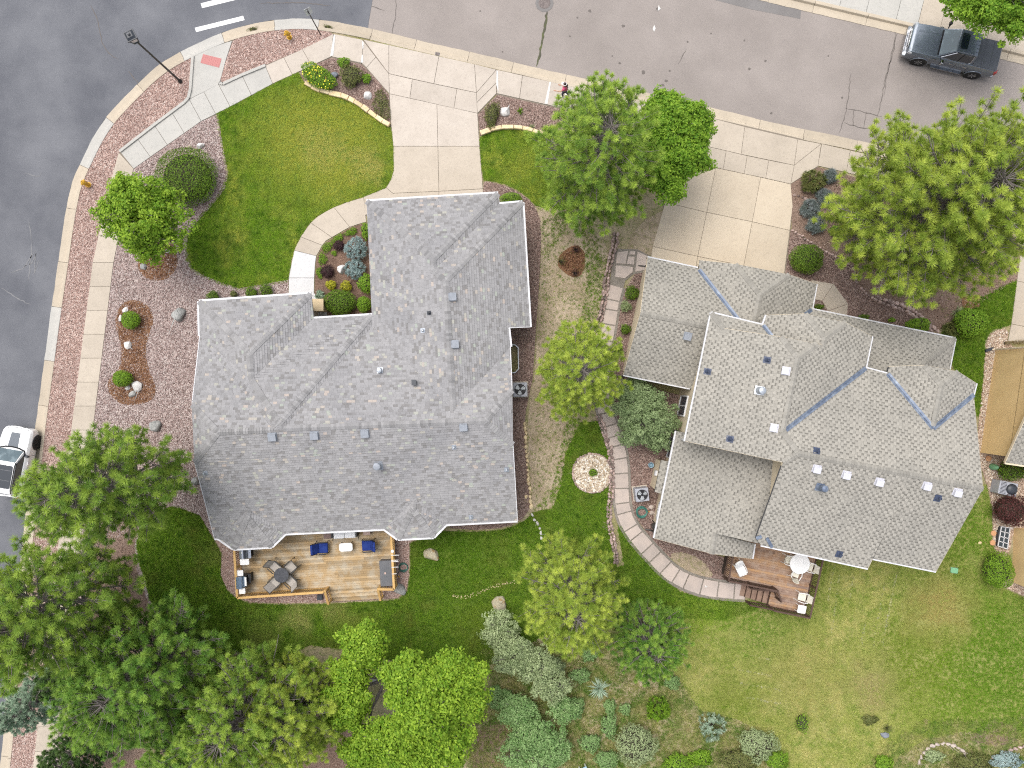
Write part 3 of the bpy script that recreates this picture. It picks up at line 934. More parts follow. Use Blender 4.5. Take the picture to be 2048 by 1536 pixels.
sheet('sandy_clearing', [(1215, 1360), (1260, 1350), (1300, 1355), (1330, 1372), (1290, 1392), (1262, 1410), (1240, 1420), (1225, 1395)], 0.02, MT['dirt'], it=2, rag=.1)
sheet('bare_corner', [(1965, 1455), (2000, 1440), (2035, 1452), (2048, 1475), (2005, 1490), (1955, 1488), (1930, 1478)], 0.024, MT['litter'], it=2, rag=.1)
sheet('bare_scrub', [(960, 1450), (1010, 1440), (1030, 1500), (1010, 1600), (940, 1600), (950, 1500)], 0.02, MT['litter'], it=2, rag=.1)

# ------------------------------------------------------------------ scattered ground cover (uncountable)
def template(name, mb, mat):
    me = bpy.data.meshes.new(name)
    me.from_pydata([tuple(v) for v in mb.v], [], mb.f)
    me.materials.append(mat)
    o = bpy.data.objects.new(name, me)
    return o


def scatter(name, polys, z, tmpl, density, smin, smax, seed=1, mask=None, flat=True, label=None):
    m = MB()
    for p in polys: m.sheet(P2(p), z)
    o = m.build(name, None)
    o['kind'] = 'stuff'
    ng = bpy.data.node_groups.new(name, 'GeometryNodeTree')
    ng.interface.new_socket('Geometry', in_out='INPUT', socket_type='NodeSocketGeometry')
    ng.interface.new_socket('Geometry', in_out='OUTPUT', socket_type='NodeSocketGeometry')
    gi, go = ng.nodes.new('NodeGroupInput'), ng.nodes.new('NodeGroupOutput')
    ds = ng.nodes.new('GeometryNodeDistributePointsOnFaces')
    ds.inputs['Density'].default_value = density
    ds.inputs['Seed'].default_value = seed
    oi = ng.nodes.new('GeometryNodeObjectInfo')
    oi.inputs['Object'].default_value = tmpl
    ip = ng.nodes.new('GeometryNodeInstanceOnPoints')
    rv = ng.nodes.new('FunctionNodeRandomValue')
    rv.data_type = 'FLOAT_VECTOR'
    k = 0.25 if flat else 3.1
    rv.inputs[0].default_value = (-k, -k, -3.14)
    rv.inputs[1].default_value = (k, k, 3.14)
    rs = ng.nodes.new('FunctionNodeRandomValue')
    rs.inputs[2].default_value = smin
    rs.inputs[3].default_value = smax
    L = ng.links.new
    L(gi.outputs[0], ds.inputs[0])
    L(ds.outputs[0], ip.inputs['Points'])
    L(oi.outputs['Geometry'], ip.inputs['Instance'])
    L(rv.outputs[0], ip.inputs['Rotation'])
    L(rs.outputs[1], ip.inputs['Scale'])
    L(ip.outputs[0], go.inputs[0])
    if mask:
        ps = ng.nodes.new('GeometryNodeInputPosition')
        nt = ng.nodes.new('ShaderNodeTexNoise')
        nt.inputs['Scale'].default_value = mask[0]
        nt.inputs['Detail'].default_value = 4
        mr = ng.nodes.new('ShaderNodeMapRange')
        mr.inputs['From Min'].default_value = mask[1]
        mr.inputs['From Max'].default_value = mask[2]
        mr.inputs['To Max'].default_value = density
        L(ps.outputs[0], nt.inputs['Vector'])
        L(nt.outputs[0], mr.inputs[0])
        L(mr.outputs[0], ds.inputs['Density'])
    md = o.modifiers.new('scatter', 'NODES')
    md.node_group = ng
    return o


def tuft_template(name, mat, n, rad, h, w, seed):
    r = random.Random(seed)
    m = MB()
    for i in range(n):
        a = r.uniform(0, 6.28)
        d = rad * math.sqrt(r.random())
        b = Vector((math.cos(a) * d, math.sin(a) * d, 0))
        t = r.uniform(0, 6.28)
        ln = h * r.uniform(.6, 1.1)
        lean = r.uniform(.2, 1.0)
        tip = b + Vector((math.cos(t) * ln * lean, math.sin(t) * ln * lean, ln * math.sqrt(max(.1, 1 - lean * lean * .8))))
        q = Vector((-math.sin(t), math.cos(t), 0)) * w
        m.add([b - q, b + q, tip], [(0, 1, 2)])
    return template(name, m, mat)


def grass_mat(name, a, b, blobs):
    """blade colour from large soft patches of drier and lusher turf, blobs = (x, y, radius, colour, amount)"""
    m, t, out = nodes_of(name)
    oi = N(t, 'ShaderNodeObjectInfo')
    col = mixc(t, oi.outputs['Random'], a, b)
    g = N(t, 'ShaderNodeNewGeometry').outputs['Position']
    for sc, c, lo, hi in blobs.get('noise', []):
        col = mixc(t, noise_fac(t, sc, 4, 0.65, lo=lo, hi=hi), col, c)
    wob = N(t, 'ShaderNodeTexNoise', inputs={'Scale': 0.9, 'Detail': 4.0})
    t.links.new(g, wob.inputs['Vector'])
    wm = N(t, 'ShaderNodeMapRange', inputs={'To Min': -1.6, 'To Max': 1.6})
    t.links.new(wob.outputs[0], wm.inputs[0])
    for x, y, rr, c, am in blobs.get('spots', []):
        d = N(t, 'ShaderNodeVectorMath', operation='DISTANCE')
        t.links.new(g, d.inputs[0])
        d.inputs[1].default_value = at(x, y, 0)
        ad = N(t, 'ShaderNodeMath', operation='ADD')
        t.links.new(d.outputs['Value'], ad.inputs[0])
        t.links.new(wm.outputs[0], ad.inputs[1])
        mr = N(t, 'ShaderNodeMapRange', inputs={'From Min': rr * 1.3, 'From Max': rr * 0.35, 'To Max': am})
        t.links.new(ad.outputs[0], mr.inputs[0])
        col = mixc(t, mr.outputs[0], col, c)
    p = N(t, 'ShaderNodeBsdfPrincipled', inputs={'Roughness': 0.7, 'Specular IOR Level': 0.15})
    t.links.new(col, p.inputs['Base Color'])
    tr = N(t, 'ShaderNodeBsdfTranslucent')
    t.links.new(col, tr.inputs['Color'])
    mx = N(t, 'ShaderNodeMixShader', inputs={0: 0.4})
    t.links.new(p.outputs[0], mx.inputs[1])
    t.links.new(tr.outputs[0], mx.inputs[2])
    t.links.new(mx.outputs[0], out.inputs['Surface'])
    return m


LUSH, MID, DRYG, STRAW, DEEP = (.17, .34, .022), (.34, .50, .048), (.56, .58, .11), (.70, .62, .27), (.08, .19, .016)
MT['grass1'] = grass_mat('lush turf', LUSH, MID, {'noise': [(0.5, DRYG, .47, .72), (1.6, DEEP, .48, .72), (5.0, (.34, .42, .06), .55, .75)], 'spots': [(640, 290, 4.2, DRYG, .75), (700, 250, 3.0, DRYG, .65), (730, 330, 1.1, STRAW, .9), (590, 260, 2.6, DRYG, .6), (690, 340, 2.4, DRYG, .65), (645, 300, 1.5, STRAW, .35), (1050, 330, 1.6, DRYG, .5)]})
MT['grass3'] = grass_mat('deep green turf', (.11, .25, .02), (.29, .44, .04), {'noise': [(0.55, (.24, .28, .05), .5, .72), (1.8, (.06, .15, .014), .5, .75)], 'spots': [(600, 1235, 1.2, STRAW, .5), (670, 1215, 1.1, STRAW, .45), (520, 1270, 1.2, (.36, .34, .12), .5), (430, 1100, 1.0, (.36, .34, .12), .4), (700, 1255, 1.6, (.27, .32, .05), .5), (960, 1250, 2.0, (.22, .28, .035), .4), (900, 1100, 3.0, (.12, .25, .015), .6)]})  # deeper green blades for the back lawn and side yard
MT['grass4'] = grass_mat('drying turf', (.34, .42, .09), (.60, .61, .2), {'noise': [(0.7, (.68, .63, .27), .45, .68), (1.5, (.22, .36, .045), .48, .72), (5.0, (.74, .69, .34), .55, .75)], 'spots': [(1400, 1215, 2.2, MID, .8), (1520, 1240, 2.6, LUSH, .7), (1950, 1270, 4.4, (.2, .36, .028), .95), (1930, 1380, 4.0, (.27, .41, .04), .85), (2030, 1350, 4.6, (.18, .34, .028), .9), (1800, 1330, 3.0, (.25, .35, .035), .7), (1960, 1060, 3.0, (.2, .36, .03), .9), (1870, 1150, 2.4, (.17, .29, .022), .7),
                                                                     (1880, 1215, 2.2, (.56, .47, .19), .85), (1745, 1370, 1.6, (.56, .48, .25), .75), (1600, 1350, 3.0, (.48, .44, .17), .5), (1470, 1390, 2.0, (.24, .33, .035), .6), (1610, 1180, 2.0, (.2, .31, .03), .6)]})
MT['grass_wild'] = grass_mat('rough grass', (.27, .34, .08), (.52, .49, .21), {'noise': [(0.8, (.16, .31, .045), .44, .64), (1.7, (.58, .49, .28), .5, .75)]})
T1 = tuft_template('lush_tuft', MT['grass1'], 16, .085, .075, .009, 3)
T3 = tuft_template('deep_tuft', MT['grass3'], 16, .085, .075, .009, 4)
T4 = tuft_template('dry_tuft', MT['grass4'], 16, .085, .075, .009, 5)
TW = tuft_template('wild_tuft', MT['grass_wild'], 20, .12, .16, .011, 6)
TM = tuft_template('moss_tuft', leaf_mat('moss green', (.10, .22, .012), (.19, .30, .03), .3, tint=False), 26, .09, .09, .02, 8)
scatter('front_grass', [LAWN1, LAWN2], 0.016, T1, 210, .7, 1.25, 1)
scatter('back_grass', [LAWN3, LAWN5], 0.016, T3, 210, .7, 1.3, 2)
scatter('neighbour_grass', [LAWN4], 0.012, T4, 190, .7, 1.3, 3)
scatter('verge_grass', [[(1700, -30), (2100, 75), (2100, -60), (1700, -60)]], -0.02, T1, 120, .7, 1.25, 4)
WILD = [(960, 1300), (1100, 1280), (1250, 1225), (1340, 1240), (1350, 1340), (1400, 1420), (1480, 1440), (1540, 1480), (1600, 1570), (940, 1570), (930, 1450), (990, 1380)]
scatter('rough_grass', [WILD], 0.005, TW, 150, .5, 1.2, 5, mask=(0.7, .34, .56))
scatter('rough_grass', [[(1840, 1440), (1960, 1440), (2060, 1430), (2060, 1570), (1700, 1570), (1760, 1500)]], 0.005, TW, 150, .5, 1.1, 6, mask=(0.8, .36, .58))
scatter('sparse_grass', [DIRT], 0.016, T3, 190, .6, 1.1, 7, mask=(0.4, .50, .60))
scatter('sparse_grass', [[(1150, 430), (1200, 478), (1216, 520), (1206, 620), (1185, 690), (1160, 640), (1175, 560), (1165, 480)], [(1085, 440), (1120, 410), (1150, 430), (1110, 490), (1088, 540)], [(1130, 850), (1160, 835), (1128, 960), (1112, 1012), (1100, 1000)]], 0.017, T3, 150, .6, 1.1, 17, mask=(0.8, .40, .56))
scatter('sparse_grass', [[(1071, 415), (1120, 402), (1180, 450), (1208, 480), (1218, 520), (1208, 620), (1150, 690), (1085, 590), (1085, 470)]], 0.016, TW, 70, .3, .6, 12, mask=(0.7, .46, .62))
scatter('litter_grass', [[(300, 1240), (430, 1302), (545, 1320), (540, 1400), (400, 1380), (290, 1300)], [(1640, 340), (1990, 430), (2036, 560), (1900, 640), (1700, 530)]], 0.02, TW, 12, .4, .9, 8, mask=(0.9, .45, .62))
STONE = {}


def stone_template(name, mat, seed):
    r = random.Random(seed)
    m = MB()
    bm = bmesh.new()
    bmesh.ops.create_icosphere(bm, subdivisions=1, radius=1.0)
    for v in bm.verts:
        v.co = Vector((v.co.x * 1.25, v.co.y, v.co.z * .6)) * r.uniform(.8, 1.15)
    bm.verts.index_update()
    m.add([v.co.copy() for v in bm.verts], [tuple(v.index for v in f.verts) for f in bm.faces])
    bm.free()
    return template(name, m, mat)


def stone_mat(name, stops):
    m, t, out = nodes_of(name)
    oi = N(t, 'ShaderNodeObjectInfo')
    principled(t, out, ramp(t, oi.outputs['Random'], stops, 'CONSTANT'), 0.9, 0, 0.2)
    return m


SP = stone_template('pink_stone', stone_mat('pink stones', [(0, (.25, .155, .13)), (.2, (.40, .275, .235)), (.45, (.49, .365, .32)), (.65, (.32, .215, .185)), (.8, (.56, .47, .42)), (.92, (.17, .115, .10))]), 1)
SG = stone_template('grey_stone', stone_mat('grey stones', [(0, (.22, .16, .145)), (.18, (.33, .255, .235)), (.4, (.42, .345, .32)), (.6, (.26, .185, .165)), (.75, (.5, .44, .41)), (.9, (.14, .095, .085))]), 2)
SB = stone_template('brown_stone', stone_mat('brown stones', [(0, (.14, .095, .08)), (.2, (.25, .17, .145)), (.42, (.31, .225, .195)), (.62, (.19, .125, .105)), (.8, (.38, .30, .26)), (.93, (.1, .07, .06))]), 3)
SW = stone_template('pale_pebble', stone_mat('pale pebble stones', [(0, (.40, .32, .22)), (.2, (.6, .52, .41)), (.42, (.7, .65, .56)), (.62, (.48, .39, .29)), (.8, (.74, .71, .66)), (.93, (.26, .2, .15))]), 4)
SM = stone_template('bark_chip', stone_mat('bark chips', [(0, (.11, .05, .028)), (.25, (.2, .10, .055)), (.5, (.26, .14, .08)), (.75, (.15, .075, .042)), (.9, (.36, .24, .16))]), 5)
SN = stone_template('litter_chip', stone_mat('needle litter chips', [(0, (.16, .10, .075)), (.25, (.26, .18, .145)), (.5, (.32, .24, .2)), (.75, (.2, .13, .1)), (.9, (.4, .31, .25))]), 6)
scatter('gravel_stones', [strip_in + [(384, 112), (381, 175), (374, 198), (308, 250), (238, 303), (220, 362), (184, 525), (141, 860), (60, 1560), (0, 1560)], [(446, 164), (456, 122), (468, 83)] + strip2 + [(664, 70), (605, 97), (531, 128)],
                          [(436, 1082), (444, 1105), (442, 1150), (455, 1178), (470, 1192), (500, 1204), (560, 1206), (640, 1205), (640, 1150), (500, 1100)], [(790, 1195), (813, 1181), (818, 1150), (819, 1085), (790, 1080)]], 0.022, SP, 240, .02, .042, 11, flat=False)
scatter('yard_stones', [[(108, 1500), (186.5, 860), (230, 525), (264, 362), (270, 339), (403, 245), (437, 231), (443, 273), (450, 314), (457, 345), (449, 380), (426, 409), (402, 436), (382, 462), (376, 480), (374, 501), (386, 537), (412, 553), (453, 568), (478, 577), (533, 567), (577, 560), (577, 600), (440, 620), (420, 900), (440, 1082), (425, 1072), (400, 1030), (345, 1012), (310, 1024), (285, 1052), (180, 1100)]], 0.022, SG, 230, .022, .048, 12, flat=False)
scatter('bed_stones', [[(967, 364), (985, 367), (1012, 374), (1037, 386), (1058, 402), (1072, 418), (1080, 440), (1082, 470), (1081, 521), (1077, 589), (1071, 675), (1065, 760), (1052, 820), (1049, 850), (1053, 901), (1056, 952), (1060, 1014), (1045, 1036), (1001, 1054), (950, 1058), (950, 1030), (1020, 1020), (1010, 750), (1040, 750), (1040, 685), (1030, 680), (1040, 420)],
                       [(956, 231), (994, 192), (1093, 214), (1131, 222), (1180, 242), (1190, 290), (1075, 264), (1050, 256), (1012, 254), (985, 260), (962, 268)], [(612, 150), (632, 131), (663, 118), (724, 131), (758, 169), (776, 190), (778, 245), (748, 228), (721, 210), (690, 193), (652, 184), (620, 168)],
                       [(1583, 462), (1572, 548), (1640, 562), (1668, 564), (1700, 608), (1695, 640), (1880, 680), (1866, 668), (1840, 640), (1800, 617), (1760, 604), (1735, 596), (1712, 572), (1701, 538), (1650, 507), (1610, 482)],
                       [(1270, 550), (1290, 545), (1280, 640), (1250, 760), (1390, 800), (1370, 890), (1330, 1080), (1445, 1117), (1450, 1160), (1426, 1152), (1400, 1116), (1370, 1101), (1335, 1104), (1300, 1073), (1268, 1028), (1260, 960), (1260, 910), (1248, 870), (1232, 830), (1224, 780), (1226, 700), (1238, 630), (1250, 585)]], 0.028, SB, 230, .02, .042, 13, flat=False)
scatter('tan_stones', [[(1974, 684), (1986, 665), (2014, 660), (2010, 690), (1990, 705), (1962, 905), (1954, 903), (1960, 830), (1968, 760)], [(1956, 908), (2040, 930), (2040, 1050), (2015, 1062), (2000, 1108), (1988, 1080), (1988, 1015), (1975, 965)]], 0.028, SW, 180, .02, .045, 14, flat=False)
scatter('bark_chips', [[(262, 602), (285, 606), (301, 618), (306, 640), (297, 665), (290, 690), (290, 712), (294, 738), (307, 765), (311, 785), (302, 798), (285, 805), (265, 808), (245, 805), (230, 796), (219, 782), (219, 765), (230, 748), (242, 735), (246, 715), (245, 690), (238, 665), (234, 640), (240, 618)],
                       [(350, 505), (354, 522), (345, 545), (333, 554), (315, 559), (297, 554), (284, 543), (280, 528), (292, 505), (320, 488)], [(1150, 492), (1164, 503), (1168, 525), (1161, 546), (1148, 553), (1131, 541), (1117, 527), (1126, 508)]], 0.04, SM, 260, .018, .05, 15, flat=False)
scatter('fallen_litter', [[(200, 1005), (288, 1012), (270, 1060), (268, 1120), (283, 1180), (318, 1255), (430, 1304), (520, 1314), (545, 1335), (528, 1420), (660, 1332), (695, 1305), (716, 1420), (730, 1560), (150, 1560), (155, 1400), (175, 1200)], [(1590, 372), (1636, 340), (1700, 356), (2000, 429), (2030, 560), (1900, 648), (1868, 660), (1790, 606), (1734, 588), (1714, 563), (1705, 530), (1648, 499), (1587, 460)]], 0.024, SN, 70, .015, .05, 16, flat=False)

MT['straw'] = leaf_mat('bleached straw', (.55, .55, .36), (.74, .72, .55), .4, tint=False)
TS = tuft_template('straw_tuft', MT['straw'], 14, .05, .075, .008, 9)


def streak(a, b, w=1.6):
    d = Vector((b[0] - a[0], b[1] - a[1])).normalized() * w
    return [(a[0] - d.y, a[1] + d.x), (a[0] + d.y, a[1] - d.x), (b[0] + d.y, b[1] - d.x), (b[0] - d.y, b[1] + d.x)]


scatter('mown_streaks', [streak(a, b) for a, b in (((1668, 1129), (1655, 1200)), ((1678, 1150), (1662, 1265)), ((1707, 1150), (1694, 1215)), ((1773, 1145), (1744, 1300)), ((1794, 1138), (1764, 1290)), ((1730, 1240), (1722, 1290)),
                                                   ((1465, 1335), (1545, 1352)), ((1479, 1365), (1566, 1381)), ((1493, 1394), (1570, 1409)), ((1480, 1305), (1540, 1318)))], .014, TS, 170, .7, 1.2, 31, mask=(2.2, .38, .55))

VA = dict(A1=(-17.67, 4.66, 2.92), A2=(-11.36, 5.10, 2.88), P=(-14.40, 1.72, 4.04), R1=(-14.32, 0.26, 4.03), R2=(-12.51, -2.12, 4.82), V2=(-12.85, -2.47, 4.75), B1=(-17.64, 2.72, 2.88), C1=(-11.22, 3.69, 2.86), C2=(-7.91, 3.90, 2.86), C3=(-7.88, 3.3, 2.88), V3=(-12.3, -2.4, 4.77), J1=(-17.46, -1.12, 4.26), J2=(-17.32, -4.28, 4.25), PL=(-15.81, -2.60, 4.82), K1=(0.01, -0.33, 4.18), K2=(0.06, -3.32, 4.23), PR=(-1.44, -1.99, 4.74), RR=(0.31, -7.76, 2.63), RL=(-16.92, -8.76, 2.63), a1=(-8.21, 10.31, 2.93), a2=(-0.78, 10.76, 2.92), a3=(-0.72, 10.15, 2.92), a4=(0.59, 10.27, 2.90), a5=(1.01, 3.22, 2.89), a6=(-0.21, 3.14, 3.33), a7=(-0.09, 2.08, 3.31), p1=(-4.29, 6.82, 4.27), p1b=(-4.27, 6.18, 4.27), p2=(-3.60, 5.60, 4.50), GR=(-3.19, -1.45, 4.50), e1=(-16.69, -8.79, 2.61), f1=(-15.82, -9.36, 2.68), f2=(-13.65, -9.24, 2.68), e2=(-12.89, -8.50, 2.64), ap=(-14.83, -7.48, 3.24), T=(-14.76, -7.00, 3.22), g1=(-7.28, -8.23, 2.62), h1=(-6.48, -8.80, 2.67), h2=(-4.46, -8.70, 2.66), g2=(-3.75, -7.97, 2.64), aq=(-5.57, -7.02, 3.22), U=(-5.48, -6.53, 3.19))
VB = dict(A=(7.69, 7.18, 2.72), B=(10.53, 6.57, 2.73), b3=(10.59, 6.48, 2.76), Bp=(10.62, 7.03, 2.72), C=(12.44, 6.69, 3.43), D=(15.46, 6.10, 3.42), E=(17.28, 5.68, 2.71), Fq=(17.02, 4.24, 2.70), pk=(13.63, 4.89, 4.01), r1=(13.29, 3.25, 4.01), gL=(7.05, 3.91, 3.99), gR=(12.41, 2.81, 3.99), vv=(12.71, 3.28, 3.79), bl=(6.33, 0.53, 2.67), br=(10.11, -0.24, 2.68), br2=(11.81, -0.60, 2.67), f2=(16.47, 3.88, 2.88), f3=(15.52, 3.25, 3.18), G=(25.17, 2.58, 2.69), hp=(22.89, 1.08, 3.43), Gs=(24.83, 0.84, 2.69), Gs2=(24.53, -0.62, 2.69), hq=(21.08, -0.12, 4.01), f4=(14.72, 1.21, 4.00))
VU = dict(H=(10.62, 3.79, 5.17), I=(13.36, 3.13, 5.21), I2=(13.75, 2.54, 5.40), s0=(11.19, 2.94, 5.45), C1=(13.83, 2.43, 6.47), D1=(15.71, 2.07, 6.46), k1=(14.57, 1.33, 6.83), q1=(13.79, -2.44, 6.83), M=(14.47, -3.50, 7.17), Lh=(13.76, -3.98, 6.93), L0=(9.22, -3.04, 5.17), r2=(16.09, 1.98, 6.31), k2=(16.17, 2.40, 6.31), C2=(15.32, 3.67, 5.90), D2=(17.44, 3.22, 5.91), n0=(13.54, 3.66, 5.24), n3=(19.16, 2.54, 5.21), n4=(18.82, 0.85, 5.21), va=(13.96, -2.34, 6.77), m1=(19.96, 0.54, 5.24), mh=(20.05, 0.93, 5.25), C3=(21.60, 0.98, 5.82), D3=(23.38, 0.64, 5.81), k3=(22.30, -0.07, 6.16), q3=(21.84, -2.30, 6.16), d3=(24.66, 0.04, 5.29), d4=(24.50, -0.56, 5.31), RM=(23.80, -5.29, 7.12), RS=(20.24, -4.62, 7.14), bs=(19.17, -9.27, 5.29), be=(22.53, -9.95, 5.29), b0=(13.27, -8.58, 5.18), b1=(12.94, -8.18, 5.31), bs2=(18.98, -9.83, 5.15))

# ------------------------------------------------------------------ houses
def newell(P):
    n = Vector((0, 0, 0))
    for i in range(len(P)):
        a, b = P[i], P[(i + 1) % len(P)]
        n += Vector(((a.y - b.y) * (a.z + b.z), (a.z - b.z) * (a.x + b.x), (a.x - b.x) * (a.y + b.y)))
    n.normalize()
    return n if n.z > 0 else -n


def clip_rect(P, u0, u1, v0, v1):
    for ax, lim, sg in ((0, u0, 1), (0, u1, -1), (1, v0, 1), (1, v1, -1)):
        Q = []
        n = len(P)
        for i in range(n):
            a, b = P[i], P[(i + 1) % n]
            da, db = (a[ax] - lim) * sg, (b[ax] - lim) * sg
            if da >= 0: Q.append(a)
            if (da >= 0) != (db >= 0):
                t = da / (da - db)
                Q.append((a[0] + (b[0] - a[0]) * t, a[1] + (b[1] - a[1]) * t))
        P = Q
        if len(P) < 3: return []
    return P


def shingle(mb, P, style, rr):
    n = newell(P)
    v = (Vector((0, 0, 1)) - n * n.z)
    v.normalize()
    u = v.cross(n)
    o = P[0]
    q = [((p - o).dot(u), (p - o).dot(v)) for p in P]
    h0 = sum((p - o).dot(n) for p in P) / len(P)
    u0, u1 = min(a for a, b in q), max(a for a, b in q)
    v0, v1 = min(b for a, b in q), max(b for a, b in q)
    ex = 0.142 if style == 'a' else 0.16
    rows = int((v1 - v0) / ex) + 1
    lastw = .15
    for r in range(rows):
        y = v0 + r * ex
        x = u0 - (rr.uniform(0, .3) if style == 'a' else .3 - .153 * (r % 2) - rr.uniform(0, .05))
        alt = style == 'a'
        jit = rr.uniform(-.04, .04)
        while x < u1:
            if style == 'a':
                w = rr.choice((.20, .22, .25)) + rr.uniform(-.02, .02)
                k = rr.random()
                if k < .075: c = (1.27 * rr.uniform(.88, 1.1), 1.23, 1.10)
                elif k < .16: c = (.74, .73, .72)
                elif k < .28: c = (.85, .845, .845)
                else:
                    g = rr.uniform(.9, 1.08)
                    c = (g, g, g * 1.01)
                th = .018 + (.008 if rr.random() < .3 else 0)
            else:
                alt = not alt
                w = rr.choice((.12, .15, .15, .18)) if alt else 0
                w = w or (.306 - lastw)
                lastw = w
                g = rr.uniform(.98, 1.14)
                if alt:
                    g = rr.uniform(.50, .68)
                    if rr.random() < .22: g = rr.uniform(.85, 1.0)
                c = (g, g * .995, g * .985)
                th = .008 if alt else .02
            if style == 'b' and alt:
                up = clip_rect(q, x, x + w - .004, y + ex * .5, y + ex)
                if len(up) > 2 and abs(area2(up)) > .0008:
                    if area2(up) < 0: up = up[::-1]
                    b0 = len(mb.v)
                    g2 = rr.uniform(.88, 1.0)
                    mb.v += [tuple(o + u * a + v * b + n * (h0 + .008)) for a, b in up]
                    mb.f.append(tuple(range(b0, b0 + len(up))))
                    mb.c.append((g2, g2, g2))
                poly = clip_rect(q, x, x + w - .004, y, y + ex * .5)
            else:
                poly = clip_rect(q, x, x + w - .004, y, y + ex)
            x += w
            if len(poly) < 3 or area2(poly) * .5 < .0006 and -area2(poly) * .5 < .0006: continue
            if area2(poly) < 0: poly = poly[::-1]
            f = lambda a, b: o + u * a + v * b + n * (h0 + .004 + th * (1 - (b - y) / ex))
            vs = [f(a, b) for a, b in poly]
            fs = [tuple(range(len(vs)))]
            cs = [c]
            for i in range(len(poly)):
                a, b = poly[i], poly[(i + 1) % len(poly)]
                if abs(a[1] - y) < 1e-6 and abs(b[1] - y) < 1e-6 and abs(a[0] - b[0]) > 1e-4:
                    k = len(vs)
                    vs += [vs[i] - n * (th + .01), vs[(i + 1) % len(poly)] - n * (th + .01)]
                    fs.append((i, k, k + 1, (i + 1) % len(poly)))
                    cs.append(tuple(e * .8 for e in c))
            b0 = len(mb.v)
            mb.v += [tuple(p) for p in vs]
            mb.f += [tuple(b0 + e for e in g_) for g_ in fs]
            mb.c += cs


def facet_normals(V, F):
    return {f[0]: newell([Vector(V[k]) for k in f[1]]) for f in F}


def ridge_caps(mb, V, F, edges, rr, style='a', width=.17):
    nr = facet_normals(V, F)
    for a, b in edges:
        A, B = Vector(V[a]), Vector(V[b])
        adj = [f[0] for f in F if a in f[1] and b in f[1]]
        if A.z > B.z + .05: A, B = B, A
        d = (B - A)
        L = d.length
        d.normalize()
        sides = []
        h = d.cross(Vector((0, 0, 1))).normalized()
        for sg in (1, -1):
            best = None
            for f in adj:
                t = nr[f].cross(d)
                t.normalize()
                if t.dot(h) * sg < 0: t = -t
                if t.z <= 0.02 or best is None:
                    cen = sum((Vector(V[k]) for k in next(x for x in F if x[0] == f)[1]), Vector()) / len(next(x for x in F if x[0] == f)[1])
                    if (cen - A).dot(h) * sg > 0 or best is None: best = t
            sides.append(best if best is not None else h * sg)
        up = Vector((0, 0, 1))
        s = 0.0
        while s < L - .02:
            e = min(L, s + .15)
            g = rr.choice((.74, .86, .98, 1.08, .9, .95)) if style == 'a' else rr.uniform(.78, 1.0)
            c = (g, g, g)
            lo, hi = A + d * s + up * (.042 + rr.uniform(0, .008)), A + d * (e + .03) + up * .026
            vs = [lo + sides[0] * width, lo, lo + sides[1] * width, hi + sides[0] * width, hi, hi + sides[1] * width,
                  lo + sides[0] * width - up * .04, lo - up * .04, lo + sides[1] * width - up * .04]
            mb.add(vs, [(0, 1, 4, 3), (1, 2, 5, 4), (6, 7, 1, 0), (7, 8, 2, 1)], c)
            s = e


def roof_deck(F, V, mb, t0=-.01, t1=-.15):
    for f in F:
        P = [Vector(V[k]) for k in f[1]]
        if newell(P).dot(raw_normal(P)) < 0: P = P[::-1]
        c = sum(P, Vector()) / len(P)
        if len(P) > 3 and max(abs((p - c).dot(newell(P))) for p in P) >= .03:
            roof_deck([(f[0], [f[1][i] for i in t]) for t in tessellate_polygon([[Vector(V[k]) for k in f[1]]])], V, mb, t0, t1)
            continue
        n = len(P)
        vs = [p + Vector((0, 0, t0)) for p in P] + [p + Vector((0, 0, t1)) for p in P]
        fs = [tuple(range(n)), tuple(range(n, 2 * n))[::-1]]
        fs += [(i, n + i, n + (i + 1) % n, (i + 1) % n) for i in range(n)]
        mb.add(vs, fs)


def raw_normal(P):
    n = Vector((0, 0, 0))
    for i in range(len(P)):
        a, b = P[i], P[(i + 1) % len(P)]
        n += Vector(((a.y - b.y) * (a.z + b.z), (a.z - b.z) * (a.x + b.x), (a.x - b.x) * (a.y + b.y)))
    return n.normalized()


def on_roof(V, F, px, py):
    """where a plumb survey ray meets the highest facet"""
    r = Vector(((px - 1024) / FP, (768 - py) / FP, -1))
    o = Vector((0, 0, HC))
    best = None
    for f in F:
        P = [Vector(V[k]) for k in f[1]]
        n = newell(P)
        t = (P[0] - o).dot(n) / r.dot(n)
        q = o + r * t
        if inside([(p.x, p.y) for p in P], q.x, q.y) and (best is None or q.z > best[0].z): best = (q, n)
    return best


def gutter(V, pairs, par, mat, w=.11, h=.11, name='gutter', drop=.05):
    for a, b in pairs:
        A, B = Vector(V[a]), Vector(V[b])
        d = (B - A).normalized()
        out = Vector((d.y, -d.x, 0))
        m = MB()
        o = out * (w * .5)
        up = Vector((0, 0, -drop))
        m.bar(A + o + up, B + o + up, w, h)
        m.build(name, mat, par, world=True)


def out_dir(V, pairs, cen):
    """orient eave pairs so that the outside lies on the right of travel"""
    r = []
    for a, b in pairs:
        A, B = Vector(V[a]), Vector(V[b])
        d = (B - A).normalized()
        o = Vector((d.y, -d.x, 0))
        m = (A + B) / 2 - Vector(cen)
        r.append((a, b) if o.x * m.x + o.y * m.y > 0 else (b, a))
    return r


def slope_matrix(n, yaw=None):
    z = n
    v = (Vector((0, 0, 1)) - n * n.z).normalized()
    u = v.cross(n).normalized()
    return Matrix((u, v, z)).transposed()


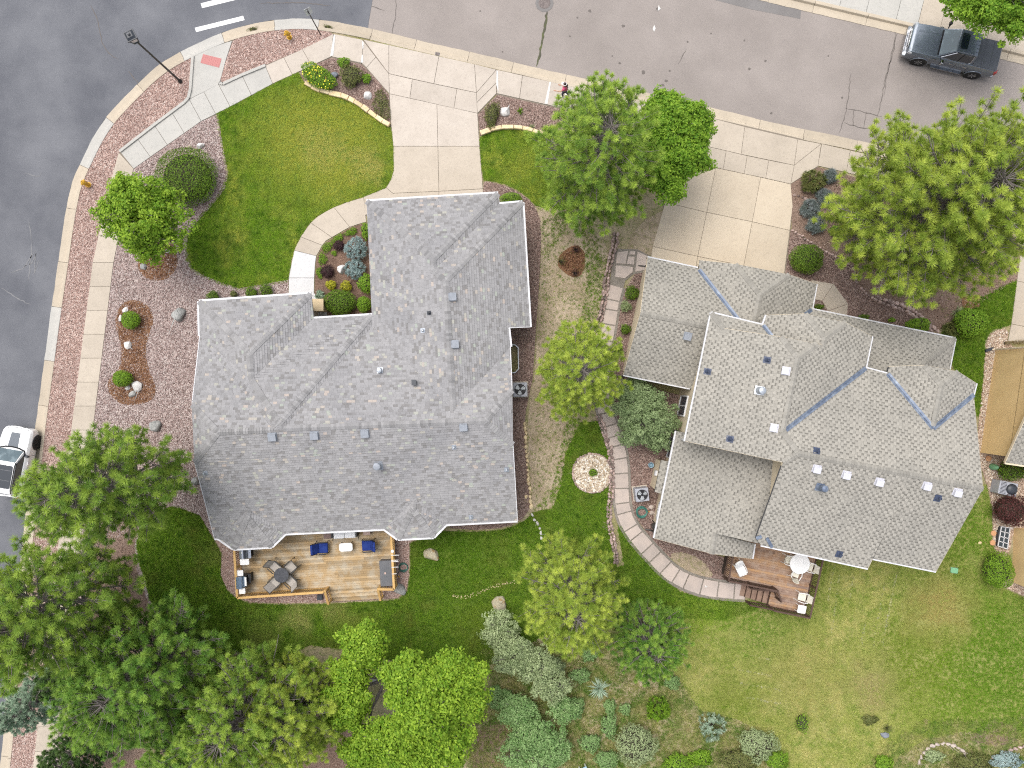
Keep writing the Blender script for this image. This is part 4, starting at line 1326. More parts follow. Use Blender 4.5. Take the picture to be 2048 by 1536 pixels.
def box_vent(par, V, F, px, py, mat, size=.40):
    q, n = on_roof(V, F, px, py)
    M = slope_matrix(n)
    m = MB()
    m.box(q + n * .012, (size * 1.2, size * 1.15, .02), m=M)
    vs = []
    s = size / 2
    for x, y, z in ((-s, -s, .02), (s, -s, .02), (s, s, .02), (-s, s, .02), (-s, -s, .17), (s, -s, .17), (s, s * .9, .10), (-s, s * .9, .10)):
        vs.append(q + M @ Vector((x, y, z)))
    m.add(vs, [(3, 2, 1, 0), (4, 5, 6, 7), (0, 1, 5, 4), (1, 2, 6, 5), (2, 3, 7, 6), (3, 0, 4, 7)])
    m.box(q + M @ Vector((0, -s * .1, .175)), (size * 1.06, size * .9, .015), m=M @ Matrix.Rotation(.14, 3, 'X').inverted())
    return m.build('roof_vent', MT[mat], par, world=True)


def pipe_vent(par, V, F, px, py, mat, r=.06, h=.35, name='vent_pipe', flash=None):
    q, n = on_roof(V, F, px, py)
    M = slope_matrix(n)
    m = MB()
    m.box(q + n * .018, (r * 5, r * 5.5, .012), m=M)
    m.lathe([(r * 2.0, 0), (r * 1.2, .10), (r, .12), (r, h), (r * .75, h), (r * .75, h - .05)], q, 10)
    return m.build(name, MT[mat], par, world=True)


def cap_vent(par, V, F, px, py, mat, r=.13, h=.45):
    q, n = on_roof(V, F, px, py)
    M = slope_matrix(n)
    m = MB()
    m.box(q + n * .018, (r * 3.2, r * 3.4, .012), m=M)
    m.lathe([(r * 1.5, 0), (r * .9, .14), (r * .9, h * .7), (r * 1.35, h * .7), (r * 1.35, h * .95), (r * 1.1, h), (r * .3, h * 1.05)], q, 16)
    return m.build('flue_cap', MT[mat], par, world=True, smooth=False)


def walls(par, outline, z0, z1, mat, d=.42, name='wall', base=None):
    m = MB()
    m.prism(inset(outline, d), z0, z1)
    return m.build(name, MT[mat], par, world=True)


def gable(par, pts, zb, mat, shift, name='gable_wall'):
    """upright wall closed by the rake line pts (3-D), set back by `shift`"""
    m = MB()
    P = [Vector(p) + Vector(shift) for p in pts]
    top = [p - Vector((0, 0, .13)) for p in P]
    bot = [Vector((p.x, p.y, zb)) for p in P]
    th = Vector(shift).normalized() * .1
    n = len(P)
    vs = top + bot + [p + th for p in top] + [p + th for p in bot]
    fs = []
    for i in range(n - 1):
        fs += [(i, i + 1, n + i + 1, n + i), (2 * n + i, 3 * n + i, 3 * n + i + 1, 2 * n + i + 1), (i, 2 * n + i, 2 * n + i + 1, i + 1)]
    m.add(vs, fs)
    return m.build(name, MT[mat], par, world=True)


def house_roof(house, V, F, style, caps, cap_w=.17, seed=3, name='roof'):
    rr = random.Random(seed)
    dk = MB()
    roof_deck(F, V, dk)
    roof = dk.build(name, MT['roof_deck'], house, world=True)
    sh = MB()
    for f in F:
        P = [Vector(V[k]) for k in f[1]]
        n = newell(P)
        c = sum(P, Vector()) / len(P)
        if max(abs((p - c).dot(n)) for p in P) < .03:
            shingle(sh, P, style, rr)
        else:
            for tri in tessellate_polygon([P]): shingle(sh, [P[i] for i in tri], style, rr)
    sh.build('shingles', MT['shingle_' + style], roof, world=True, kind='stuff')
    cp = MB()
    ridge_caps(cp, V, F, caps, rr, style, cap_w)
    cp.build('ridge_caps', MT['shingle_' + style], roof, world=True, kind='stuff')
    return roof


FA = [('front_wing', ['A1', 'A2', 'P']), ('west_wing', ['A1', 'P', 'R1', 'R2', 'V2', 'B1']), ('east_wing', ['A2', 'C1', 'R1', 'P']), ('mid_front', ['C1', 'C2', 'R2', 'R1']), ('mid_east', ['C2', 'C3', 'V3', 'R2']),
      ('front_left', ['B1', 'V2', 'PL', 'J1']), ('west_clip', ['J1', 'PL', 'J2']), ('rear', ['J2', 'PL', 'V2', 'R2', 'V3', 'PR', 'K2', 'RR', 'g2', 'U', 'g1', 'e2', 'T', 'e1', 'RL']), ('east_clip', ['K1', 'K2', 'PR']),
      ('front_right', ['C3', 'GR', 'a7', 'K1', 'PR', 'V3']), ('garage_west', ['a1', 'p1', 'p1b', 'p2', 'GR', 'C3']), ('garage_front', ['a1', 'a2', 'p1']), ('garage_strip', ['a2', 'a3', 'p1b', 'p1']), ('garage_front2', ['a3', 'a4', 'p2', 'p1b']),
      ('garage_east', ['a4', 'a5', 'a6', 'a7', 'GR', 'p2']), ('bay1w', ['e1', 'f1', 'ap']), ('bay1w2', ['e1', 'ap', 'T']), ('bay1s', ['f1', 'f2', 'ap']), ('bay1e', ['f2', 'e2', 'ap']), ('bay1e2', ['e2', 'T', 'ap']),
      ('bay2w', ['g1', 'h1', 'aq']), ('bay2w2', ['g1', 'aq', 'U']), ('bay2s', ['h1', 'h2', 'aq']), ('bay2e', ['h2', 'g2', 'aq']), ('bay2e2', ['g2', 'U', 'aq'])]
hA = thing('house', 'big single storey house with mottled grey shingle roof and golden deck behind', 'house', (-8, 1, 0))
house_roof(hA, VA, FA, 'a', [('A1', 'P'), ('A2', 'P'), ('P', 'R1'), ('R1', 'R2'), ('C2', 'R2'), ('J1', 'PL'), ('J2', 'PL'), ('PL', 'V2'), ('V3', 'PR'), ('K1', 'PR'), ('K2', 'PR'),
                             ('a1', 'p1'), ('a2', 'p1'), ('p1', 'p1b'), ('p1b', 'p2'), ('a4', 'p2'), ('p2', 'GR'), ('f1', 'ap'), ('f2', 'ap'), ('ap', 'T'), ('h1', 'aq'), ('h2', 'aq'), ('aq', 'U')])
cp = MB()
VA['C1b'] = (-11.0, 3.55, 2.9)
VA['apx'] = tuple(on_roof(VA, FA, 682, 682)[0])
ridge_caps(cp, VA, [('mid_front', ['C1b', 'apx', 'C2'])], [('C1b', 'apx')], random.Random(5), 'a')
cp.build('ridge_caps', MT['shingle_a'], bpy.data.objects['roof'], world=True, kind='stuff')
gutter(VA, out_dir(VA, [('A1', 'A2'), ('A2', 'C1'), ('A1', 'B1'), ('C1', 'C2'), ('a1', 'a2'), ('a3', 'a4'), ('a4', 'a5'), ('a1', 'C3'), ('a6', 'a7'), ('e2', 'g1'), ('g2', 'RR'), ('f1', 'f2'), ('e1', 'f1'), ('f2', 'e2'), ('g1', 'h1'), ('h1', 'h2'), ('h2', 'g2'), ('RL', 'e1')], (-8, 0, 0)), hA, MT['white_trim'])
for a, b in (('a2', 'a3'), ('a6', 'a5'), ('B1', 'J1'), ('J2', 'RL'), ('a7', 'K1'), ('RR', 'K2')):
    m = MB()
    m.bar(Vector(VA[a]) + Vector((0, 0, -.06)), Vector(VA[b]) + Vector((0, 0, -.06)), .04, .16)
    m.build('rake_board', MT['white_trim'], hA, world=True)
OUTA = [VA[k][:2] for k in ('A1', 'A2', 'C1', 'C2', 'a1', 'a2', 'a3', 'a4', 'a5', 'a6', 'RR', 'g2', 'h2', 'h1', 'g1', 'e2', 'f2', 'f1', 'e1', 'RL')]
walls(hA, OUTA, -.05, 2.5, 'stucco_grey', .45)
gable(hA, [VA[k] for k in ('B1', 'J1', 'J2', 'RL')], 2.5, 'stucco_grey', (.45, .02, 0))
gable(hA, [VA[k] for k in ('a6', 'a7', 'K1', 'K2', 'RR')], 2.5, 'stucco_grey', (-.45, .02, 0))
for p in ((903.5, 594), (908.5, 688.5), (545, 873), (629, 870), (730, 866), (927, 853)): box_vent(hA, VA, FA, *p, 'vent_grey')
cap_vent(hA, VA, FA, 760, 741, 'galv', .10, .32)
cap_vent(hA, VA, FA, 757, 931, 'vent_grey', .15, .6)
for p in ((846, 661), (908, 894), (1013, 939), (411, 946), (942, 1034)): pipe_vent(hA, VA, FA, *p, 'galv', .05, .3)
pipe_vent(hA, VA, FA, 858.5, 626, 'dark_metal', .045, .3)
q, n = on_roof(VA, FA, 829, 765)
m = MB()
m.box(q + Vector((0, 0, .14)), (.2, .26, .3))
m.box(q + Vector((0, 0, .30)), (.25, .31, .03))
m.build('roof_fan_hood', MT['dark_metal'], hA, world=True)
# porch: cream pier at the entry
m = MB()
c = at(646, 614, 0)
m.box((c[0], c[1], .55), (.55, .6, 1.1))
m.box((c[0], c[1], 1.14), (.66, .72, .08))
m.build('porch_pier', MT['tan_pier'], hA, world=True)

# second house
FB = [('front', ['A', 'B', 'b3', 'vv', 'gR', 'gL']), ('rear', ['gL', 'gR', 'br2', 'br', 'bl']), ('bay_west', ['Bp', 'C', 'pk', 'r1', 'vv', 'b3']), ('bay_clip', ['C', 'D', 'pk']), ('bay_east', ['D', 'E', 'Fq', 'f2', 'f3', 'r1', 'pk']),
      ('porch', ['Fq', 'G', 'hp', 'hq', 'f4', 'f3', 'f2']), ('porch_east', ['G', 'Gs', 'Gs2', 'hq', 'hp'])]
FU = [('west', ['H', 's0', 'C1', 'k1', 'q1', 'M', 'Lh', 'L0']), ('skirt', ['H', 'I', 'I2', 's0']), ('clip1', ['C1', 'D1', 'k1']), ('east1', ['k1', 'D1', 'r2', 'k2', 'D2', 'n3', 'n4', 'va', 'q1']), ('west2', ['n0', 'C2', 'k2', 'r2', 'I2', 'I']),
      ('clip2', ['C2', 'D2', 'k2']), ('main_front', ['n4', 'm1', 'q3', 'd4', 'RM', 'RS', 'M', 'q1', 'va']), ('west3', ['mh', 'C3', 'k3', 'q3', 'm1']), ('clip3', ['C3', 'D3', 'k3']), ('east3', ['k3', 'D3', 'd3', 'd4', 'q3']),
      ('main_rear', ['M', 'RS', 'bs2', 'b0', 'b1', 'Lh']), ('main_rear2', ['RS', 'RM', 'be', 'bs'])]
hB = thing('house', 'two storey cream house with weathered tan shingle roof and blue valley metal', 'house', (15, -1, 0))
rB = house_roof(hB, VB, FB, 'b', [('gL', 'gR'), ('pk', 'C'), ('pk', 'D'), ('pk', 'r1'), ('G', 'hp')], .15, 5, 'garage_roof')
rU = house_roof(hB, VU, FU, 'b', [('k1', 'C1'), ('k1', 'D1'), ('k1', 'q1'), ('q1', 'M'), ('M', 'Lh'), ('k2', 'C2'), ('k2', 'D2'), ('k2', 'r2'), ('k3', 'C3'), ('k3', 'D3'), ('k3', 'q3'), ('M', 'RS'), ('RS', 'RM'), ('H', 's0')], .15, 6, 'upper_roof')
# low rear roof under the tall west wall
su, cu = math.sin(math.radians(11.6)), math.cos(math.radians(11.6))
UB, VBv = Vector((cu, -su, 0)), Vector((-su, -cu, 0))
e0, e1_ = Vector(at(1353, 862, 2.7)), Vector(at(1310.5, 1077, 2.7))
e1_ = e0 + VBv * (e1_ - e0).dot(VBv)


def westp(px, py):
    z = 3.0
    for _ in range(30):
        p = Vector(at(px, py, z))
        z = 2.7 + .36 * (p - e0).dot(UB)
    return tuple(Vector(at(px, py, z)))


VL = {'e0': tuple(e0), 'e1': tuple(e1_), 'rb': westp(1424, 1107.5), 'rt': westp(1431, 1067), 'w1': westp(1530, 1085), 'w0': westp(1575, 930), 't0': westp(1390, 870)}
VL['w2'] = westp(1513, 1086)
zg = VL['rt'][2] - .36 * (Vector(at(1509, 1087, 3.0)) - Vector(VL['rt'])).dot(UB)
VL['s1'] = at(1509, 1087.5, zg)
VL['s2'] = at(1504, 1117.5, zg)
FL = [('low_west', ['e0', 't0', 'w0', 'w1', 'w2', 'rt', 'rb', 'e1']), ('low_east', ['rt', 's1', 's2', 'rb'])]
rL = house_roof(hB, VL, FL, 'b', [('rt', 'rb')], .15, 8, 'rear_roof')
gutter(VL, out_dir(VL, [('e0', 'e1'), ('s1', 's2')], (11, -6, 0)), hB, MT['white_trim'], .09, .09)
gutter(VB, out_dir(VB, [('A', 'B'), ('bl', 'br'), ('E', 'Fq'), ('Fq', 'G'), ('G', 'Gs')], (14, 3, 0)), hB, MT['white_trim'], .08, .09)
gutter(VU, out_dir(VU, [('H', 'I'), ('H', 'L0'), ('I', 'n0'), ('n3', 'n4'), ('n4', 'm1'), ('d3', 'd4'), ('be', 'bs'), ('b0', 'bs2')], (17, -3, 0)), hB, MT['white_trim'], .08, .09)
for V, prs in ((VB, (('A', 'gL'), ('gL', 'bl'), ('Bp', 'C'), ('C', 'D'), ('D', 'E'), ('B', 'Bp'))), (VU, (('L0', 'Lh'), ('Lh', 'b0'), ('d4', 'RM'), ('RM', 'be'), ('n0', 'C2'), ('C2', 'D2'), ('D2', 'n3'), ('mh', 'C3'), ('C3', 'D3'), ('D3', 'd3'), ('s0', 'C1'), ('C1', 'D1'), ('D1', 'r2'), ('bs2', 'bs'))), (VL, (('e1', 'rb'), ('rb', 's2')))):
    for a, b in prs:
        m = MB()
        m.bar(Vector(V[a]) + Vector((0, 0, -.075)), Vector(V[b]) + Vector((0, 0, -.075)), .03, .13)
        m.build('rake_board', MT['stucco'], hB, world=True)


def valley(V, a, b, w, par, s0=0.0, s1=1.0):
    A, B = Vector(V[a]), Vector(V[b])
    A, B = A.lerp(B, s0), A.lerp(B, s1)
    d = (B - A).normalized()
    h = d.cross(Vector((0, 0, 1))).normalized()
    m = MB()
    z = Vector((0, 0, .036))
    vs = [A + h * w + z, A - h * w + z, B - h * w * .9 + z, B + h * w * .9 + z, A + z * .6, B + z * .6]
    m.add([A + h * w + z * 1.6, A + z, B + z, B + h * w + z * 1.6], [(0, 1, 2, 3)])
    m.add([A - h * w + z * 1.6, A + z, B + z, B - h * w + z * 1.6], [(3, 2, 1, 0)])
    m.bar(A + z * 1.3, B + z * 1.3, .02, .03)
    m.build('valley_flashing', MT['flashing'], par, world=True)


VB['b3v'] = tuple(Vector(VB['b3']) + Vector((.02, -.02, .01)))
valley(VB, 'b3', 'vv', .11, rB)
valley(VB, 'Fq', 'f2', .11, rB, .05, 1.0)
valley(VU, 'I', 'I2', .10, rU)
valley(VU, 'n4', 'va', .12, rU)
valley(VU, 'm1', 'q3', .12, rU)
valley(VU, 'd4', 'q3', .12, rU)
for p, q in (((1512, 1076), (1523, 1072)), ((1533, 1075), (1544, 1094))):
    A, B = on_roof(VU, FU, *p), on_roof(VU, FU, *q)
    if A and B:
        m = MB()
        m.bar(A[0] + A[1] * .04, B[0] + B[1] * .04, .17, .03)
        m.build('roof_flashing', MT['flashing'], rU, world=True)
OUTL = [VB[k][:2] for k in ('A', 'B', 'Bp', 'E', 'Fq', 'G', 'Gs')] + [at2(1880, 880), at2(1600, 900), at2(1400, 830), VB['br'][:2], VB['bl'][:2]]
walls(hB, OUTL, -.05, 2.55, 'stucco', .3)
OUTU = [VU[k][:2] for k in ('H', 'I', 'n0', 'n3', 'n4', 'm1', 'mh', 'd3', 'be', 'bs', 'bs2', 'b0', 'Lh', 'L0')]
walls(hB, OUTU, -.05, 5.02, 'stucco', .4, 'upper_wall')
_a, _d = Vector(VL['e0']) + UB * .35 + VBv * .12, Vector(VL['e1']) + UB * .35 - VBv * .35
_c = Vector(VL['s2']) - UB * .35 - VBv * .35
OUTR = [(p.x, p.y) for p in (_a, _a + UB * 4.5, _c + (-VBv) * 4.5, _c, _d)]
walls(hB, OUTR, -.06, 2.72, 'stucco', 0.0, 'rear_wall')
gable(hB, [VB[k] for k in ('A', 'gL', 'bl')], 2.5, 'stucco', UB * .3)
gable(hB, [VU[k] for k in ('b0', 'Lh')], 4.9, 'stucco', UB * .4)
gable(hB, [VU[k] for k in ('Lh', 'L0')], 4.9, 'stucco', -VBv * .4)
gable(hB, [VU[k] for k in ('d4', 'RM', 'be')], 4.9, 'stucco', -UB * .4)
gable(hB, [VU[k] for k in ('C1', 'D1')], 5.5, 'stucco', VBv * .3)
gable(hB, [VU[k] for k in ('s0', 'C1')], 5.0, 'stucco', VBv * .3)
gable(hB, [VU[k] for k in ('n0', 'C2', 'D2', 'n3')], 4.9, 'stucco', VBv * .4)
gable(hB, [VU[k] for k in ('mh', 'C3', 'D3', 'd3')], 4.9, 'stucco', VBv * .4)
gable(hB, [VB[k] for k in ('Bp', 'C', 'D', 'E')], 2.5, 'stucco', VBv * .35)
gable(hB, [VL[k] for k in ('e1', 'rb', 's2')], 2.5, 'stucco', -VBv * .35)
for p in ((1572, 742), (1548, 856), (1633, 937), (1692, 949), (1758, 963), (1853, 971), (1914, 984)): box_vent(hB, VU, FU, *p, 'vent_white', .36)
box_vent(hB, VB, FB, 1375, 672, 'vent_grey', .38)
for p in ((1534, 720), (1415, 743), (1460, 878), (1633, 902), (1875, 996), (1678, 1108)): pipe_vent(hB, VU, FU, *p, 'copper', .07, .3)
cap_vent(hB, VU, FU, 1519, 781, 'galv', .14, .5)
cap_vent(hB, VU, FU, 1639, 974, 'flashing', .13, .7)


def wall_window(par, a, b, t, z0, z1, wid, d, mat='stucco', panes=2):
    """window on the wall that runs below the eave a-b (3-D), set in by d, centred at t"""
    A, B = Vector(a), Vector(b)
    dr = (B - A)
    dr.z = 0
    dr.normalize()
    n = Vector((dr.y, -dr.x, 0))
    if n.x > 0: n = -n
    c = A.lerp(B, t) - n * d
    m = MB()
    fr = .07
    zc = (z0 + z1) / 2
    R3 = Matrix((dr, n, Vector((0, 0, 1)))).transposed()
    for s in (-1, 1):
        p = c + dr * (s * wid / 2) + n * .03
        m.box((p.x, p.y, zc), (fr, .1, z1 - z0 + fr), m=R3)
    for z in (z0, z1):
        p = c + n * .032
        m.box((p.x, p.y, z), (wid - fr, .1, fr), m=R3)
    for i in range(1, panes):
        p = c + dr * (wid * (i / panes - .5)) + n * .03
        m.box((p.x, p.y, zc), (.05, .08, z1 - z0 - fr), m=R3)
    f = m.build('window', MT['white_trim'], par, world=True)
    for i in range(panes):
        g = MB()
        p = c + dr * (wid * ((i + .5) / panes - .5)) + n * .025
        g.box((p.x, p.y, zc), (wid / panes - .08, .03, z1 - z0 - fr), m=R3)
        g.build('pane', MT['glass'], f, world=True)
    return f


H_, L0_ = Vector(VU['H']), Vector(VU['L0'])
wall_window(hB, H_, L0_, .73, .75, 2.4, 1.15, .4)
wall_window(hB, VL['e0'], VL['e1'], .17, .3, 1.5, 1.2, .35)
wall_window(hB, VL['e0'], VL['e1'], .78, .9, 2.1, .95, .35, panes=1)
# fireplace bump-out with its own little roof
p0 = Vector(VL['e0']).lerp(Vector(VL['e1']), .31) + UB * .35
p1 = Vector(VL['e0']).lerp(Vector(VL['e1']), .58) + UB * .35
m = MB()
vs = []
for p in (p0, p1):
    for dx, z in ((0, -.05), (-.62, -.05), (-.62, 2.05), (0, 2.4)):
        q = p + UB * dx
        vs.append((q.x, q.y, z))
m.add(vs, [(0, 1, 2, 3), (7, 6, 5, 4), (1, 5, 6, 2), (2, 6, 7, 3), (0, 3, 7, 4), (0, 4, 5, 1)])
m.build('fireplace_bump', MT['stucco'], hB, world=True)
VX = {'a': tuple(Vector((p0.x, p0.y, 2.08)) - UB * .72 - VBv * .1), 'b': tuple(Vector((p1.x, p1.y, 2.08)) - UB * .72 + VBv * .1), 'c': tuple(Vector((p1.x, p1.y, 2.47)) + VBv * .1), 'd': tuple(Vector((p0.x, p0.y, 2.47)) - VBv * .1)}
FX = [('bump', ['a', 'b', 'c', 'd'])]
house_roof(hB, VX, FX, 'b', [], .15, 9, 'bump_roof')
m = MB()
q = p0.lerp(p1, .45) - UB * .68
m.box((q.x, q.y, 1.2), (.14, .3, .3), rz=-math.radians(11.6))
m.build('wall_vent', MT['white_trim'], hB, world=True)
for (V, k, dz) in ((VU, 'L0', 5.0), (VB, 'bl', 2.6), (VB, 'A', 2.6), (VL, 'e1', 2.6)):
    m = MB()
    b = Vector(V[k])
    w = b + UB * .36
    pts = [(b.x, b.y, b.z - .1), (b.x, b.y, b.z - .22), (w.x, w.y, b.z - .6), (w.x, w.y, 2.9 if k == 'L0' else .15)]
    if k != 'L0': pts.append((w.x - .4, w.y + .05, .06))
    m.tube(pts, .045, 6)
    m.build('downspout', MT['white_trim'] if k == 'L0' else MT['iron'], hB, world=True)

# third house, mostly outside the picture
hC = thing('house', 'golden stucco house at the right edge with grey roof corner', 'house', (33, -2, 0))
w0, w1 = Vector(at(1960, 905, 0)), Vector(at(1990, 701, 0))
dC = (w1 - w0).normalized()
nC = Vector((dC.y, -dC.x, 0))
LC = (w1 - w0).length
m = MB()
pr = [w0, w0 + dC * LC, w0 + dC * LC + nC * 9, w0 + nC * 9]
zs = [2.6, 3.4, 3.4, 2.6]
m.prism([(p.x, p.y) for p in pr], -.05, 2.55)
m.build('wall', MT['stucco_gold'], hC, world=True)
rid = w0 + dC * (LC * .95)
VC = {'a': tuple(w0 - dC * .35 - nC * .3 + Vector((0, 0, 2.7))), 'r': tuple(rid - nC * .3 + Vector((0, 0, 2.7 + .41 * (LC * .95 + .35)))), 'r2': tuple(rid + nC * 9 + Vector((0, 0, 2.7 + .41 * (LC * .95 + .35)))), 'a2': tuple(w0 - dC * .35 + nC * 9 + Vector((0, 0, 2.7)))}
FC = [('south', ['a', 'r', 'r2', 'a2'])]
house_roof(hC, VC, FC, 'b', [], .15, 12, 'roof')
gable(hC, [VC['a'], VC['r']], 2.5, 'stucco_gold', nC * .3)
m = MB()
e = Vector((w1.x, w1.y, 0)) + nC * .1
m.prism([(p.x, p.y) for p in (w1 + nC * .02, w1 + nC * 9, w1 + nC * 9 - dC * .5, w1 + nC * .02 - dC * .5)], 2.5, 5.2)
m.build('upper_wall', MT['stucco_gold'], hC, world=True)
gutter(VC, out_dir(VC, [('a', 'a2')], (33, 2, 0)), hC, MT['stucco'], .1, .1)
m = MB()
m.bar(Vector(VC['a']) - Vector((0, 0, .07)), Vector(VC['r']) - Vector((0, 0, .07)), .04, .15)
m.build('rake_board', MT['stucco'], hC, world=True)
m = MB()
m.tube([(w1.x - .12, w1.y + .05, 5), (w1.x - .12, w1.y + .05, .2), (w1.x - .35, w1.y + .08, .08)], .05, 6)
m.build('downspout', MT['stucco'], hC, world=True)
m = MB()
m.box((w1.x - .42, w1.y + .05, .1), (.5, .16, .12), rz=.3)
m.build('downspout_foot', MT['dark_metal'], hC, world=True)
v0, v1 = Vector(at(2024, 1164, 0)), Vector(at(2027, 1056, 0))
m = MB()
m.prism([(p.x, p.y) for p in (v0, v1, v1 + Vector((5, 0, 0)), v0 + Vector((5, 0, 0)))], -.05, 4.5)
m.build('rear_wall', MT['stucco_gold'], hC, world=True)

# ------------------------------------------------------------------ paths, walls of stone, boulders
def lump(rx, ry, rz, seed, n=26, sub=1, flatten=.25):
    """an angular stone: hull of random points, edges eased"""
    r = random.Random(seed)
    bm = bmesh.new()
    for i in range(n):
        d = Vector((r.gauss(0, 1), r.gauss(0, 1), r.gauss(0, 1))).normalized()
        k = r.uniform(.82, 1.08)
        bm.verts.new((d.x * rx * k, d.y * ry * k, max(-flatten, d.z) * rz * k))
    g = bmesh.ops.convex_hull(bm, input=list(bm.verts))
    loose = [v for v in bm.verts if not v.link_faces]
    for v in loose: bm.verts.remove(v)
    if sub:
        bmesh.ops.bevel(bm, geom=list(bm.edges), offset=min(rx, ry, rz) * .09, segments=1, affect='EDGES', profile=.6)
    bm.verts.index_update()
    m = MB()
    m.add([v.co.copy() for v in bm.verts], [tuple(v.index for v in f.verts) for f in bm.faces])
    bm.free()
    return m


BOULDERS = [  # x, y, half width, half depth (survey units), height m, rotation deg, material, label
    (356, 628, 15, 16, .55, 10, 'boulder_grey', 'grey round boulder alone on gravel beside the front roof corner'),
    (309, 853, 14, 13, .5, -20, 'boulder_grey', 'grey boulder on gravel just above the big left pine'),
    (255, 690, 9.5, 10.5, .32, 0, 'boulder_white', 'pale round boulder at the waist of the mulch island'),
    (250, 620, 6, 7, .25, 30, 'boulder_white', 'small white stone above the upper globe shrub'),
    (240.5, 637, 6, 8.5, .28, 0, 'boulder_white', 'white stone touching left side of the upper globe shrub'),
    (273, 773, 12, 14, .42, 15, 'boulder_white', 'largest white boulder below the lower globe shrub'),
    (255, 776, 7, 5.5, .24, 10, 'boulder_white', 'small white stone between lower globe shrub and bigger boulders'),
    (264, 789, 7, 9.5, .28, 35, 'boulder_grey', 'grey stone leaning against the largest white boulder'),
    (286, 534, 7, 8.5, .34, 10, 'boulder_grey', 'grey block at left rim of the maple mulch'),
    (335, 502, 8, 5, .28, -10, 'boulder_white', 'pale stone half under the lime green street tree'),
    (400, 291, 10, 6, .3, -20, 'boulder_white', 'white stone behind the big clipped hedge'),
    (379, 294, 8, 3.5, .22, 0, 'boulder_tan', 'small pinkish stone left of stone behind hedge'),
    (391, 962, 9, 10, .36, 0, 'boulder_grey', 'grey boulder half under the west eave'),
    (667, 151, 11, 8, .35, -30, 'boulder_dark', 'blue grey boulder beside the yellow flowering shrub'),
    (735, 191, 9.5, 10, .35, 0, 'boulder_white', 'white boulder in corner bed left of the driveway'),
    (1010.5, 222, 11, 11, .36, 30, 'boulder_white', 'white boulder in bed right of the driveway'),
    (684, 538, 11, 11, .5, 30, 'boulder_white', 'white boulder leaning on lower blue spruce by the entry'),
    (862, 1111, 18, 15, .45, 25, 'boulder_tan', 'lichen stained boulder on the back lawn'),
    (998, 1212, 17, 19, .6, 20, 'boulder_tan', 'tan boulder peeking out above the grey juniper'),
    (799, 1180, 15, 13, .4, 30, 'boulder_grey', 'flat grey boulder at corner of the golden deck'),
    (501, 1322, 9, 8, .3, 0, 'boulder_grey', 'grey stone in needle bed below the back lawn'),
    (1053, 994, 4.5, 5.5, .16, 0, 'sandstone', 'small orange stone in gravel bed beside the roof'),
    (186, 1131, 12, 9, .4, 0, 'boulder_dark', 'dark boulder on needle litter under the left pines'),
    (1770, 1471, 10, 7, .3, 0, 'boulder_dark', 'grey stone under spiky yucca on lower lawn'),
    (1960, 1085, 4, 4, .12, 0, 'sandstone', 'small tan stone lying in grass near the window well'),
    (749, 1358, 9, 8, .3, 0, 'boulder_grey', 'pale stone under the fork of the bright green tree'),
    (1413, 1172, 5, 4, .16, 0, 'boulder_white', 'small pinkish stone between sand patch and brown deck'),
]
for i, (x, y, rx, ry, h, rot, mt, lb) in enumerate(BOULDERS):
    c = at(x, y, h * .4)
    k = (HC - h * .4) / FP
    o = lump(rx * k, ry * k, h * .8, 100 + i).build('boulder', MT[mt])
    o.location = (c[0], c[1], h * .14)
    o.rotation_euler = (0, 0, -math.radians(rot))
    tag(o, lb, 'boulder', 'landscape boulders')

PROTO = [lump(1, 1, 1, 300 + i, n=18, sub=1) for i in range(8)]


def rocks_along(par, pts, step, rpx, mat, hz, rows=1, jit=.3, name='stone', seed=1, elong=1.0, embed=.3):
    """separate stones set along a line; alike stones share mesh data"""
    r = random.Random(seed)
    p = polyline([Vector(q) for q in P2(pts)], step)
    nr = side(p)
    srcs = []
    for i, (a, n) in enumerate(zip(p, nr)):
        t = math.atan2(-n.x, n.y) if False else math.atan2(n.y, n.x) + math.pi / 2
        for k in range(rows):
            c = a + n * ((k - (rows - 1) / 2) * rpx * 1.7) + Vector((r.uniform(-jit, jit), r.uniform(-jit, jit))) * rpx
            s = rpx * r.uniform(.8, 1.25)
            z = hz * r.uniform(.7, 1.2)
            j = r.randrange(8)
            if len(srcs) < 8:
                o = PROTO[j].build(name, MT[mat], par)
                srcs.append(o)
            else:
                o = share(srcs[r.randrange(8)], name, par)
            o.location = Vector((c.x, c.y, z * embed)) - ORG[par.name]
            o.rotation_euler = (r.uniform(-.15, .15), r.uniform(-.15, .15), t + r.uniform(-.25, .25))
            o.scale = (s * elong, s * r.uniform(.8, 1.0), z)


def cut_stones(par, pts, step, w, h, mat, name='stone', seed=1):
    """dressed blocks laid end to end along a curve"""
    r = random.Random(seed)
    p = [Vector(q) for q in P2(chaikin(pts, 2, False))]
    L = polyline(p, .08)
    i = 0
    while i < len(L) - 3:
        n = max(3, int(step * r.uniform(.7, 1.25) / .08))
        j = min(i + n, len(L) - 1)
        a, b = L[i], L[j]
        d = (b - a)
        if d.length < .08: break
        d.normalize()
        q = Vector((d.y, -d.x))
        ww = w * r.uniform(.85, 1.15) / 2
        g = .012
        poly = [a + d * g + q * ww * r.uniform(.9, 1.1), b - d * g + q * ww * r.uniform(.9, 1.1), b - d * g - q * ww, a + d * g - q * ww]
        m = MB()
        m.prism([(v.x, v.y) for v in poly], -.02, h * r.uniform(.85, 1.15), bev=.02)
        m.build(name, MT[mat], par, world=True)
        i = j


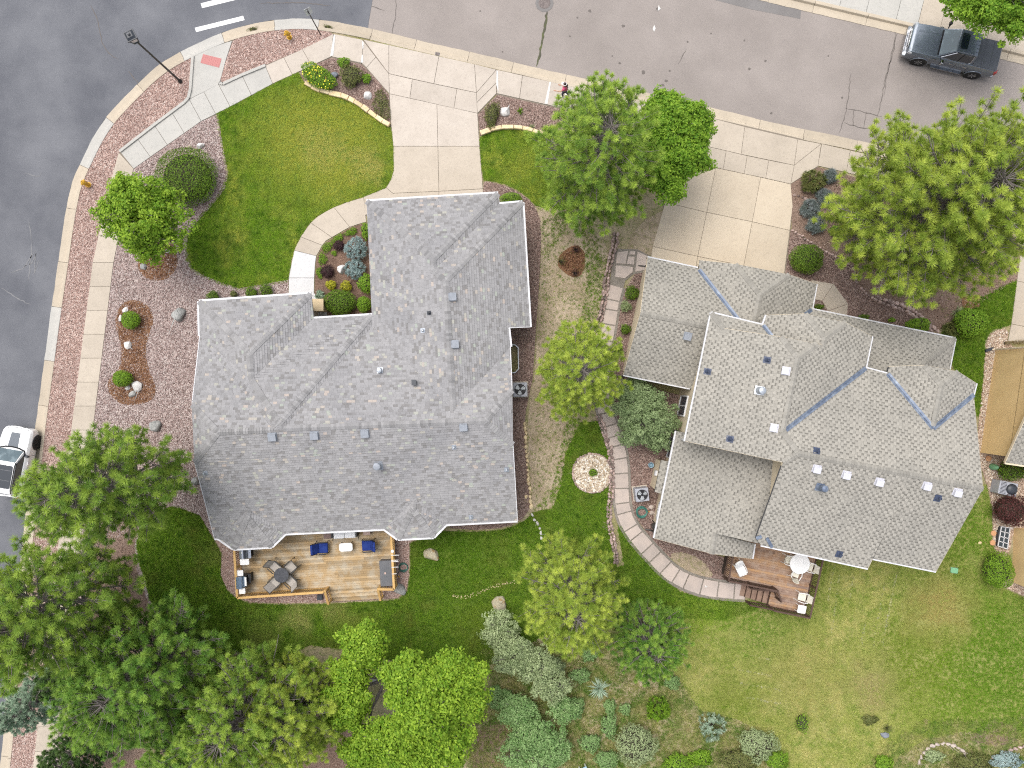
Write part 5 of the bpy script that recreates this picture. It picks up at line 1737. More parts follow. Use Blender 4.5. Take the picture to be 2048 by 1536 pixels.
e = thing('stone_edging', 'curved row of buff sandstone blocks between front lawn and corner bed', 'edging', at(700, 205))
cut_stones(e, [(611, 167), (632, 178), (652, 186), (672, 189), (690, 194), (708, 203), (721, 211), (736, 222), (748, 231), (765, 244), (780, 252)], .62, .26, .22, 'sandstone', seed=4)
e = thing('stone_edging', 'curved row of buff sandstone blocks between side lawn and drive bed', 'edging', at(1010, 258))
cut_stones(e, [(961, 268), (975, 263), (990, 257), (1012, 255), (1035, 256), (1055, 259), (1075, 265), (1095, 274)], .62, .26, .22, 'sandstone', seed=5)

w = thing('rubble_wall', 'low wall of pink and grey rubble along the flagstone path, upper stretch', 'stone wall', at(1207, 600))
rocks_along(w, [(1232, 470), (1226, 500), (1218, 530), (1213, 560), (1208, 600), (1204, 625), (1196, 650), (1190, 672), (1186, 700), (1185, 740)], .21, .13, 'rubble', .26, 2, seed=1, elong=1.15)
w = thing('rubble_wall', 'low wall of pink and grey rubble curving past the pebble ring', 'stone wall', at(1220, 980))
rocks_along(w, [(1196, 832), (1204, 850), (1212, 875), (1219, 900), (1224, 940), (1223, 980), (1219, 1010), (1217, 1035), (1222, 1065), (1228, 1095), (1232, 1125)], .2, .115, 'rubble', .22, 2, seed=2, elong=1.15)
w = thing('rock_border', 'border of pale rocks curving between pine bed and brown gravel', 'rock border', at(1730, 590))
rocks_along(w, [(1585, 462), (1612, 479), (1648, 503), (1680, 518), (1703, 533), (1708, 552), (1714, 568), (1734, 591), (1756, 601)], .22, .10, 'rubble', .16, 1, seed=3, elong=1.2)
rocks_along(w, [(1752, 598), (1772, 606), (1790, 611), (1816, 621), (1840, 638), (1856, 654), (1868, 666)], .24, .15, 'rubble', .24, 2, seed=4, elong=1.1)
rocks_along(w, [(1588, 391), (1610, 397), (1640, 410)], .25, .10, 'rubble', .14, 1, seed=14)
w = thing('rock_border', 'border of rounded tan rocks along gravel beside mottled grey roof', 'rock border', at(1054, 930))
rocks_along(w, [(1049, 848), (1052, 870), (1053, 900), (1055, 930), (1057, 955), (1060, 985), (1061, 1012)], .27, .12, 'sandstone', .17, 1, seed=5, elong=1.25)
w = thing('rock_border', 'short line of pale rocks crossing grass toward the centre bottom pine', 'rock border', at(1075, 1045))
rocks_along(w, [(1064, 1030), (1070, 1040), (1076, 1050), (1080, 1060), (1083, 1075)], .3, .11, 'boulder_white', .12, 1, seed=6, elong=1.2)
w = thing('rock_border', 'half round border of pale blocks at the lower right corner', 'rock border', at(1890, 1490))
rocks_along(w, [(1838, 1522), (1842, 1508), (1852, 1496), (1868, 1488), (1885, 1485), (1902, 1489), (1918, 1497), (1932, 1507)], .33, .13, 'flagstone', .2, 1, seed=7, elong=1.3)
w = thing('rock_border', 'line of pinkish stones above the bluish shrub at lower right', 'rock border', at(2015, 1500))
rocks_along(w, [(1985, 1515), (2005, 1504), (2025, 1496), (2048, 1490), (2075, 1486)], .28, .12, 'rubble', .18, 1, seed=8, elong=1.2)
w = thing('rock_border', 'thin trail of tan chips across the back lawn', 'rock border', at(960, 1185))
rocks_along(w, [(905, 1192), (930, 1194), (955, 1187), (980, 1175), (1005, 1168), (1028, 1164)], .12, .045, 'sandstone', .05, 2, jit=1.2, seed=9)

# flagstone path beside the second house
fp = setting('flagstone_path')
CL = [(1233, 572), (1225, 600), (1221, 625), (1217, 650), (1212, 675), (1208, 700), (1204, 740), (1204, 780), (1209, 815), (1218, 850), (1230, 880), (1239, 915), (1243, 960), (1243, 1000), (1250, 1036), (1267, 1066), (1288, 1090), (1310, 1114), (1335, 1141), (1365, 1160), (1400, 1173), (1440, 1180), (1491, 1184)]
WD = [30, 30, 30, 31, 31, 31, 31, 32, 32, 33, 33, 33, 32, 32, 32, 33, 34, 34, 34, 34, 35, 35, 34]
cl = [Vector(q) for q in P2(CL)]
dist = [0]
for a, b in zip(cl[:-1], cl[1:]): dist.append(dist[-1] + (b - a).length)
cc = polyline([Vector(q) for q in P2(chaikin(CL, 2, False))], .1)
cn = side(cc)
wid = lambda i: np.interp(i / (len(cc) - 1) * dist[-1], dist, WD) * HC / FP / 2
bedp = [(cc[i] + cn[i] * (wid(i) + .1)) for i in range(0, len(cc), 3)] + [(cc[i] - cn[i] * (wid(i) + .1)) for i in range(len(cc) - 1, -1, -3)]
m = MB()
m.sheet([(p.x, p.y) for p in bedp], .042)
m.build('path_bed', MT['flag_joint'], fp)
rf = random.Random(12)
i = 0
while i < len(cc) - 4:
    n = rf.choice((6, 7, 8, 9, 10))
    j = min(i + n, len(cc) - 1)
    if len(cc) - 1 - j < 5: j = len(cc) - 1
    sk0, sk1 = rf.randint(-1, 1), rf.randint(-1, 1)
    pts = []
    f = lambda q, s: cc[min(max(q, 0), len(cc) - 1)] + cn[min(max(q, 0), len(cc) - 1)] * (wid(min(max(q, 0), len(cc) - 1)) * s * rf.uniform(.93, 1.0))
    md = (i + j) // 2
    pts = [f(i, -1), f(i, 0), f(i, 1), f(md, 1), f(j, 1), f(j, 0), f(j, -1), f(md, -1)]
    poly = inset([(p.x, p.y) for p in pts], .035)
    m = MB()
    m.prism(poly, .0, .075 + rf.uniform(-.008, .008), bev=.012)
    m.build('flagstone', MT['flagstone'], fp)
    i = j
for q in ([(1233, 504), (1257, 501), (1252, 529), (1230, 528)], [(1259, 502), (1272, 502), (1270, 511), (1257, 510)], [(1256, 512), (1270, 513), (1268, 531), (1252, 529)], [(1274, 502), (1296, 512), (1291, 541), (1269, 545)],
          [(1230, 530), (1251, 531), (1267, 534), (1266, 545), (1250, 558), (1229, 555)]):
    m = MB()
    m.prism(inset(P2(q), .03), 0, .078, bev=.012)
    m.build('flagstone', MT['flagstone'], fp)
m = MB()
m.sheet(P2([(1226, 512), (1236, 498), (1275, 499), (1300, 512), (1293, 545), (1268, 548), (1250, 562), (1246, 580), (1218, 580)]), .041)
m.build('path_bed', MT['flag_joint'], fp)
for x, y in ((1976, 917), (1986, 1066), (1984, 1085)):
    c = at(x, y)
    m = MB()
    m.lathe([(.17, -.02), (.17, .07), (.155, .08)], (c[0], c[1], 0), 14)
    o = m.build('stepping_stone', MT['copper_pot'])
    tag(o, {917: 'round terracotta stepping stone beside golden wall corner', 1066: 'upper of two round terracotta stones beside the gridded window well', 1085: 'lower of two round terracotta stones beside the gridded window well'}[y], 'stepping stone', 'round stepping stones')

# pebble ring with a plant in the middle
ring = thing('pebble_ring', 'round bed of pale pebbles edged with pink rubble on the side lawn', 'pebble bed', at(1184, 946))
c = at(1184, 946)
m = MB()
m.lathe([(1.22, -.02), (1.22, .07), (.7, .1), (.25, .09)], (0, 0, 0), 40)
m.build('pebble_base', MT['pebbles'], ring)
pp = [(1184 + 39 * math.cos(a), 946 + 39 * math.sin(a)) for a in [k * 2 * math.pi / 40 for k in range(41)]]
rocks_along(ring, pp, .2, .095, 'rubble', .17, 1, seed=11, elong=1.1)
sc_ = scatter('pebbles', [[(1184 + 36 * math.cos(a), 946 + 36 * math.sin(a)) for a in [k * .3 for k in range(21)]]], .09, SW, 230, .03, .075, 21, flat=False)
sc_.parent = ring
sc_.matrix_parent_inverse = Matrix.Translation(-Vector(c))

# ------------------------------------------------------------------ decks
def rot2(v, a):
    return Vector((v[0] * math.cos(a) - v[1] * math.sin(a), v[0] * math.sin(a) + v[1] * math.cos(a)))


def deck_boards(par, poly, ang, z, mat, w=.14, gap=.007, seed=1, lens=(2.4, 3.6)):
    r = random.Random(seed)
    q = [rot2(p, -ang) for p in poly]
    q = [(a.x, a.y) for a in q]
    x0, x1 = min(a for a, b in q), max(a for a, b in q)
    y0, y1 = min(b for a, b in q), max(b for a, b in q)
    y = y0
    while y < y1 - .03:
        x = x0 - r.uniform(0, 2.0)
        while x < x1:
            L = r.uniform(*lens)
            pc = clip_rect(q, x, x + L - .006, y, y + w - gap)
            x += L
            if len(pc) < 3 or abs(area2(pc)) < .02: continue
            m = MB()
            pw = [rot2(p, ang) for p in pc]
            m.prism([(p.x, p.y) for p in pw], z - .035, z + r.uniform(-.0015, .0015))
            m.build('deck_board', MT[mat], par, world=True)
        y += w


BAL = {}


def railing(par, A, B, z0, z1, mat, posts=True, topw=.13, toph=.04, sp=.115, post=.09, bw=.035, topmat=None, zb=None, zt=None):
    """A, B plan points; z0 deck level, z1 rail height; zb/zt give the far end's levels on a stair"""
    A, B = Vector(A), Vector(B)
    zb = z0 if zb is None else zb
    zt = z1 if zt is None else zt
    L = (B - A).length
    lv = lambda t: (z0 + (zb - z0) * t, z1 + (zt - z1) * t)
    org = ORG[par.name]
    n = max(1, round(L / 1.7))
    for i in range(n + 1):
        if not posts and i in (0, n): continue
        p = A.lerp(B, i / n)
        a, b = lv(i / n)
        m = MB()
        m.box((p.x, p.y, (a + b) / 2 - .06), (post, post, b - a + .1), rz=math.atan2(B.y - A.y, B.x - A.x))
        m.build('post', MT[mat], par, world=True)
    for zz, ww, hh, nm in ((None, topw, toph, 'top_rail'), (.09, .05, .06, 'bottom_rail')):
        a0, b0 = lv(0)
        a1, b1 = lv(1)
        m = MB()
        if zz is None: m.bar((A.x, A.y, b0), (B.x, B.y, b1), ww, hh)
        else: m.bar((A.x, A.y, a0 + zz), (B.x, B.y, a1 + zz), ww, hh)
        m.build(nm, MT[topmat or mat] if zz is None else MT[mat], par, world=True)
    key = (mat, round(z1 - z0, 2), bw)
    k = int(L / sp)
    for i in range(1, k):
        t = i / k
        p = A.lerp(B, t)
        a, b = lv(t)
        hgt = b - a - .13
        if key not in BAL:
            m = MB()
            m.box((0, 0, 0), (bw, bw, 1))
            o = m.build('baluster', MT[mat], par)
            BAL[key] = o
        else:
            o = share(BAL[key], 'baluster', par)
        o.location = Vector((p.x, p.y, a + .1 + hgt / 2)) - org
        o.rotation_euler = (0, 0, math.atan2(B.y - A.y, B.x - A.x))
        o.scale = (1, 1, hgt)


ZA = .55
dA = thing('deck', 'golden cedar deck behind the grey roofed house with four chair dining set', 'deck', at(630, 1140))
aA = math.radians(3.3)
LF, RF, LB, RB = Vector(at2(474.5, 1196, 1.5)), Vector(at2(788, 1179, 1.5)), Vector(at2(468, 1098, 1.5)), Vector(at2(782, 1071, 1.5))
uA = Vector((math.cos(aA), math.sin(aA)))
vA = Vector((math.sin(aA), -math.cos(aA)))
LBb, RBb = LF - vA * 4.6, RF - vA * 4.6
S0, S1 = Vector(at2(652, 1180, ZA)), Vector(at2(758, 1174, ZA))
deck_boards(dA, [LF, S0 + vA * .12, S0, S1, S1 + vA * .12, RF, RBb, LBb], aA, ZA, 'deck_tan', seed=3)
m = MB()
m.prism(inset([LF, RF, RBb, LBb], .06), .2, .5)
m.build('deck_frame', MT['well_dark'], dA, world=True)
railing(dA, LB - vA * .6, LF, ZA, 1.5, 'rail_tan')
railing(dA, LF, Vector(at2(646, 1184.5, 1.5)), ZA, 1.5, 'rail_tan')
railing(dA, Vector(at2(758, 1178.5, 1.5)), RF, ZA, 1.5, 'rail_tan')
railing(dA, RB - vA * .4, RF, ZA, 1.5, 'rail_tan')
railing(dA, Vector(at2(649, 1183, 1.5)), Vector(at2(656, 1208, 1.0)), ZA, 1.45, 'rail_tan', zb=.05, zt=.98, sp=.14)
railing(dA, Vector(at2(755.5, 1178.6, 1.5)), Vector(at2(760.5, 1201, 1.0)), ZA, 1.45, 'rail_tan', zb=.05, zt=.98, sp=.14)
for i in range(3):
    z = .42 - i * .14
    for k in range(2):
        a, b = S0 + vA * (.02 + i * .27 + k * .135) + uA * .08, S1 + vA * (.02 + i * .27 + k * .135) - uA * .05
        m = MB()
        m.prism([a, b, b + vA * .13, a + vA * .13], z - .035, z)
        m.build('stair_tread', MT['deck_tan'], dA, world=True)
    a, b = S0 + vA * (.01 + i * .27) + uA * .08, S1 + vA * (.01 + i * .27) - uA * .05
    m = MB()
    m.prism([a, b, b + vA * .02, a + vA * .02], z - .02, z + .1)
    m.build('stair_riser', MT['deck_tan'], dA, world=True)
for i, (y, n) in enumerate(((1110.5, 11), (1120.5, 9), (1123.5, 9), (1134.5, 9), (1148, 5))):
    p = Vector(at2(783.5 + (y - 1098) * .055, y, 1.53))
    m = MB()
    m.tube([(p.x - .06, p.y, 1.535), (p.x + n * .035, p.y + .01, 1.535), (p.x + n * .035 + .02, p.y + .01, 1.49)], .018, 6)
    m.build('bracket_arm', MT['white_plastic'], dA, world=True)
m = MB()
p = at(785.5, 1102, 1.55)
m.lathe([(.05, 0), (.09, .03), (.06, .1), (.09, .12), (.02, .16)], p, 10)
m.build('post_finial', MT['white_plastic'], dA, world=True)

ZB = .95
dB = thing('deck', 'striped brown deck with dark railing behind the two storey house', 'deck', at(1540, 1160))
aB = -math.radians(11.6)
m_, t_, o_ = nodes_of('striped deck boards')
oi_ = N(t_, 'ShaderNodeObjectInfo')
cc_ = ramp(t_, oi_.outputs['Random'], [(0, (.19, .12, .085)), (.3, (.30, .175, .10)), (.55, (.235, .16, .13)), (.75, (.40, .235, .115)), (1, (.27, .185, .145))])
cc_ = mixc(t_, noise_fac(t_, 3, coords='object', lo=.4, hi=.8), cc_, (.36, .27, .21))
principled(t_, o_, cc_, .6, 0, .25)
MT['deck_brown'] = m_
q = lambda x, y: Vector(at2(x, y, ZB))
DB = [q(1466, 1060), q(1447, 1154), q(1544, 1174), q(1536, 1211), q(1607, 1226), q(1642, 1070)]
deck_boards(dB, DB, aB, ZB, 'deck_brown', seed=5, lens=(3.0, 6.0))
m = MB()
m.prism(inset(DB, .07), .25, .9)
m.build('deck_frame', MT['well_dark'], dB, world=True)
RL_ = dict(mat='rail_brown', post=.09, bw=.03, sp=.105, topw=.09, toph=.04)
railing(dB, q(1456, 1106), q(1447.5, 1153), ZB, 1.9, **RL_)
railing(dB, q(1447.5, 1153.5), q(1543, 1173), ZB, 1.9, **RL_)
railing(dB, q(1544, 1173), q(1551, 1194), ZB, 1.9, **RL_)
railing(dB, q(1537, 1211.5), q(1606, 1226), ZB, 1.9, **RL_)
railing(dB, q(1606.5, 1225.5), q(1632, 1112), ZB, 1.9, **RL_)
railing(dB, q(1541, 1174), Vector(at2(1494, 1169, 0)), ZB, 1.85, zb=.05, zt=.95, **RL_)
railing(dB, q(1535.5, 1210), Vector(at2(1491, 1201, 0)), ZB, 1.85, zb=.05, zt=.95, **RL_)
T0, T1 = q(1543, 1175.5), q(1535.5, 1209)
uB = Vector((math.cos(aB), math.sin(aB)))
for i in range(5):
    z = ZB - .16 - i * .17
    a, b = T0 - uB * (.02 + i * .285), T1 - uB * (.02 + i * .285)
    m = MB()
    m.prism([a, b, b - uB * .275, a - uB * .275], z - .04, z)
    m.build('stair_tread', MT['step_brown'], dB, world=True)
    m = MB()
    m.prism([a, b, b + uB * .02, a + uB * .02], z - .1, z + .12)
    m.build('stair_riser', MT['rail_brown'], dB, world=True)

# ------------------------------------------------------------------ furniture and fittings
def rbox(m, c, d, b, rz=0.0, mm=None, seg=4, col=None):
    """slab with rounded corners in plan and an eased top"""
    x, y = d[0] / 2, d[1] / 2
    pts = []
    r = min(b, x * .98, y * .98)
    for cx, cy, a0 in ((x - r, y - r, 0), (-x + r, y - r, 90), (-x + r, -y + r, 180), (x - r, -y + r, 270)):
        for k in range(seg + 1):
            a = math.radians(a0 + 90 * k / seg)
            pts.append((cx + r * math.cos(a), cy + r * math.sin(a)))
    M = mm if mm is not None else Matrix.Rotation(rz, 3, 'Z')
    e = min(d[2] * .35, r * .6, .03)
    n = len(pts)
    rings = []
    for s, z in ((1, -d[2] / 2), (1, d[2] / 2 - e), (1 - e / max(x, y), d[2] / 2)):
        rings += [Vector(c) + M @ Vector((px * s, py * s, z)) for px, py in pts]
    fs = [tuple(range(n))[::-1], tuple(range(2 * n, 3 * n))]
    for k in (0, n): fs += [(k + i, k + (i + 1) % n, k + n + (i + 1) % n, k + n + i) for i in range(n)]
    m.add(rings, fs, col)


def cushion_chair(px, py, rz, label):
    t = thing('cushioned_chair', label, 'chair', (*at2(px, py, 1.0), ZA), rz, 'blue cushioned deck chairs')
    m = MB()
    rbox(m, (.08, 0, .43), (.58, .6, .13), .06)
    m.build('seat_cushion', MT['blue'], t)
    m = MB()
    rbox(m, (-.32, 0, .74), (.6, .58, .12), .06, mm=Matrix.Rotation(-math.radians(62), 3, 'Y').inverted() @ Matrix.Rotation(0, 3, 'Z'))
    m.build('back_cushion', MT['blue'], t)
    m = MB()
    for s in (-1, 1):
        m.tube([(.36, s * .33, 0), (.34, s * .33, .58), (.1, s * .35, .63), (-.28, s * .34, .6), (-.38, s * .33, 0)], .022, 6)
        m.tube([(-.28, s * .33, .55), (-.5, s * .31, 1.02)], .02, 6)
        m.box((.05, s * .35, .64), (.5, .055, .025))
    m.bar((.33, -.33, .35), (.33, .33, .35), .03, .03)
    m.bar((-.36, -.33, .35), (-.36, .33, .35), .03, .03)
    m.build('frame', MT['black'], t)
    return t


cushion_chair(643, 1096, aA, 'blue cushioned deck chair left of the small white table')
cushion_chair(736.5, 1091, aA + math.pi, 'blue cushioned deck chair right of the small white table')
t = thing('coffee_table', 'small white rounded table between the two blue deck chairs', 'table', (*at2(691.5, 1094.5, 1.0), ZA), aA)
m = MB()
rbox(m, (0, 0, .44), (.80, .50, .035), .15, seg=6)
m.build('table_top', MT['white_plastic'], t)
for sx in (-1, 1):
    for sy in (-1, 1):
        m = MB()
        m.tube([(sx * .28, sy * .17, .43), (sx * .33, sy * .23, 0)], .02, 6)
        m.build('leg', MT['black'], t)
t = thing('garden_sofa', 'two seat sofa with white cushions half under the eave', 'sofa', (*at2(689, 1064, .95), ZA), aA)
m = MB()
m.box((0, .05, .18), (1.42, .7, .3))
m.box((0, .36, .5), (1.42, .12, .5))
for s in (-1, 1):
    m.box((s * .72, .05, .32), (.09, .7, .5))
    m.tube([(s * .74, -.36, .05), (s * .78, -.5, .3)], .02, 6)
m.build('frame', MT['black'], t)
for s in (-1, 1):
    m = MB()
    rbox(m, (s * .33, -.03, .41), (.64, .66, .15), .05)
    m.build('seat_cushion', MT['cushion_white'], t)
for x, y, sx, sy, h, mt, lb, nm in ((654.5, 1069, .44, .5, .45, 'brown_box', 'brown resin cube left of the white cushioned sofa', 'storage_cube'), (733, 1063, .42, .44, .42, 'tan_box', 'pinkish square side table right of the white cushioned sofa', 'side_table')):
    t = thing(nm, lb, 'table' if 'table' in nm else 'box', (*at2(x, y, ZA + h), ZA), aA)
    m = MB()
    rbox(m, (0, 0, h - .03), (sx, sy, .06), .03)
    m.build('top', MT[mt], t)
    m = MB()
    for s in (-1, 1):
        for u in (-1, 1): m.box((s * (sx / 2 - .05), u * (sy / 2 - .05), (h - .06) / 2), (.05, .05, h - .06))
        m.box((s * (sx / 2 - .045), 0, h * .4), (.02, sy - .12, h * .6))
        m.box((0, s * (sy / 2 - .045), h * .4), (sx - .12, .02, h * .6))
    m.build('side_panel', MT['brown_box'], t)

TC = Vector(at2(563, 1150.5, 1.25))
t = thing('dining_table', 'small round smoked glass table among four sling chairs', 'table', (TC.x, TC.y, ZA))
m = MB()
m.lathe([(.42, .70), (.43, .71), (.42, .725)], n=28)
m.build('table_top', MT['sling_glass'], t)
m = MB()
for k in range(4):
    a = k * math.pi / 2
    m.tube([(math.cos(a) * .3, math.sin(a) * .3, 0), (math.cos(a) * .12, math.sin(a) * .12, .4), (math.cos(a) * .32, math.sin(a) * .32, .7)], .018, 6)
m.lathe([(.43, .69), (.445, .70), (.445, .715), (.43, .72)], n=28)
m.build('base', MT['iron'], t)
for ang, lb in ((42, 'grey sling chair on the northeast side of the round glass table, toward the house'), (138, 'grey sling chair nearest the grill with rounded shelf, at the glass table'), (226, 'grey sling chair at the glass table nearest the grill with two white shelves'), (318, 'grey sling chair at the glass table nearest the deck stairs')):
    a = math.radians(ang)
    d = Vector((math.cos(a), math.sin(a)))
    p = TC + d * .62
    t = thing('sling_chair', lb.replace('on the northeast side of the round glass table, toward the house', 'at the round glass table nearest the blue chairs'), 'chair', (p.x, p.y, ZA), a + math.pi, 'sling chairs round the glass table')
    m = MB()
    m.add([(.28, -.25, .44), (.28, .25, .44), (.05, -.25, .40), (.05, .25, .40), (-.22, -.25, .42), (-.22, .25, .42)], [(0, 1, 3, 2), (2, 3, 5, 4)])
    m.add([(.28, -.25, .425), (.28, .25, .425), (.05, -.25, .385), (.05, .25, .385), (-.22, -.25, .405), (-.22, .25, .405)], [(2, 3, 1, 0), (4, 5, 3, 2)])
    m.build('seat', MT['sling'], t)
    m = MB()
    m.add([(-.22, -.25, .42), (-.22, .25, .42), (-.36, -.25, .72), (-.36, .25, .72), (-.50, -.24, 1.0), (-.50, .24, 1.0)], [(0, 1, 3, 2), (2, 3, 5, 4)])
    m.add([(-.235, -.25, .41), (-.235, .25, .41), (-.375, -.25, .71), (-.375, .25, .71), (-.515, -.24, .99), (-.515, .24, .99)], [(2, 3, 1, 0), (4, 5, 3, 2)])
    m.build('backrest', MT['sling'], t)
    m = MB()
    for s in (-1, 1):
        m.tube([(.30, s * .27, .44), (-.22, s * .27, .42), (-.51, s * .265, 1.01)], .016, 6)
        m.tube([(.26, s * .30, 0), (.22, s * .30, .62), (-.30, s * .30, .64)], .018, 6)
        m.tube([(-.18, s * .29, .42), (-.40, s * .29, 0)], .018, 6)
        m.box((-.03, s * .31, .645), (.42, .05, .022))
    m.tube([(.30, -.27, .44), (.30, .27, .44)], .016, 6)
    m.tube([(-.51, -.265, 1.01), (-.51, .265, 1.01)], .016, 6)
    m.build('frame', MT['iron'], t)

# two grills by the left rail, both facing the deck
t = thing('gas_grill', 'stainless gas grill half under the eave with one white side shelf', 'grill', (*at2(488.5, 1102, 1.4), ZA), aA)
m = MB()
m.box((-.02, 0, .45), (.5, .9, .8))
m.build('cabinet', MT['black'], t)
m = MB()
vs = []
prof = [(-.26, .88), (-.26, 1.02), (-.18, 1.14), (-.04, 1.18), (.1, 1.12), (.2, 1.0), (.22, .88)]
for y in (-.40, .40): vs += [(x, y, z) for x, z in prof]
n = len(prof)
m.add(vs, [(i, i + 1, n + i + 1, n + i) for i in range(n - 1)] + [tuple(range(n))[::-1], tuple(range(n, 2 * n))])
m.build('lid', MT['steel'], t)
m = MB()
m.box((.12, 0, 1.125), (.16, .78, .012), m=Matrix.Rotation(.55, 3, 'Y'))
m.build('lid_front', MT['dark_metal'], t)
m = MB()
m.tube([(.27, -.36, 1.0), (.29, -.36, 1.05), (.29, .36, 1.05), (.27, .36, 1.0)], .018, 6)
m.build('handle', MT['steel'], t)
m = MB()
m.box((.31, 0, .86), (.14, .86, .1), m=Matrix.Rotation(.35, 3, 'Y'))
for k in range(4): m.lathe([(.03, 0), (.026, .04)], (.34, -.3 + k * .2, .91), 10)
m.build('control_panel', MT['steel'], t)
m = MB()
rbox(m, (-.0, -.63, .9), (.54, .36, .035), .07)
m.build('side_shelf', MT['white_plastic'], t)
m = MB()
m.lathe([(.04, 0), (.04, .02)], (-.02, -.02, 1.19), 10)
m.build('temperature_dial', MT['white_plastic'], t)
t = thing('gas_grill', 'blue grey gas grill with two square white side shelves', 'grill', (*at2(484, 1163.5, 1.35), ZA), aA)
m = MB()
m.box((0, 0, .42), (.46, .62, .75))
m.build('cabinet', MT['dark_metal'], t)
m = MB()
vs = []
prof = [(-.29, .80), (-.29, .98), (-.2, 1.08), (-.04, 1.11), (.06, 1.05), (.10, .94), (.10, .80)]
for y in (-.34, .34): vs += [(x, y, z) for x, z in prof]
m.add(vs, [(i, i + 1, n + i + 1, n + i) for i in range(n - 1)] + [tuple(range(n))[::-1], tuple(range(n, 2 * n))])
m.build('lid', MT['grill_blue'], t)
m = MB()
m.box((.15, 0, .86), (.09, .62, .05))
m.build('lid_rim', MT['grill_blue'], t)
m = MB()
rbox(m, (.25, .02, .9), (.11, .52, .04), .03)
m.build('handle', MT['white_plastic'], t)
m = MB()
m.box((.38, .12, .6), (.16, .52, .05))
m.box((.36, .12, .3), (.05, .5, .6))
m.build('front_tray', MT['black'], t)
for s in (-1, 1):
    m = MB()
    rbox(m, (-.02 + .03 * s * -1, s * .53, .88), (.37, .33, .035), .05)
    m.build('side_shelf', MT['white_plastic'], t)
t = thing('deck_box', 'long charcoal storage box against the right rail of golden deck', 'box', (*at2(772.5, 1147, 1.15), ZA), aA)
m = MB()
m.box((0, 0, .27), (.72, 1.46, .54), taper=1.02)
m.build('body', MT['deckbox'], t)
m = MB()
rbox(m, (0, 0, .575), (.76, 1.52, .07), .04)
for k in range(5): m.box((-.24 + k * .12, 0, .611), (.05, 1.36, .008))
m.build('lid', MT['deckbox'], t)
m = MB()
m.lathe([(.07, 0), (.065, .004)], (-.06, .02, .6165), 9)
m.build('emblem', MT['tan_box'], t)


def hose(name, px, py, z, r, turns, mat, label, seed, tail=()):
    t = thing(name, label, 'hose', at(px, py, z), 0, 'coiled garden hoses')
    rr = random.Random(seed)
    pts = []
    nn = turns * 18
    for i in range(nn):
        a = i * 2 * math.pi / 18
        q = r * (.62 + .4 * (0.5 + .5 * math.sin(i * .37)))
        pts.append((q * math.cos(a) + rr.uniform(-.01, .01), q * .95 * math.sin(a), .03 + .018 * (i // 18 % 4)))
    pts += [Vector(p) for p in tail]
    m = MB()
    m.tube(pts, .017, 6)
    m.build('coil', MT[mat], t, smooth=True)
    m = MB()
    e = Vector(pts[-1])
    m.tube([e, e + Vector((.06, -.05, .0)), e + Vector((.11, -.09, 0))], [.022, .026, .02], 8)
    m.build('nozzle', MT['yellow'], t)


hose('garden_hose', 806, 1134.5, .03, .30, 7, 'hose_dark', 'dark green hose coiled on gravel beside the golden deck', 3, [(-.2, -.2, .04), (-.36, -.42, .05), (-.3, -.5, .06)])
hose('garden_hose', 1282, 1024, .04, .37, 8, 'hose', 'teal green hose coiled on gravel beside the flagstone path', 4, [(.35, .02, .05), (.45, .06, .05)])

# furniture on the brown deck
WT = at2(1600, 1128, 1.67)
t = thing('patio_table', 'large round white table on the brown deck', 'table', (*WT, ZB))
m = MB()
m.lathe([(.585, .69), (.59, .70), (.58, .72), (.1, .725)], n=40)
for k in range(16):
    a = k * math.pi / 8
    m.bar((math.cos(a) * .06, math.sin(a) * .06, .727), (math.cos(a) * .54, math.sin(a) * .54, .724), .012, .006)
m.build('table_top', MT['white_plastic'], t)
for k in range(4):
    a = k * math.pi / 2 + .6
    m = MB()
    m.tube([(math.cos(a) * .4, math.sin(a) * .4, .69), (math.cos(a) * .48, math.sin(a) * .48, 0)], .03, 8)
    m.build('leg', MT['white_plastic'], t)


def resin_chair(px, py, rz, label, mat='cream_plastic', group='white resin chairs on the brown deck'):
    t = thing('resin_chair', label, 'chair', (*at2(px, py, 1.4), ZB), rz, group)
    m = MB()
    vs = [(.24, -.2, .43), (.24, .2, .43), (-.22, -.23, .41), (-.22, .23, .41)]
    m.add(vs + [(x, y, z - .03) for x, y, z in vs], [(0, 1, 3, 2), (6, 7, 5, 4), (0, 4, 5, 1), (2, 3, 7, 6), (0, 2, 6, 4), (1, 5, 7, 3)])
    m.build('seat', MT[mat], t)
    m = MB()
    arc = [(-.24, -.24), (-.29, -.12), (-.305, 0), (-.29, .12), (-.24, .24)]
    vs = [(x, y, .43) for x, y in arc] + [(x - .16, y * .9, .86 + .05 * (1 - abs(y) / .24)) for x, y in arc]
    m.add(vs + [(x - .025, y, z) for x, y, z in vs], [(i, i + 1, 6 + i, 5 + i) for i in range(4)] + [(10 + i + 5, 11 + i + 5, 11 + i, 10 + i) for i in range(4)] + [(5 + i, 6 + i, 16 + i, 15 + i) for i in range(4)])
    m.build('backrest', MT[mat], t)
    m = MB()
    for s in (-1, 1):
        m.tube([(.3, s * .26, 0), (.24, s * .25, .6), (0, s * .28, .66), (-.3, s * .25, .64)], .022, 6)
        m.tube([(-.26, s * .24, .42), (-.34, s * .26, 0)], .022, 6)
    m.build('frame', MT['white_plastic'], t)
    return t


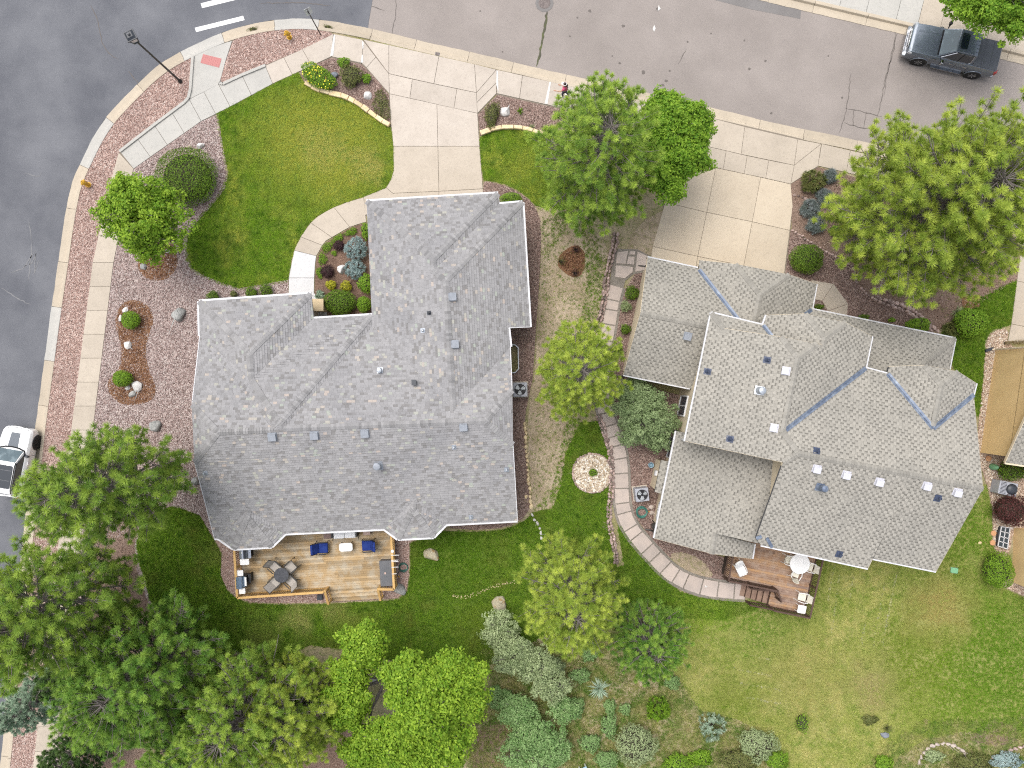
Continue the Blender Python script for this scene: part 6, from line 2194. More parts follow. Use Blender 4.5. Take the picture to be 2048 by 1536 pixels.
resin_chair(1580, 1120.5, -.2, 'cream resin chair tucked under left side of the round white table')
resin_chair(1592, 1147, 1.15, 'cream resin chair tucked under lower edge of the round white table')
resin_chair(1619, 1134, 2.85, 'cream resin chair between round white table and right railing')
resin_chair(1605, 1194.5, math.pi - .2, 'white resin chair in the lower right corner of the brown deck')
t = thing('side_table', 'small square white table beside the corner resin chair', 'table', (*at2(1604, 1219, 1.4), ZB), -.2)
m = MB()
rbox(m, (0, 0, .43), (.5, .48, .04), .07)
m.build('table_top', MT['white_plastic'], t)
for sx in (-1, 1):
    for sy in (-1, 1):
        m = MB()
        m.tube([(sx * .19, sy * .18, .41), (sx * .22, sy * .2, 0)], .022, 6)
        m.build('leg', MT['white_plastic'], t)
t = thing('lounge_chair', 'white padded rocker with rounded top on left part of brown deck', 'chair', (*at2(1479, 1134, 1.3), ZB), math.radians(-64))
m = MB()
rbox(m, (.22, 0, .42), (.55, .5, .1), .1)
m.build('seat', MT['white_plastic'], t)
m = MB()
rbox(m, (-.24, 0, .68), (.78, .5, .09), .22, mm=Matrix.Rotation(math.radians(48), 3, 'Y'), seg=6)
m.build('backrest', MT['white_plastic'], t)
m = MB()
for s in (-1, 1):
    m.tube([(.5, s * .24, .02), (.46, s * .25, .5), (.2, s * .27, .62), (-.3, s * .26, .6)], .022, 6)
    m.tube([(-.1, s * .24, .4), (-.36, s * .25, 0)], .022, 6)
m.tube([(.52, -.22, .36), (.55, .22, .36)], .03, 6)
m.build('frame', MT['white_plastic'], t)


def ac_unit(px, py, rz, label, s=.82, h=.8, mat='ac_body'):
    t = thing('air_conditioner', label, 'air conditioner', at(px, py, 0), rz, 'outdoor air conditioner units')
    m = MB()
    rbox(m, (0, 0, h / 2), (s, s, h), .05)
    m.build('casing', MT[mat], t)
    m = MB()
    m.box((0, 0, .03), (s + .12, s + .12, .05))
    m.build('pad', MT['concrete'], t)
    m = MB()
    m.lathe([(s * .40, h + .002), (s * .40, h + .012), (.02, h + .013)], n=28)
    m.build('fan_opening', MT['black'], t)
    m = MB()
    for k in range(3):
        a = k * 2.094 + .4
        ca, sa = math.cos(a), math.sin(a)
        M = Matrix.Rotation(a, 3, 'Z')
        m.add([M @ Vector(p) for p in ((.05, -.05, h + .02), (s * .33, -.13, h + .02), (s * .36, .02, h + .03), (s * .30, .12, h + .035), (.05, .05, h + .03))], [(0, 1, 2, 3, 4)])
    m.build('fan', MT['fan'], t)
    m = MB()
    for r in (.12, .2, .28, .36, .4):
        m.tube([(s * r * math.cos(a), s * r * math.sin(a), h + .045) for a in [k * 2 * math.pi / 24 for k in range(25)]], .004, 4, cap=False)
    for k in range(8):
        a = k * math.pi / 4
        m.bar((0, 0, h + .05), (s * .41 * math.cos(a), s * .41 * math.sin(a), h + .045), .008, .006)
    m.lathe([(.07, h + .048), (.06, h + .06)], n=12)
    m.build('fan_guard', MT['wire'], t)
    return t


ac_unit(1040, 779, .02, 'air conditioner with black fan between grey roof and centre pine', .85, .75)
ac_unit(1280, 986, .12, 'air conditioner with grey fan blades beside the flagstone path', .8, .75)
t = thing('air_conditioner', 'air conditioner with domed fan beside the dark red bush', 'air conditioner', at(1996, 973), -.2, 'outdoor air conditioner units')
m = MB()
rbox(m, (.1, 0, .38), (1.1, .8, .76), .06)
m.build('casing', MT['ac_body'], t)
m = MB()
m.lathe([(.33, .765), (.33, .80), (.26, .87), (.12, .91), (.03, .92)], (.3, 0, 0), 24)
m.build('fan_cover', MT['dark_metal'], t, smooth=True)
m = MB()
for k in range(9): m.bar((-.38, -.32 + k * .08, .765), (-.02, -.32 + k * .08, .765), .03, .012)
m.build('louvre', MT['wire'], t)

# window wells
ww = thing('window_well', 'open window well with dark floor under the grey eave', 'window well', at(1022, 717))
m = MB()
ow = ccw(WELL_A)
iw = inset(ow, .05)
n = len(ow)
zt, zb_ = .14, -1.0
vs = [(x, y, zb_) for x, y in ow] + [(x, y, zt) for x, y in ow] + [(x, y, zt) for x, y in iw] + [(x, y, zb_) for x, y in iw]
fs = []
for k in (0, 1, 2): fs += [(k * n + i, k * n + (i + 1) % n, (k + 1) * n + (i + 1) % n, (k + 1) * n + i) for i in range(n)]
m.add(vs, fs)
m.build('rim', MT['galv'], ww, world=True)
m = MB()
m.sheet(iw, -.95)
m.build('floor', MT['mulch_dark'], ww, world=True)
ww = thing('window_well', 'window well covered by white gridded panes beside golden wall', 'window well', at(2008, 1076))
px4 = [(2003, 1053), (2020, 1056), (2015, 1098), (1996, 1092), (1997, 1066)]
pl = P2(px4, .25)
m = MB()
m.prism(pl, -.02, .22)
m.build('curb', MT['dark_metal'], ww, world=True)
A_, B_, C_, D_ = [Vector((*p, .24)) for p in (pl[0], pl[1], pl[2], pl[3])]
m = MB()
for a, b in ((A_, B_), (B_, C_), (C_, D_), (D_, A_)): m.bar(a, b, .05, .05)
m.bar(A_.lerp(B_, .5), D_.lerp(C_, .5), .04, .05)
for k in (.25, .5, .75): m.bar(A_.lerp(D_, k), B_.lerp(C_, k), .04, .05)
m.build('grid', MT['white_trim'], ww, world=True)
m = MB()
m.add([A_ - Vector((0, 0, .015)), B_ - Vector((0, 0, .015)), C_ - Vector((0, 0, .015)), D_ - Vector((0, 0, .015))], [(0, 1, 2, 3)])
m.build('pane', MT['glass'], ww, world=True)
m = MB()
c = at(1909, 1141, .06)
rbox(m, (0, 0, .04), (.45, .33, .09), .05)
t = thing("utility_box", 'green utility lid in grass below the neighbour roof corner', 'utility box', (c[0], c[1], .0), -.15)
m.build('lid', MT['green_lid'], t)
m = MB()
m.box((0, 0, .0), (.5, .38, .04))
m.build('collar', MT['deckbox'], t)
t = thing('utility_pedestal', 'small green utility cone on gravel beside golden wall', 'utility box', at(1984, 933))
m = MB()
m.lathe([(.2, 0), (.17, .35), (.1, .5), (.03, .54)], n=8)
m.build('cover', MT['green_lid'], t)
m = MB()
m.lathe([(.22, -.01), (.22, .04)], n=8)
m.build('foot', MT['dark_metal'], t)
t = thing('bucket', 'pale blue bucket beside the fireplace bump of neighbour house', 'bucket', at(1300, 929))
m = MB()
m.lathe([(.12, 0), (.155, .32), (.165, .32), (.165, .35), (.14, .345), (.11, .05)], n=16)
m.build('body', MT['sky_blue'], t)
m = MB()
m.tube([(.16, 0, .33), (.1, .1, .22), (0, .18, .18), (-.1, .1, .22), (-.16, 0, .33)], .006, 5)
m.build('handle', MT['galv'], t)
t = thing('gas_meter', 'dark gas meter with pipe against the cream rear wall', 'meter', at(1303, 1048))
m = MB()
m.box((0, 0, .55), (.16, .3, .35))
m.build('meter_box', MT['iron'], t)
m = MB()
m.tube([(.02, -.22, 0), (.0, -.2, .7), (.02, 0, .85), (.05, .2, .75), (.05, .22, .0)], .03, 6)
m.build('pipe', MT['iron'], t)
for k, (x, y) in enumerate(((1303, 1014), (1304, 1026))):
    o = lump(.2, .16, .12, 500 + k).build('stone_block', MT['flagstone'])
    o.location = (*at2(x, y), .05)
    tag(o, ['upper of two pinkish blocks beside the teal hose', 'lower of two pinkish blocks beside the teal hose'][k], 'stone block', 'stone blocks by the cream wall')
t = thing('drain_box', 'dark blue drain box under the front rail of golden deck', 'box', at(641, 1193))
m = MB()
rbox(m, (0, 0, .1), (.3, .28, .2), .03)
m.build('body', MT['boulder_dark'], t)
m = MB()
rbox(m, (0, 0, .21), (.33, .31, .03), .03)
m.build('lid', MT['dark_metal'], t)
t = thing('garden_bench', 'pale bench end at the bottom edge among shrubs', 'bench', at(1166, 1534), .5)
m = MB()
m.box((0, 0, .42), (.5, .36, .05))
m.build('seat', MT['sky_blue'], t)
for s in (-1, 1):
    m = MB()
    m.box((s * .2, 0, .2), (.06, .32, .4))
    m.build('leg', MT['white_plastic'], t)

# ------------------------------------------------------------------ street furniture, vehicles, person
t = thing('street_lamp', 'black street lamp post with square lantern leaning over the road corner', 'street lamp', at(361, 163, 0))
m = MB()
m.tube([(0, 0, 0), (0, 0, .5), (0, 0, 5.1)], [.075, .062, .05], 12)
m.build('post', MT['iron'], t)
m = MB()
m.lathe([(.14, 0), (.14, .06), (.09, .18), (.075, .3)], n=14)
m.build('base_collar', MT['iron'], t)
m = MB()
M = Matrix.Rotation(math.radians(27), 3, 'Z')
m.box((0, 0, 5.12), (.3, .3, .06), m=M)
m.box((0, 0, 5.66), (.56, .56, .06), m=M)
m.box((0, 0, 5.73), (.5, .5, .10), m=M, taper=.55)
for sx in (-1, 1):
    for sy in (-1, 1):
        m.bar(M @ Vector((sx * .13, sy * .13, 5.12)), M @ Vector((sx * .24, sy * .24, 5.66)), .03, .03)
m.build('lantern_frame', MT['dark_metal'], t)
m = MB()
m.box((0, 0, 5.38), (.24, .24, .46), m=M, taper=1.75)
m.build('lantern_glass', MT['lamp_clear'], t)
m = MB()
m.lathe([(.07, 5.77), (.07, 5.86), (.05, 5.9), (.01, 5.91)], n=10)
m.build('sensor_cap', MT['deckbox'], t)

t = thing('street_sign', 'small street sign on dark post seen from behind with white plates', 'sign', at(641.5, 69.5, 0))
m = MB()
m.tube([(0, 0, 0), (0, 0, 2.95)], .032, 8)
m.build('post', MT['iron'], t)
m = MB()
d = Vector((.5, .28, 0)).normalized()
M = Matrix((d, Vector((-d.y, d.x, 0)), Vector((0, 0, 1)))).transposed() @ Matrix.Rotation(-.25, 3, 'X')
rbox(m, (0, .035, 2.62), (.42, .5, .012), .06, mm=M @ Matrix.Rotation(math.pi / 2, 3, 'X'))
m.build('sign_plate', MT['white_trim'], t)
m = MB()
m.box((0, 0, 2.45), (.1, .05, .03), m=M)
m.box((0, 0, 2.8), (.1, .05, .03), m=M)
m.build('bracket', MT['galv'], t)


def hydrant(px, py, rz, label):
    t = thing('fire_hydrant', label, 'hydrant', at(px, py, 0), rz, 'yellow fire hydrants')
    m = MB()
    m.lathe([(.17, 0), (.17, .05), (.115, .06), (.11, .5), (.15, .5), (.15, .55), (.125, .57), (.11, .66), (.06, .72), (.02, .73)], n=16)
    m.build('barrel', MT['yellow'], t)
    m = MB()
    m.lathe([(.035, .73), (.03, .79), (.012, .8)], n=6)
    m.build('operating_nut', MT['yellow'], t)
    for a, r, l in ((0, .06, .21), (math.pi, .06, .21), (-math.pi / 2, .08, .22)):
        m = MB()
        dr = Vector((math.cos(a), math.sin(a), 0))
        m.tube([dr * .08 + Vector((0, 0, .42)), dr * (l - .06) + Vector((0, 0, .42)), dr * (l - .05) + Vector((0, 0, .42)), dr * l + Vector((0, 0, .42))], [r * .8, r * .8, r, r * .95], 10)
        m.build('outlet_cap', MT['yellow'], t)
    m = MB()
    for k in range(8):
        a = k * math.pi / 4
        m.lathe([(.014, .55), (.012, .575)], (math.cos(a) * .137, math.sin(a) * .137, 0), 6)
    m.build('flange_bolts', MT['iron_lid'], t)


hydrant(579, 75, .3, 'yellow fire hydrant on corner gravel left of the street sign')
hydrant(178, 370, -1.2, 'yellow fire hydrant on gravel strip beside the left kerb')

t = thing('manhole', 'round manhole cover in a concrete collar at top edge of side street', 'manhole cover', (*at2(1089, 4), -.11))
m = MB()
m.lathe([(.56, 0), (.56, .012), (.54, .013)], n=10)
m.build('collar', MT['patch'], t)
m = MB()
m.lathe([(.36, .0), (.36, .018), (.34, .022), (.1, .022)], n=28)
m.build('lid', MT['iron_lid'], t)
t = thing('curb_stop', 'small square utility lid in the kerb at the driveway mouth', 'utility box', (*at2(875, 108), .0))
m = MB()
m.box((0, 0, .01), (.2, .14, .03), rz=-.2)
m.build('lid', MT['iron_lid'], t)
m = MB()
m.box((0, 0, .0), (.27, .2, .03), rz=-.2)
m.build('collar', MT['patch'], t)


def loft(sections, mat, name, par, smooth=True, caps=True, tint=None):
    """sections: equal-length rings of points"""
    m = MB()
    n = len(sections[0])
    vs = [p for s in sections for p in s]
    fs = []
    for i in range(len(sections) - 1):
        for k in range(n):
            fs.append((i * n + k, i * n + (k + 1) % n, (i + 1) * n + (k + 1) % n, (i + 1) * n + k))
    if caps:
        fs.append(tuple(range(n))[::-1])
        fs.append(tuple(range((len(sections) - 1) * n, len(sections) * n)))
    m.add(vs, fs)
    o = m.build(name, mat, par, smooth=False)
    if smooth:
        b = o.modifiers.new('soft', 'BEVEL')
        b.width, b.segments, b.limit_method, b.angle_limit = .03, 2, 'ANGLE', math.radians(25)
        for p in o.data.polygons: p.use_smooth = True
        w = o.modifiers.new('wn', 'WEIGHTED_NORMAL')
    return o


def ring(x, w, zlo, zhi, sh=.12, tw=None):
    """body cross-section at x: half width w, from zlo to zhi, shoulder inset"""
    tw = tw if tw is not None else w - sh
    return [(x, -w * .94, zlo), (x, -w, zlo + (zhi - zlo) * .35), (x, -w, zlo + (zhi - zlo) * .78), (x, -tw, zhi), (x, tw, zhi), (x, w, zlo + (zhi - zlo) * .78), (x, w, zlo + (zhi - zlo) * .35), (x, w * .94, zlo)]


def wheel(t, x, y, r, w, rim, spokes=6):
    s = 1 if y > 0 else -1
    M = Matrix.Rotation(-s * math.pi / 2, 3, 'X')
    m = MB()
    m.lathe([(r * .62, -w / 2), (r * .94, -w / 2), (r, -w * .3), (r, w * .3), (r * .94, w / 2), (r * .62, w / 2), (r * .62, w * .3)], (x, y, r), 26, m=M)
    wh = m.build('wheel', MT['tyre'], t)
    m = MB()
    m.lathe([(r * .64, w * .30), (r * .64, w * .44), (r * .58, w * .42), (r * .56, w * .2), (.06, w * .22)], (x, y, r), 26, m=M)
    for k in range(spokes):
        a = k * 2 * math.pi / spokes
        p0 = Vector((x, y, r)) + M @ Vector((.04 * math.cos(a), .04 * math.sin(a), w * .38))
        p1 = Vector((x, y, r)) + M @ Vector((r * .6 * math.cos(a), r * .6 * math.sin(a), w * .40))
        m.bar(p0, p1, .06, .03)
    m.lathe([(.07, w * .35), (.06, w * .45)], (x, y, r), 10, m=M)
    m.build('rim', MT[rim], wh)
    return wh


def panel(t, name, pts, mat, th=.012, par=None):
    """thin quad sheet slightly thickened along its normal"""
    P = [Vector(p) for p in pts]
    n = raw_normal(P)
    k = len(P)
    m = MB()
    m.add([p + n * th for p in P] + [p - n * th for p in P], [tuple(range(k)), tuple(range(k, 2 * k))[::-1]] + [(i, k + i, k + (i + 1) % k, (i + 1) % k) for i in range(k)])
    return m.build(name, MT[mat], par or t)


# --- grey pickup: local x forward, nose towards upper left of the plan
fw, rw = Vector(at2(1838.5, 119, .4)), Vector(at2(1947.5, 146, .4))
d = (fw - rw)
WB = d.length
yaw = math.atan2(d.y, d.x)
left = Vector((-d.y, d.x)) / WB
mid = (fw + rw) / 2 - left * .86          # the near wheels are on the truck's left
S = WB / 3.55
t = thing('pickup_truck', 'dark grey crew cab pickup with covered bed parked at far kerb', 'pickup truck', (mid.x, mid.y, -.1), yaw)
W_ = .98
bd = [(2.86, .72, .50, .86), (2.80, .90, .36, 1.02), (2.60, .96, .32, 1.12), (1.90, W_, .32, 1.18), (1.10, W_, .32, 1.22), (.7, W_, .34, 1.20), (-.9, W_, .34, 1.20), (-1.0, W_, .36, 1.22), (-2.60, W_, .42, 1.24), (-2.74, .95, .48, 1.22)]
loft([ring(x * S, w, a, b, .10) for x, w, a, b in bd], MT['truck'], 'body', t)
cab = [(1.02, .82, 1.16, 1.24, .80), (.28, .80, 1.16, 1.84, .66), (.0, .80, 1.16, 1.90, .66), (-.75, .80, 1.16, 1.90, .66), (-1.02, .80, 1.16, 1.84, .66), (-1.16, .82, 1.16, 1.28, .78)]
loft([[(x * S, -w, a), (x * S, -w, a + .03), (x * S, -tw, b), (x * S, tw, b), (x * S, w, a + .03), (x * S, w, a)] for x, w, a, b, tw in cab], MT['truck'], 'cab', t)
panel(t, 'windscreen', [(1.00 * S, -.76, 1.265), (1.00 * S, .76, 1.265), (.32 * S, .62, 1.83), (.32 * S, -.62, 1.83)], 'screen_glass')
panel(t, 'rear_window', [(-1.15 * S, .70, 1.33), (-1.15 * S, -.70, 1.33), (-1.03 * S, -.6, 1.80), (-1.03 * S, .6, 1.80)], 'car_glass')
for s in (-1, 1):
    q = [(.84 * S, s * .835, 1.24), (.20 * S, s * .695, 1.79), (-.88 * S, s * .69, 1.79), (-.98 * S, s * .805, 1.30), (-.9 * S, s * .835, 1.22)]
    panel(t, 'side_window', q if s < 0 else q[::-1], 'car_glass')
    m = MB()
    for a, b in zip(q, q[1:] + q[:1]): m.bar(Vector(a) + Vector((0, s * .012, .0)), Vector(b) + Vector((0, s * .012, .0)), .035, .035)
    m.build('window_trim', MT['chrome'], t)
    m = MB()
    m.bar((-.22 * S, s * .845, 1.22), (-.28 * S, s * .70, 1.8), .05, .03)
    m.build('door_pillar', MT['black'], t)
    for x in (.05, -.82):
        m = MB()
        m.tube([(x * S - .12, s * .99, 1.08), (x * S - .1, s * 1.025, 1.08), (x * S + .1, s * 1.025, 1.08), (x * S + .12, s * .99, 1.08)], .018, 6)
        m.build('door_handle', MT['chrome'], t)
    m = MB()
    m.bar((.84 * S, s * .9, 1.22), (.80 * S, s * 1.10, 1.3), .05, .05)
    rbox(m, (.79 * S, s * 1.19, 1.34), (.13, .24, .22), .05)
    m.build('mirror', MT['chrome'] if s > 0 else MT['black'], t)
    m = MB()
    m.bar((.95 * S, s * 1.0, .35), (-1.0 * S, s * 1.0, .38), .16, .06)
    m.build('side_step', MT['chrome'], t)
    m = MB()
    m.box((2.66 * S, s * .76, .98), (.22, .34, .16), rz=-s * .25)
    m.build('headlight', MT['lamp_clear'], t)
    m = MB()
    m.box((-2.70 * S, s * .86, 1.05), (.16, .2, .3))
    m.build('tail_light', MT['red_lamp'], t)
    for x in (.42, -.42):
        m = MB()
        m.bar((x * S, s * .985, .5), (x * S, s * .985, 1.14), .01, .012)
    m = MB()
    m.bar((1.25 * S, s * .988, 1.08), (1.02 * S, s * .988, 1.09), .02, .05)
    m.build('fender_badge', MT['chrome'], t)
    for x in (.5, -.25, -1.03):
        m = MB()
        m.bar((x * S, s * .983, .48), (x * S, s * .983, 1.1), .008, .012)
        m.build('door_gap', MT['black'], t)
for x in (WB / 2 - .02, -WB / 2 + .02):
    for s in (-1, 1):
        wheel(t, x, s * .86, .40, .27, 'rim')
        m = MB()
        pts = [(x + math.cos(a) * .50, s * .985, .40 + math.sin(a) * .50) for a in [math.pi * k / 12 for k in range(13)]]
        m.tube(pts, .035, 6)
        m.build('wheel_arch', MT['truck'], t)
        m = MB()
        m.lathe([(.47, -.02), (.47, .02)], (x, s * .972, .40), 22, m=Matrix.Rotation(math.pi / 2, 3, 'X'))
        m.build('arch_opening', MT['black'], t)
for y in (-.55, .55):
    m = MB()
    m.bar((2.5 * S, y * .8, 1.115), (1.15 * S, y, 1.215), .12, .05)
    m.build('hood_ridge', MT['truck'], t)
m = MB()
m.box((1.04 * S, 0, 1.225), (.14, 1.5, .03))
m.build('cowl', MT['black'], t)
m = MB()
m.box((2.83 * S, 0, .82), (.08, 1.15, .34))
for k in range(4): m.bar((2.88 * S, -.55, .70 + k * .085), (2.88 * S, .55, .70 + k * .085), .03, .03)
m.build('grille', MT['chrome'], t)
m = MB()
rbox(m, (2.84 * S, 0, .50), (.26, 1.84, .2), .1)
m.build('front_bumper', MT['chrome'], t)
m = MB()
rbox(m, (-2.82 * S, 0, .52), (.24, 1.78, .18), .08)
m.build('rear_bumper', MT['chrome'], t)
m = MB()
rbox(m, (-.28 * S + .22, 0, 1.905), (.42, .95, .02), .08)
m.build('sunroof', MT['car_glass'], t)
for k in range(5):
    m = MB()
    m.bar((-.42 * S, -.44 + k * .22, 1.905), (-.98 * S, -.44 + k * .22, 1.87), .05, .025)
    m.build('roof_rib', MT['truck'], t)
m = MB()
rbox(m, (-1.93 * S, 0, 1.26), (1.50 * S, 1.72, .05), .06)
for k in (1, 2): m.bar((-1.18 * S - k * .5 * S, -.84, 1.288), (-1.18 * S - k * .5 * S, .84, 1.288), .02, .008)
m.build('bed_cover', MT['truck_lid'], t)

# --- white car at the left edge, nose towards the top of the plan
wf, wr = Vector(at2(69.5, 885, .38)), Vector(at2(54.5, 971, .38))
d = wf - wr
WB = 2.64
yaw = math.atan2(d.y, d.x)
right = Vector((d.y, -d.x)) / d.length
mid = (wf + wr) / 2 - right * .84
t = thing('small_suv', 'white compact car with black roof and dark bonnet panel at left edge', 'car', (mid.x, mid.y, -.1), yaw)
W_ = .94
bd = [(2.12, .60, .42, .72), (2.05, .80, .30, .88), (1.85, .90, .26, .98), (1.35, W_, .26, 1.06), (.75, W_, .26, 1.10), (-1.3, W_, .28, 1.14), (-1.85, .92, .32, 1.14), (-2.0, .84, .4, 1.1)]
loft([ring(x, w, a, b, .10) for x, w, a, b in bd], MT['suv_white'], 'body', t)
cab = [(.82, .78, 1.06, 1.13, .74), (.12, .77, 1.06, 1.56, .62), (-.1, .77, 1.06, 1.62, .62), (-1.45, .76, 1.08, 1.62, .60), (-1.75, .78, 1.08, 1.5, .62), (-1.92, .80, 1.08, 1.16, .70)]
loft([[(x, -w, a), (x, -w, a + .03), (x, -tw, b), (x, tw, b), (x, w, a + .03), (x, w, a)] for x, w, a, b, tw in cab], MT['suv_white'], 'cabin', t)
panel(t, 'windscreen', [(.80, -.70, 1.15), (.80, .70, 1.15), (.16, .58, 1.56), (.16, -.58, 1.56)], 'screen_glass')
m = MB()
pts = [(.55, -.83, 1.1), (.82, -.74, 1.12), (.93, -.4, 1.12), (.96, 0, 1.12), (.93, .4, 1.12), (.82, .74, 1.12), (.55, .83, 1.1)]
m.tube(pts, .045, 6)
m.build('cowl', MT['black'], t)
m = MB()
rbox(m, (-.74, 0, 1.635), (1.36, 1.16, .02), .1)
m.build('glass_roof', MT['car_glass'], t)
for x in (-.35, -.95):
    m = MB()
    m.bar((x, -.53, 1.648), (x, .53, 1.648), .03, .01)
    m.build('roof_bar', MT['deckbox'], t)
m = MB()
vs = [(1.80, -.26, .998), (1.80, .26, .998), (.98, .30, 1.095), (.98, -.30, 1.095)]
m.add([(x, y, z + .006) for x, y, z in vs] + [(x, y, z + .016) for x, y, z in vs], [(0, 1, 2, 3)[::-1], (4, 5, 6, 7), (0, 1, 5, 4), (2, 3, 7, 6), (1, 2, 6, 5), (3, 0, 4, 7)])
m.build('bonnet_panel', MT['hood_black'], t)
for s in (-1, 1):
    q = [(.66, s * .80, 1.12), (.06, s * .665, 1.52), (-1.5, s * .645, 1.52), (-1.72, s * .76, 1.16)]
    panel(t, 'side_window', q if s < 0 else q[::-1], 'car_glass')
    m = MB()
    m.tube([(.15, s * .655, 1.585), (-.1, s * .665, 1.645), (-1.45, s * .65, 1.645), (-1.7, s * .64, 1.55)], .028, 6)
    m.build('roof_rail', MT['black'], t)
    for x in (.1, -.8):
        m = MB()
        m.tube([(x - .1, s * .945, 1.0), (x - .08, s * .975, 1.0), (x + .08, s * .975, 1.0), (x + .1, s * .945, 1.0)], .016, 6)
        m.build('door_handle', MT['suv_white'], t)
    for x in (.55, -.35, -1.2):
        m = MB()
        m.bar((x, s * .943, .45), (x, s * .943, 1.02), .008, .012)
        m.build('door_gap', MT['black'], t)
    m = MB()
    m.bar((.58, s * .84, 1.12), (.56, s * .93, 1.17), .05, .05)
    rbox(m, (.55, s * 1.0, 1.2), (.13, .2, .16), .05)
    m.build('mirror', MT['dark_metal'], t)
    m = MB()
    m.tube([(1.97, s * .78, .80), (2.05, s * .62, .82), (2.11, s * .4, .82)], .05, 6)
    m.build('headlight', MT['lamp_clear'], t)
    m = MB()
    m.box((-1.97, s * .74, .95), (.08, .14, .3))
    m.build('tail_light', MT['red_lamp'], t)
    for x in (WB / 2, -WB / 2):
        wheel(t, x, s * .84, .36, .24, 'rim_dark', 10)
        m = MB()
        m.tube([(x + math.cos(a) * .45, s * .94, .36 + math.sin(a) * .45) for a in [math.pi * k / 12 for k in range(13)]], .035, 6)
        m.build('wheel_arch', MT['black'], t)
        m = MB()
        m.lathe([(.43, -.02), (.43, .02)], (x, s * .93, .36), 20, m=Matrix.Rotation(math.pi / 2, 3, 'X'))
        m.build('arch_opening', MT['black'], t)
m = MB()
m.tube([(1.75, .80, .9), (2.08, .55, .93), (2.15, .2, .93), (2.15, -.2, .93), (2.08, -.55, .93), (1.75, -.80, .9)], .03, 6)
m.build('bull_bar', MT['suv_white'], t)
m = MB()
m.box((2.1, 0, .62), (.05, 1.0, .18))
m.build('grille', MT['black'], t)
m = MB()
m.tube([(-1.8, -.7, 1.56), (-1.86, 0, 1.58), (-1.8, .7, 1.56)], .04, 6)
m.build('spoiler', MT['suv_white'], t)

# --- person on the pavement
def body_mesh(name, joints, edges, radii, mat, par, sub=2):
    me = bpy.data.meshes.new(name)
    me.from_pydata(joints, edges, [])
    o = bpy.data.objects.new(name, me)
    COL.objects.link(o)
    o.parent = par
    sk = o.modifiers.new('skin', 'SKIN')
    sk.use_smooth_shade = True
    for v, r in zip(me.skin_vertices[0].data, radii): v.radius = r if hasattr(r, '__len__') else (r, r)
    me.skin_vertices[0].data[0].use_root = True
    s = o.modifiers.new('sub', 'SUBSURF')
    s.levels = s.render_levels = sub
    me.materials.append(MT[mat])
    return o


pb = at(1127.5, 192, .05)
t = thing('person', 'person in a pink top walking on the pavement, left arm stretched out', 'person', (pb[0], pb[1], .05), math.radians(165))
# local: x forward (to the left of the plan), z up; body leans a touch forward
J = [(0, 0, .93), (.0, 0, 1.08), (.03, 0, 1.27), (.05, 0, 1.40), (.06, 0, 1.49), (.08, 0, 1.60),
     (.0, .10, .90), (.10, .10, .50), (.02, .10, .08), (.14, .10, .03),
     (.0, -.10, .90), (-.06, -.10, .50), (-.24, -.10, .10), (-.14, -.10, .03),
     (.05, .19, 1.38), (.22, .30, 1.22), (.46, .34, 1.24),
     (.05, -.19, 1.38), (.10, -.25, 1.12), (.30, -.14, 1.06)]
E_ = [(0, 1), (1, 2), (2, 3), (3, 4), (4, 5), (0, 6), (6, 7), (7, 8), (8, 9), (0, 10), (10, 11), (11, 12), (12, 13), (3, 14), (14, 15), (15, 16), (3, 17), (17, 18), (18, 19)]
RD = [(.15, .11), (.13, .10), (.16, .11), (.13, .09), .055, .085, .09, .06, .042, .035, .09, .06, .042, .035, .062, .045, .033, .062, .045, .033]
body_mesh('body', J, E_, RD, 'skin', t)
body_mesh('pink_top', [(0, 0, .90), (0, 0, 1.08), (.03, 0, 1.27), (.05, 0, 1.405), (.05, .20, 1.38), (.14, .255, 1.29), (.05, -.20, 1.38), (.08, -.235, 1.23)], [(0, 1), (1, 2), (2, 3), (3, 4), (4, 5), (3, 6), (6, 7)], [(.175, .135), (.155, .12), (.18, .13), (.14, .10), .08, .062, .08, .062], 'pink', t)
body_mesh('leggings', [(0, 0, .92), (.0, .10, .88), (.10, .10, .50), (.03, .10, .14), (.0, -.10, .88), (-.06, -.10, .50), (-.22, -.10, .14)], [(0, 1), (1, 2), (2, 3), (0, 4), (4, 5), (5, 6)], [(.16, .12), .10, .07, .05, .10, .07, .05], 'denim', t)
m = MB()
for s, (x, y) in ((1, (.07, .10)), (-1, (-.18, -.10))): rbox(m, (x, y, .035), (.26, .095, .08), .045)
m.build('shoes', MT['white_plastic'], t)
bm = bmesh.new()
bmesh.ops.create_uvsphere(bm, u_segments=14, v_segments=10, radius=.108)
m = MB()
for v in bm.verts: v.co = Vector((v.co.x * 1.02 + .06, v.co.y * .95, v.co.z * 1.08 + 1.64)) if v.co.z > -.02 or v.co.x < 0 else Vector((v.co.x * .7 + .05, v.co.y * .85, v.co.z * .6 + 1.64))
bm.verts.index_update()
m.add([v.co.copy() for v in bm.verts], [tuple(v.index for v in f.verts) for f in bm.faces])
m.tube([(-.05, 0, 1.66), (-.09, 0, 1.58), (-.10, 0, 1.46), (-.08, 0, 1.38)], [.05, .055, .04, .015], 8)
m.build('hair', MT['hair'], t, smooth=True)
bm.free()
m = MB()
m.lathe([(.016, 0), (.012, .02), (.004, .026)], (.165, 0, 1.585), 8, m=Matrix.Rotation(math.pi / 2, 3, 'Y'))
for s in (-1, 1):
    m.lathe([(.012, 0), (.008, .006)], (.152, s * .034, 1.615), 8, m=Matrix.Rotation(math.pi / 2, 3, 'Y'))
    m.box((.075, s * .102, 1.60), (.03, .015, .05))
m.bar((.158, -.025, 1.55), (.158, .025, 1.55), .008, .008)
m.build('face', MT['skin'], t)
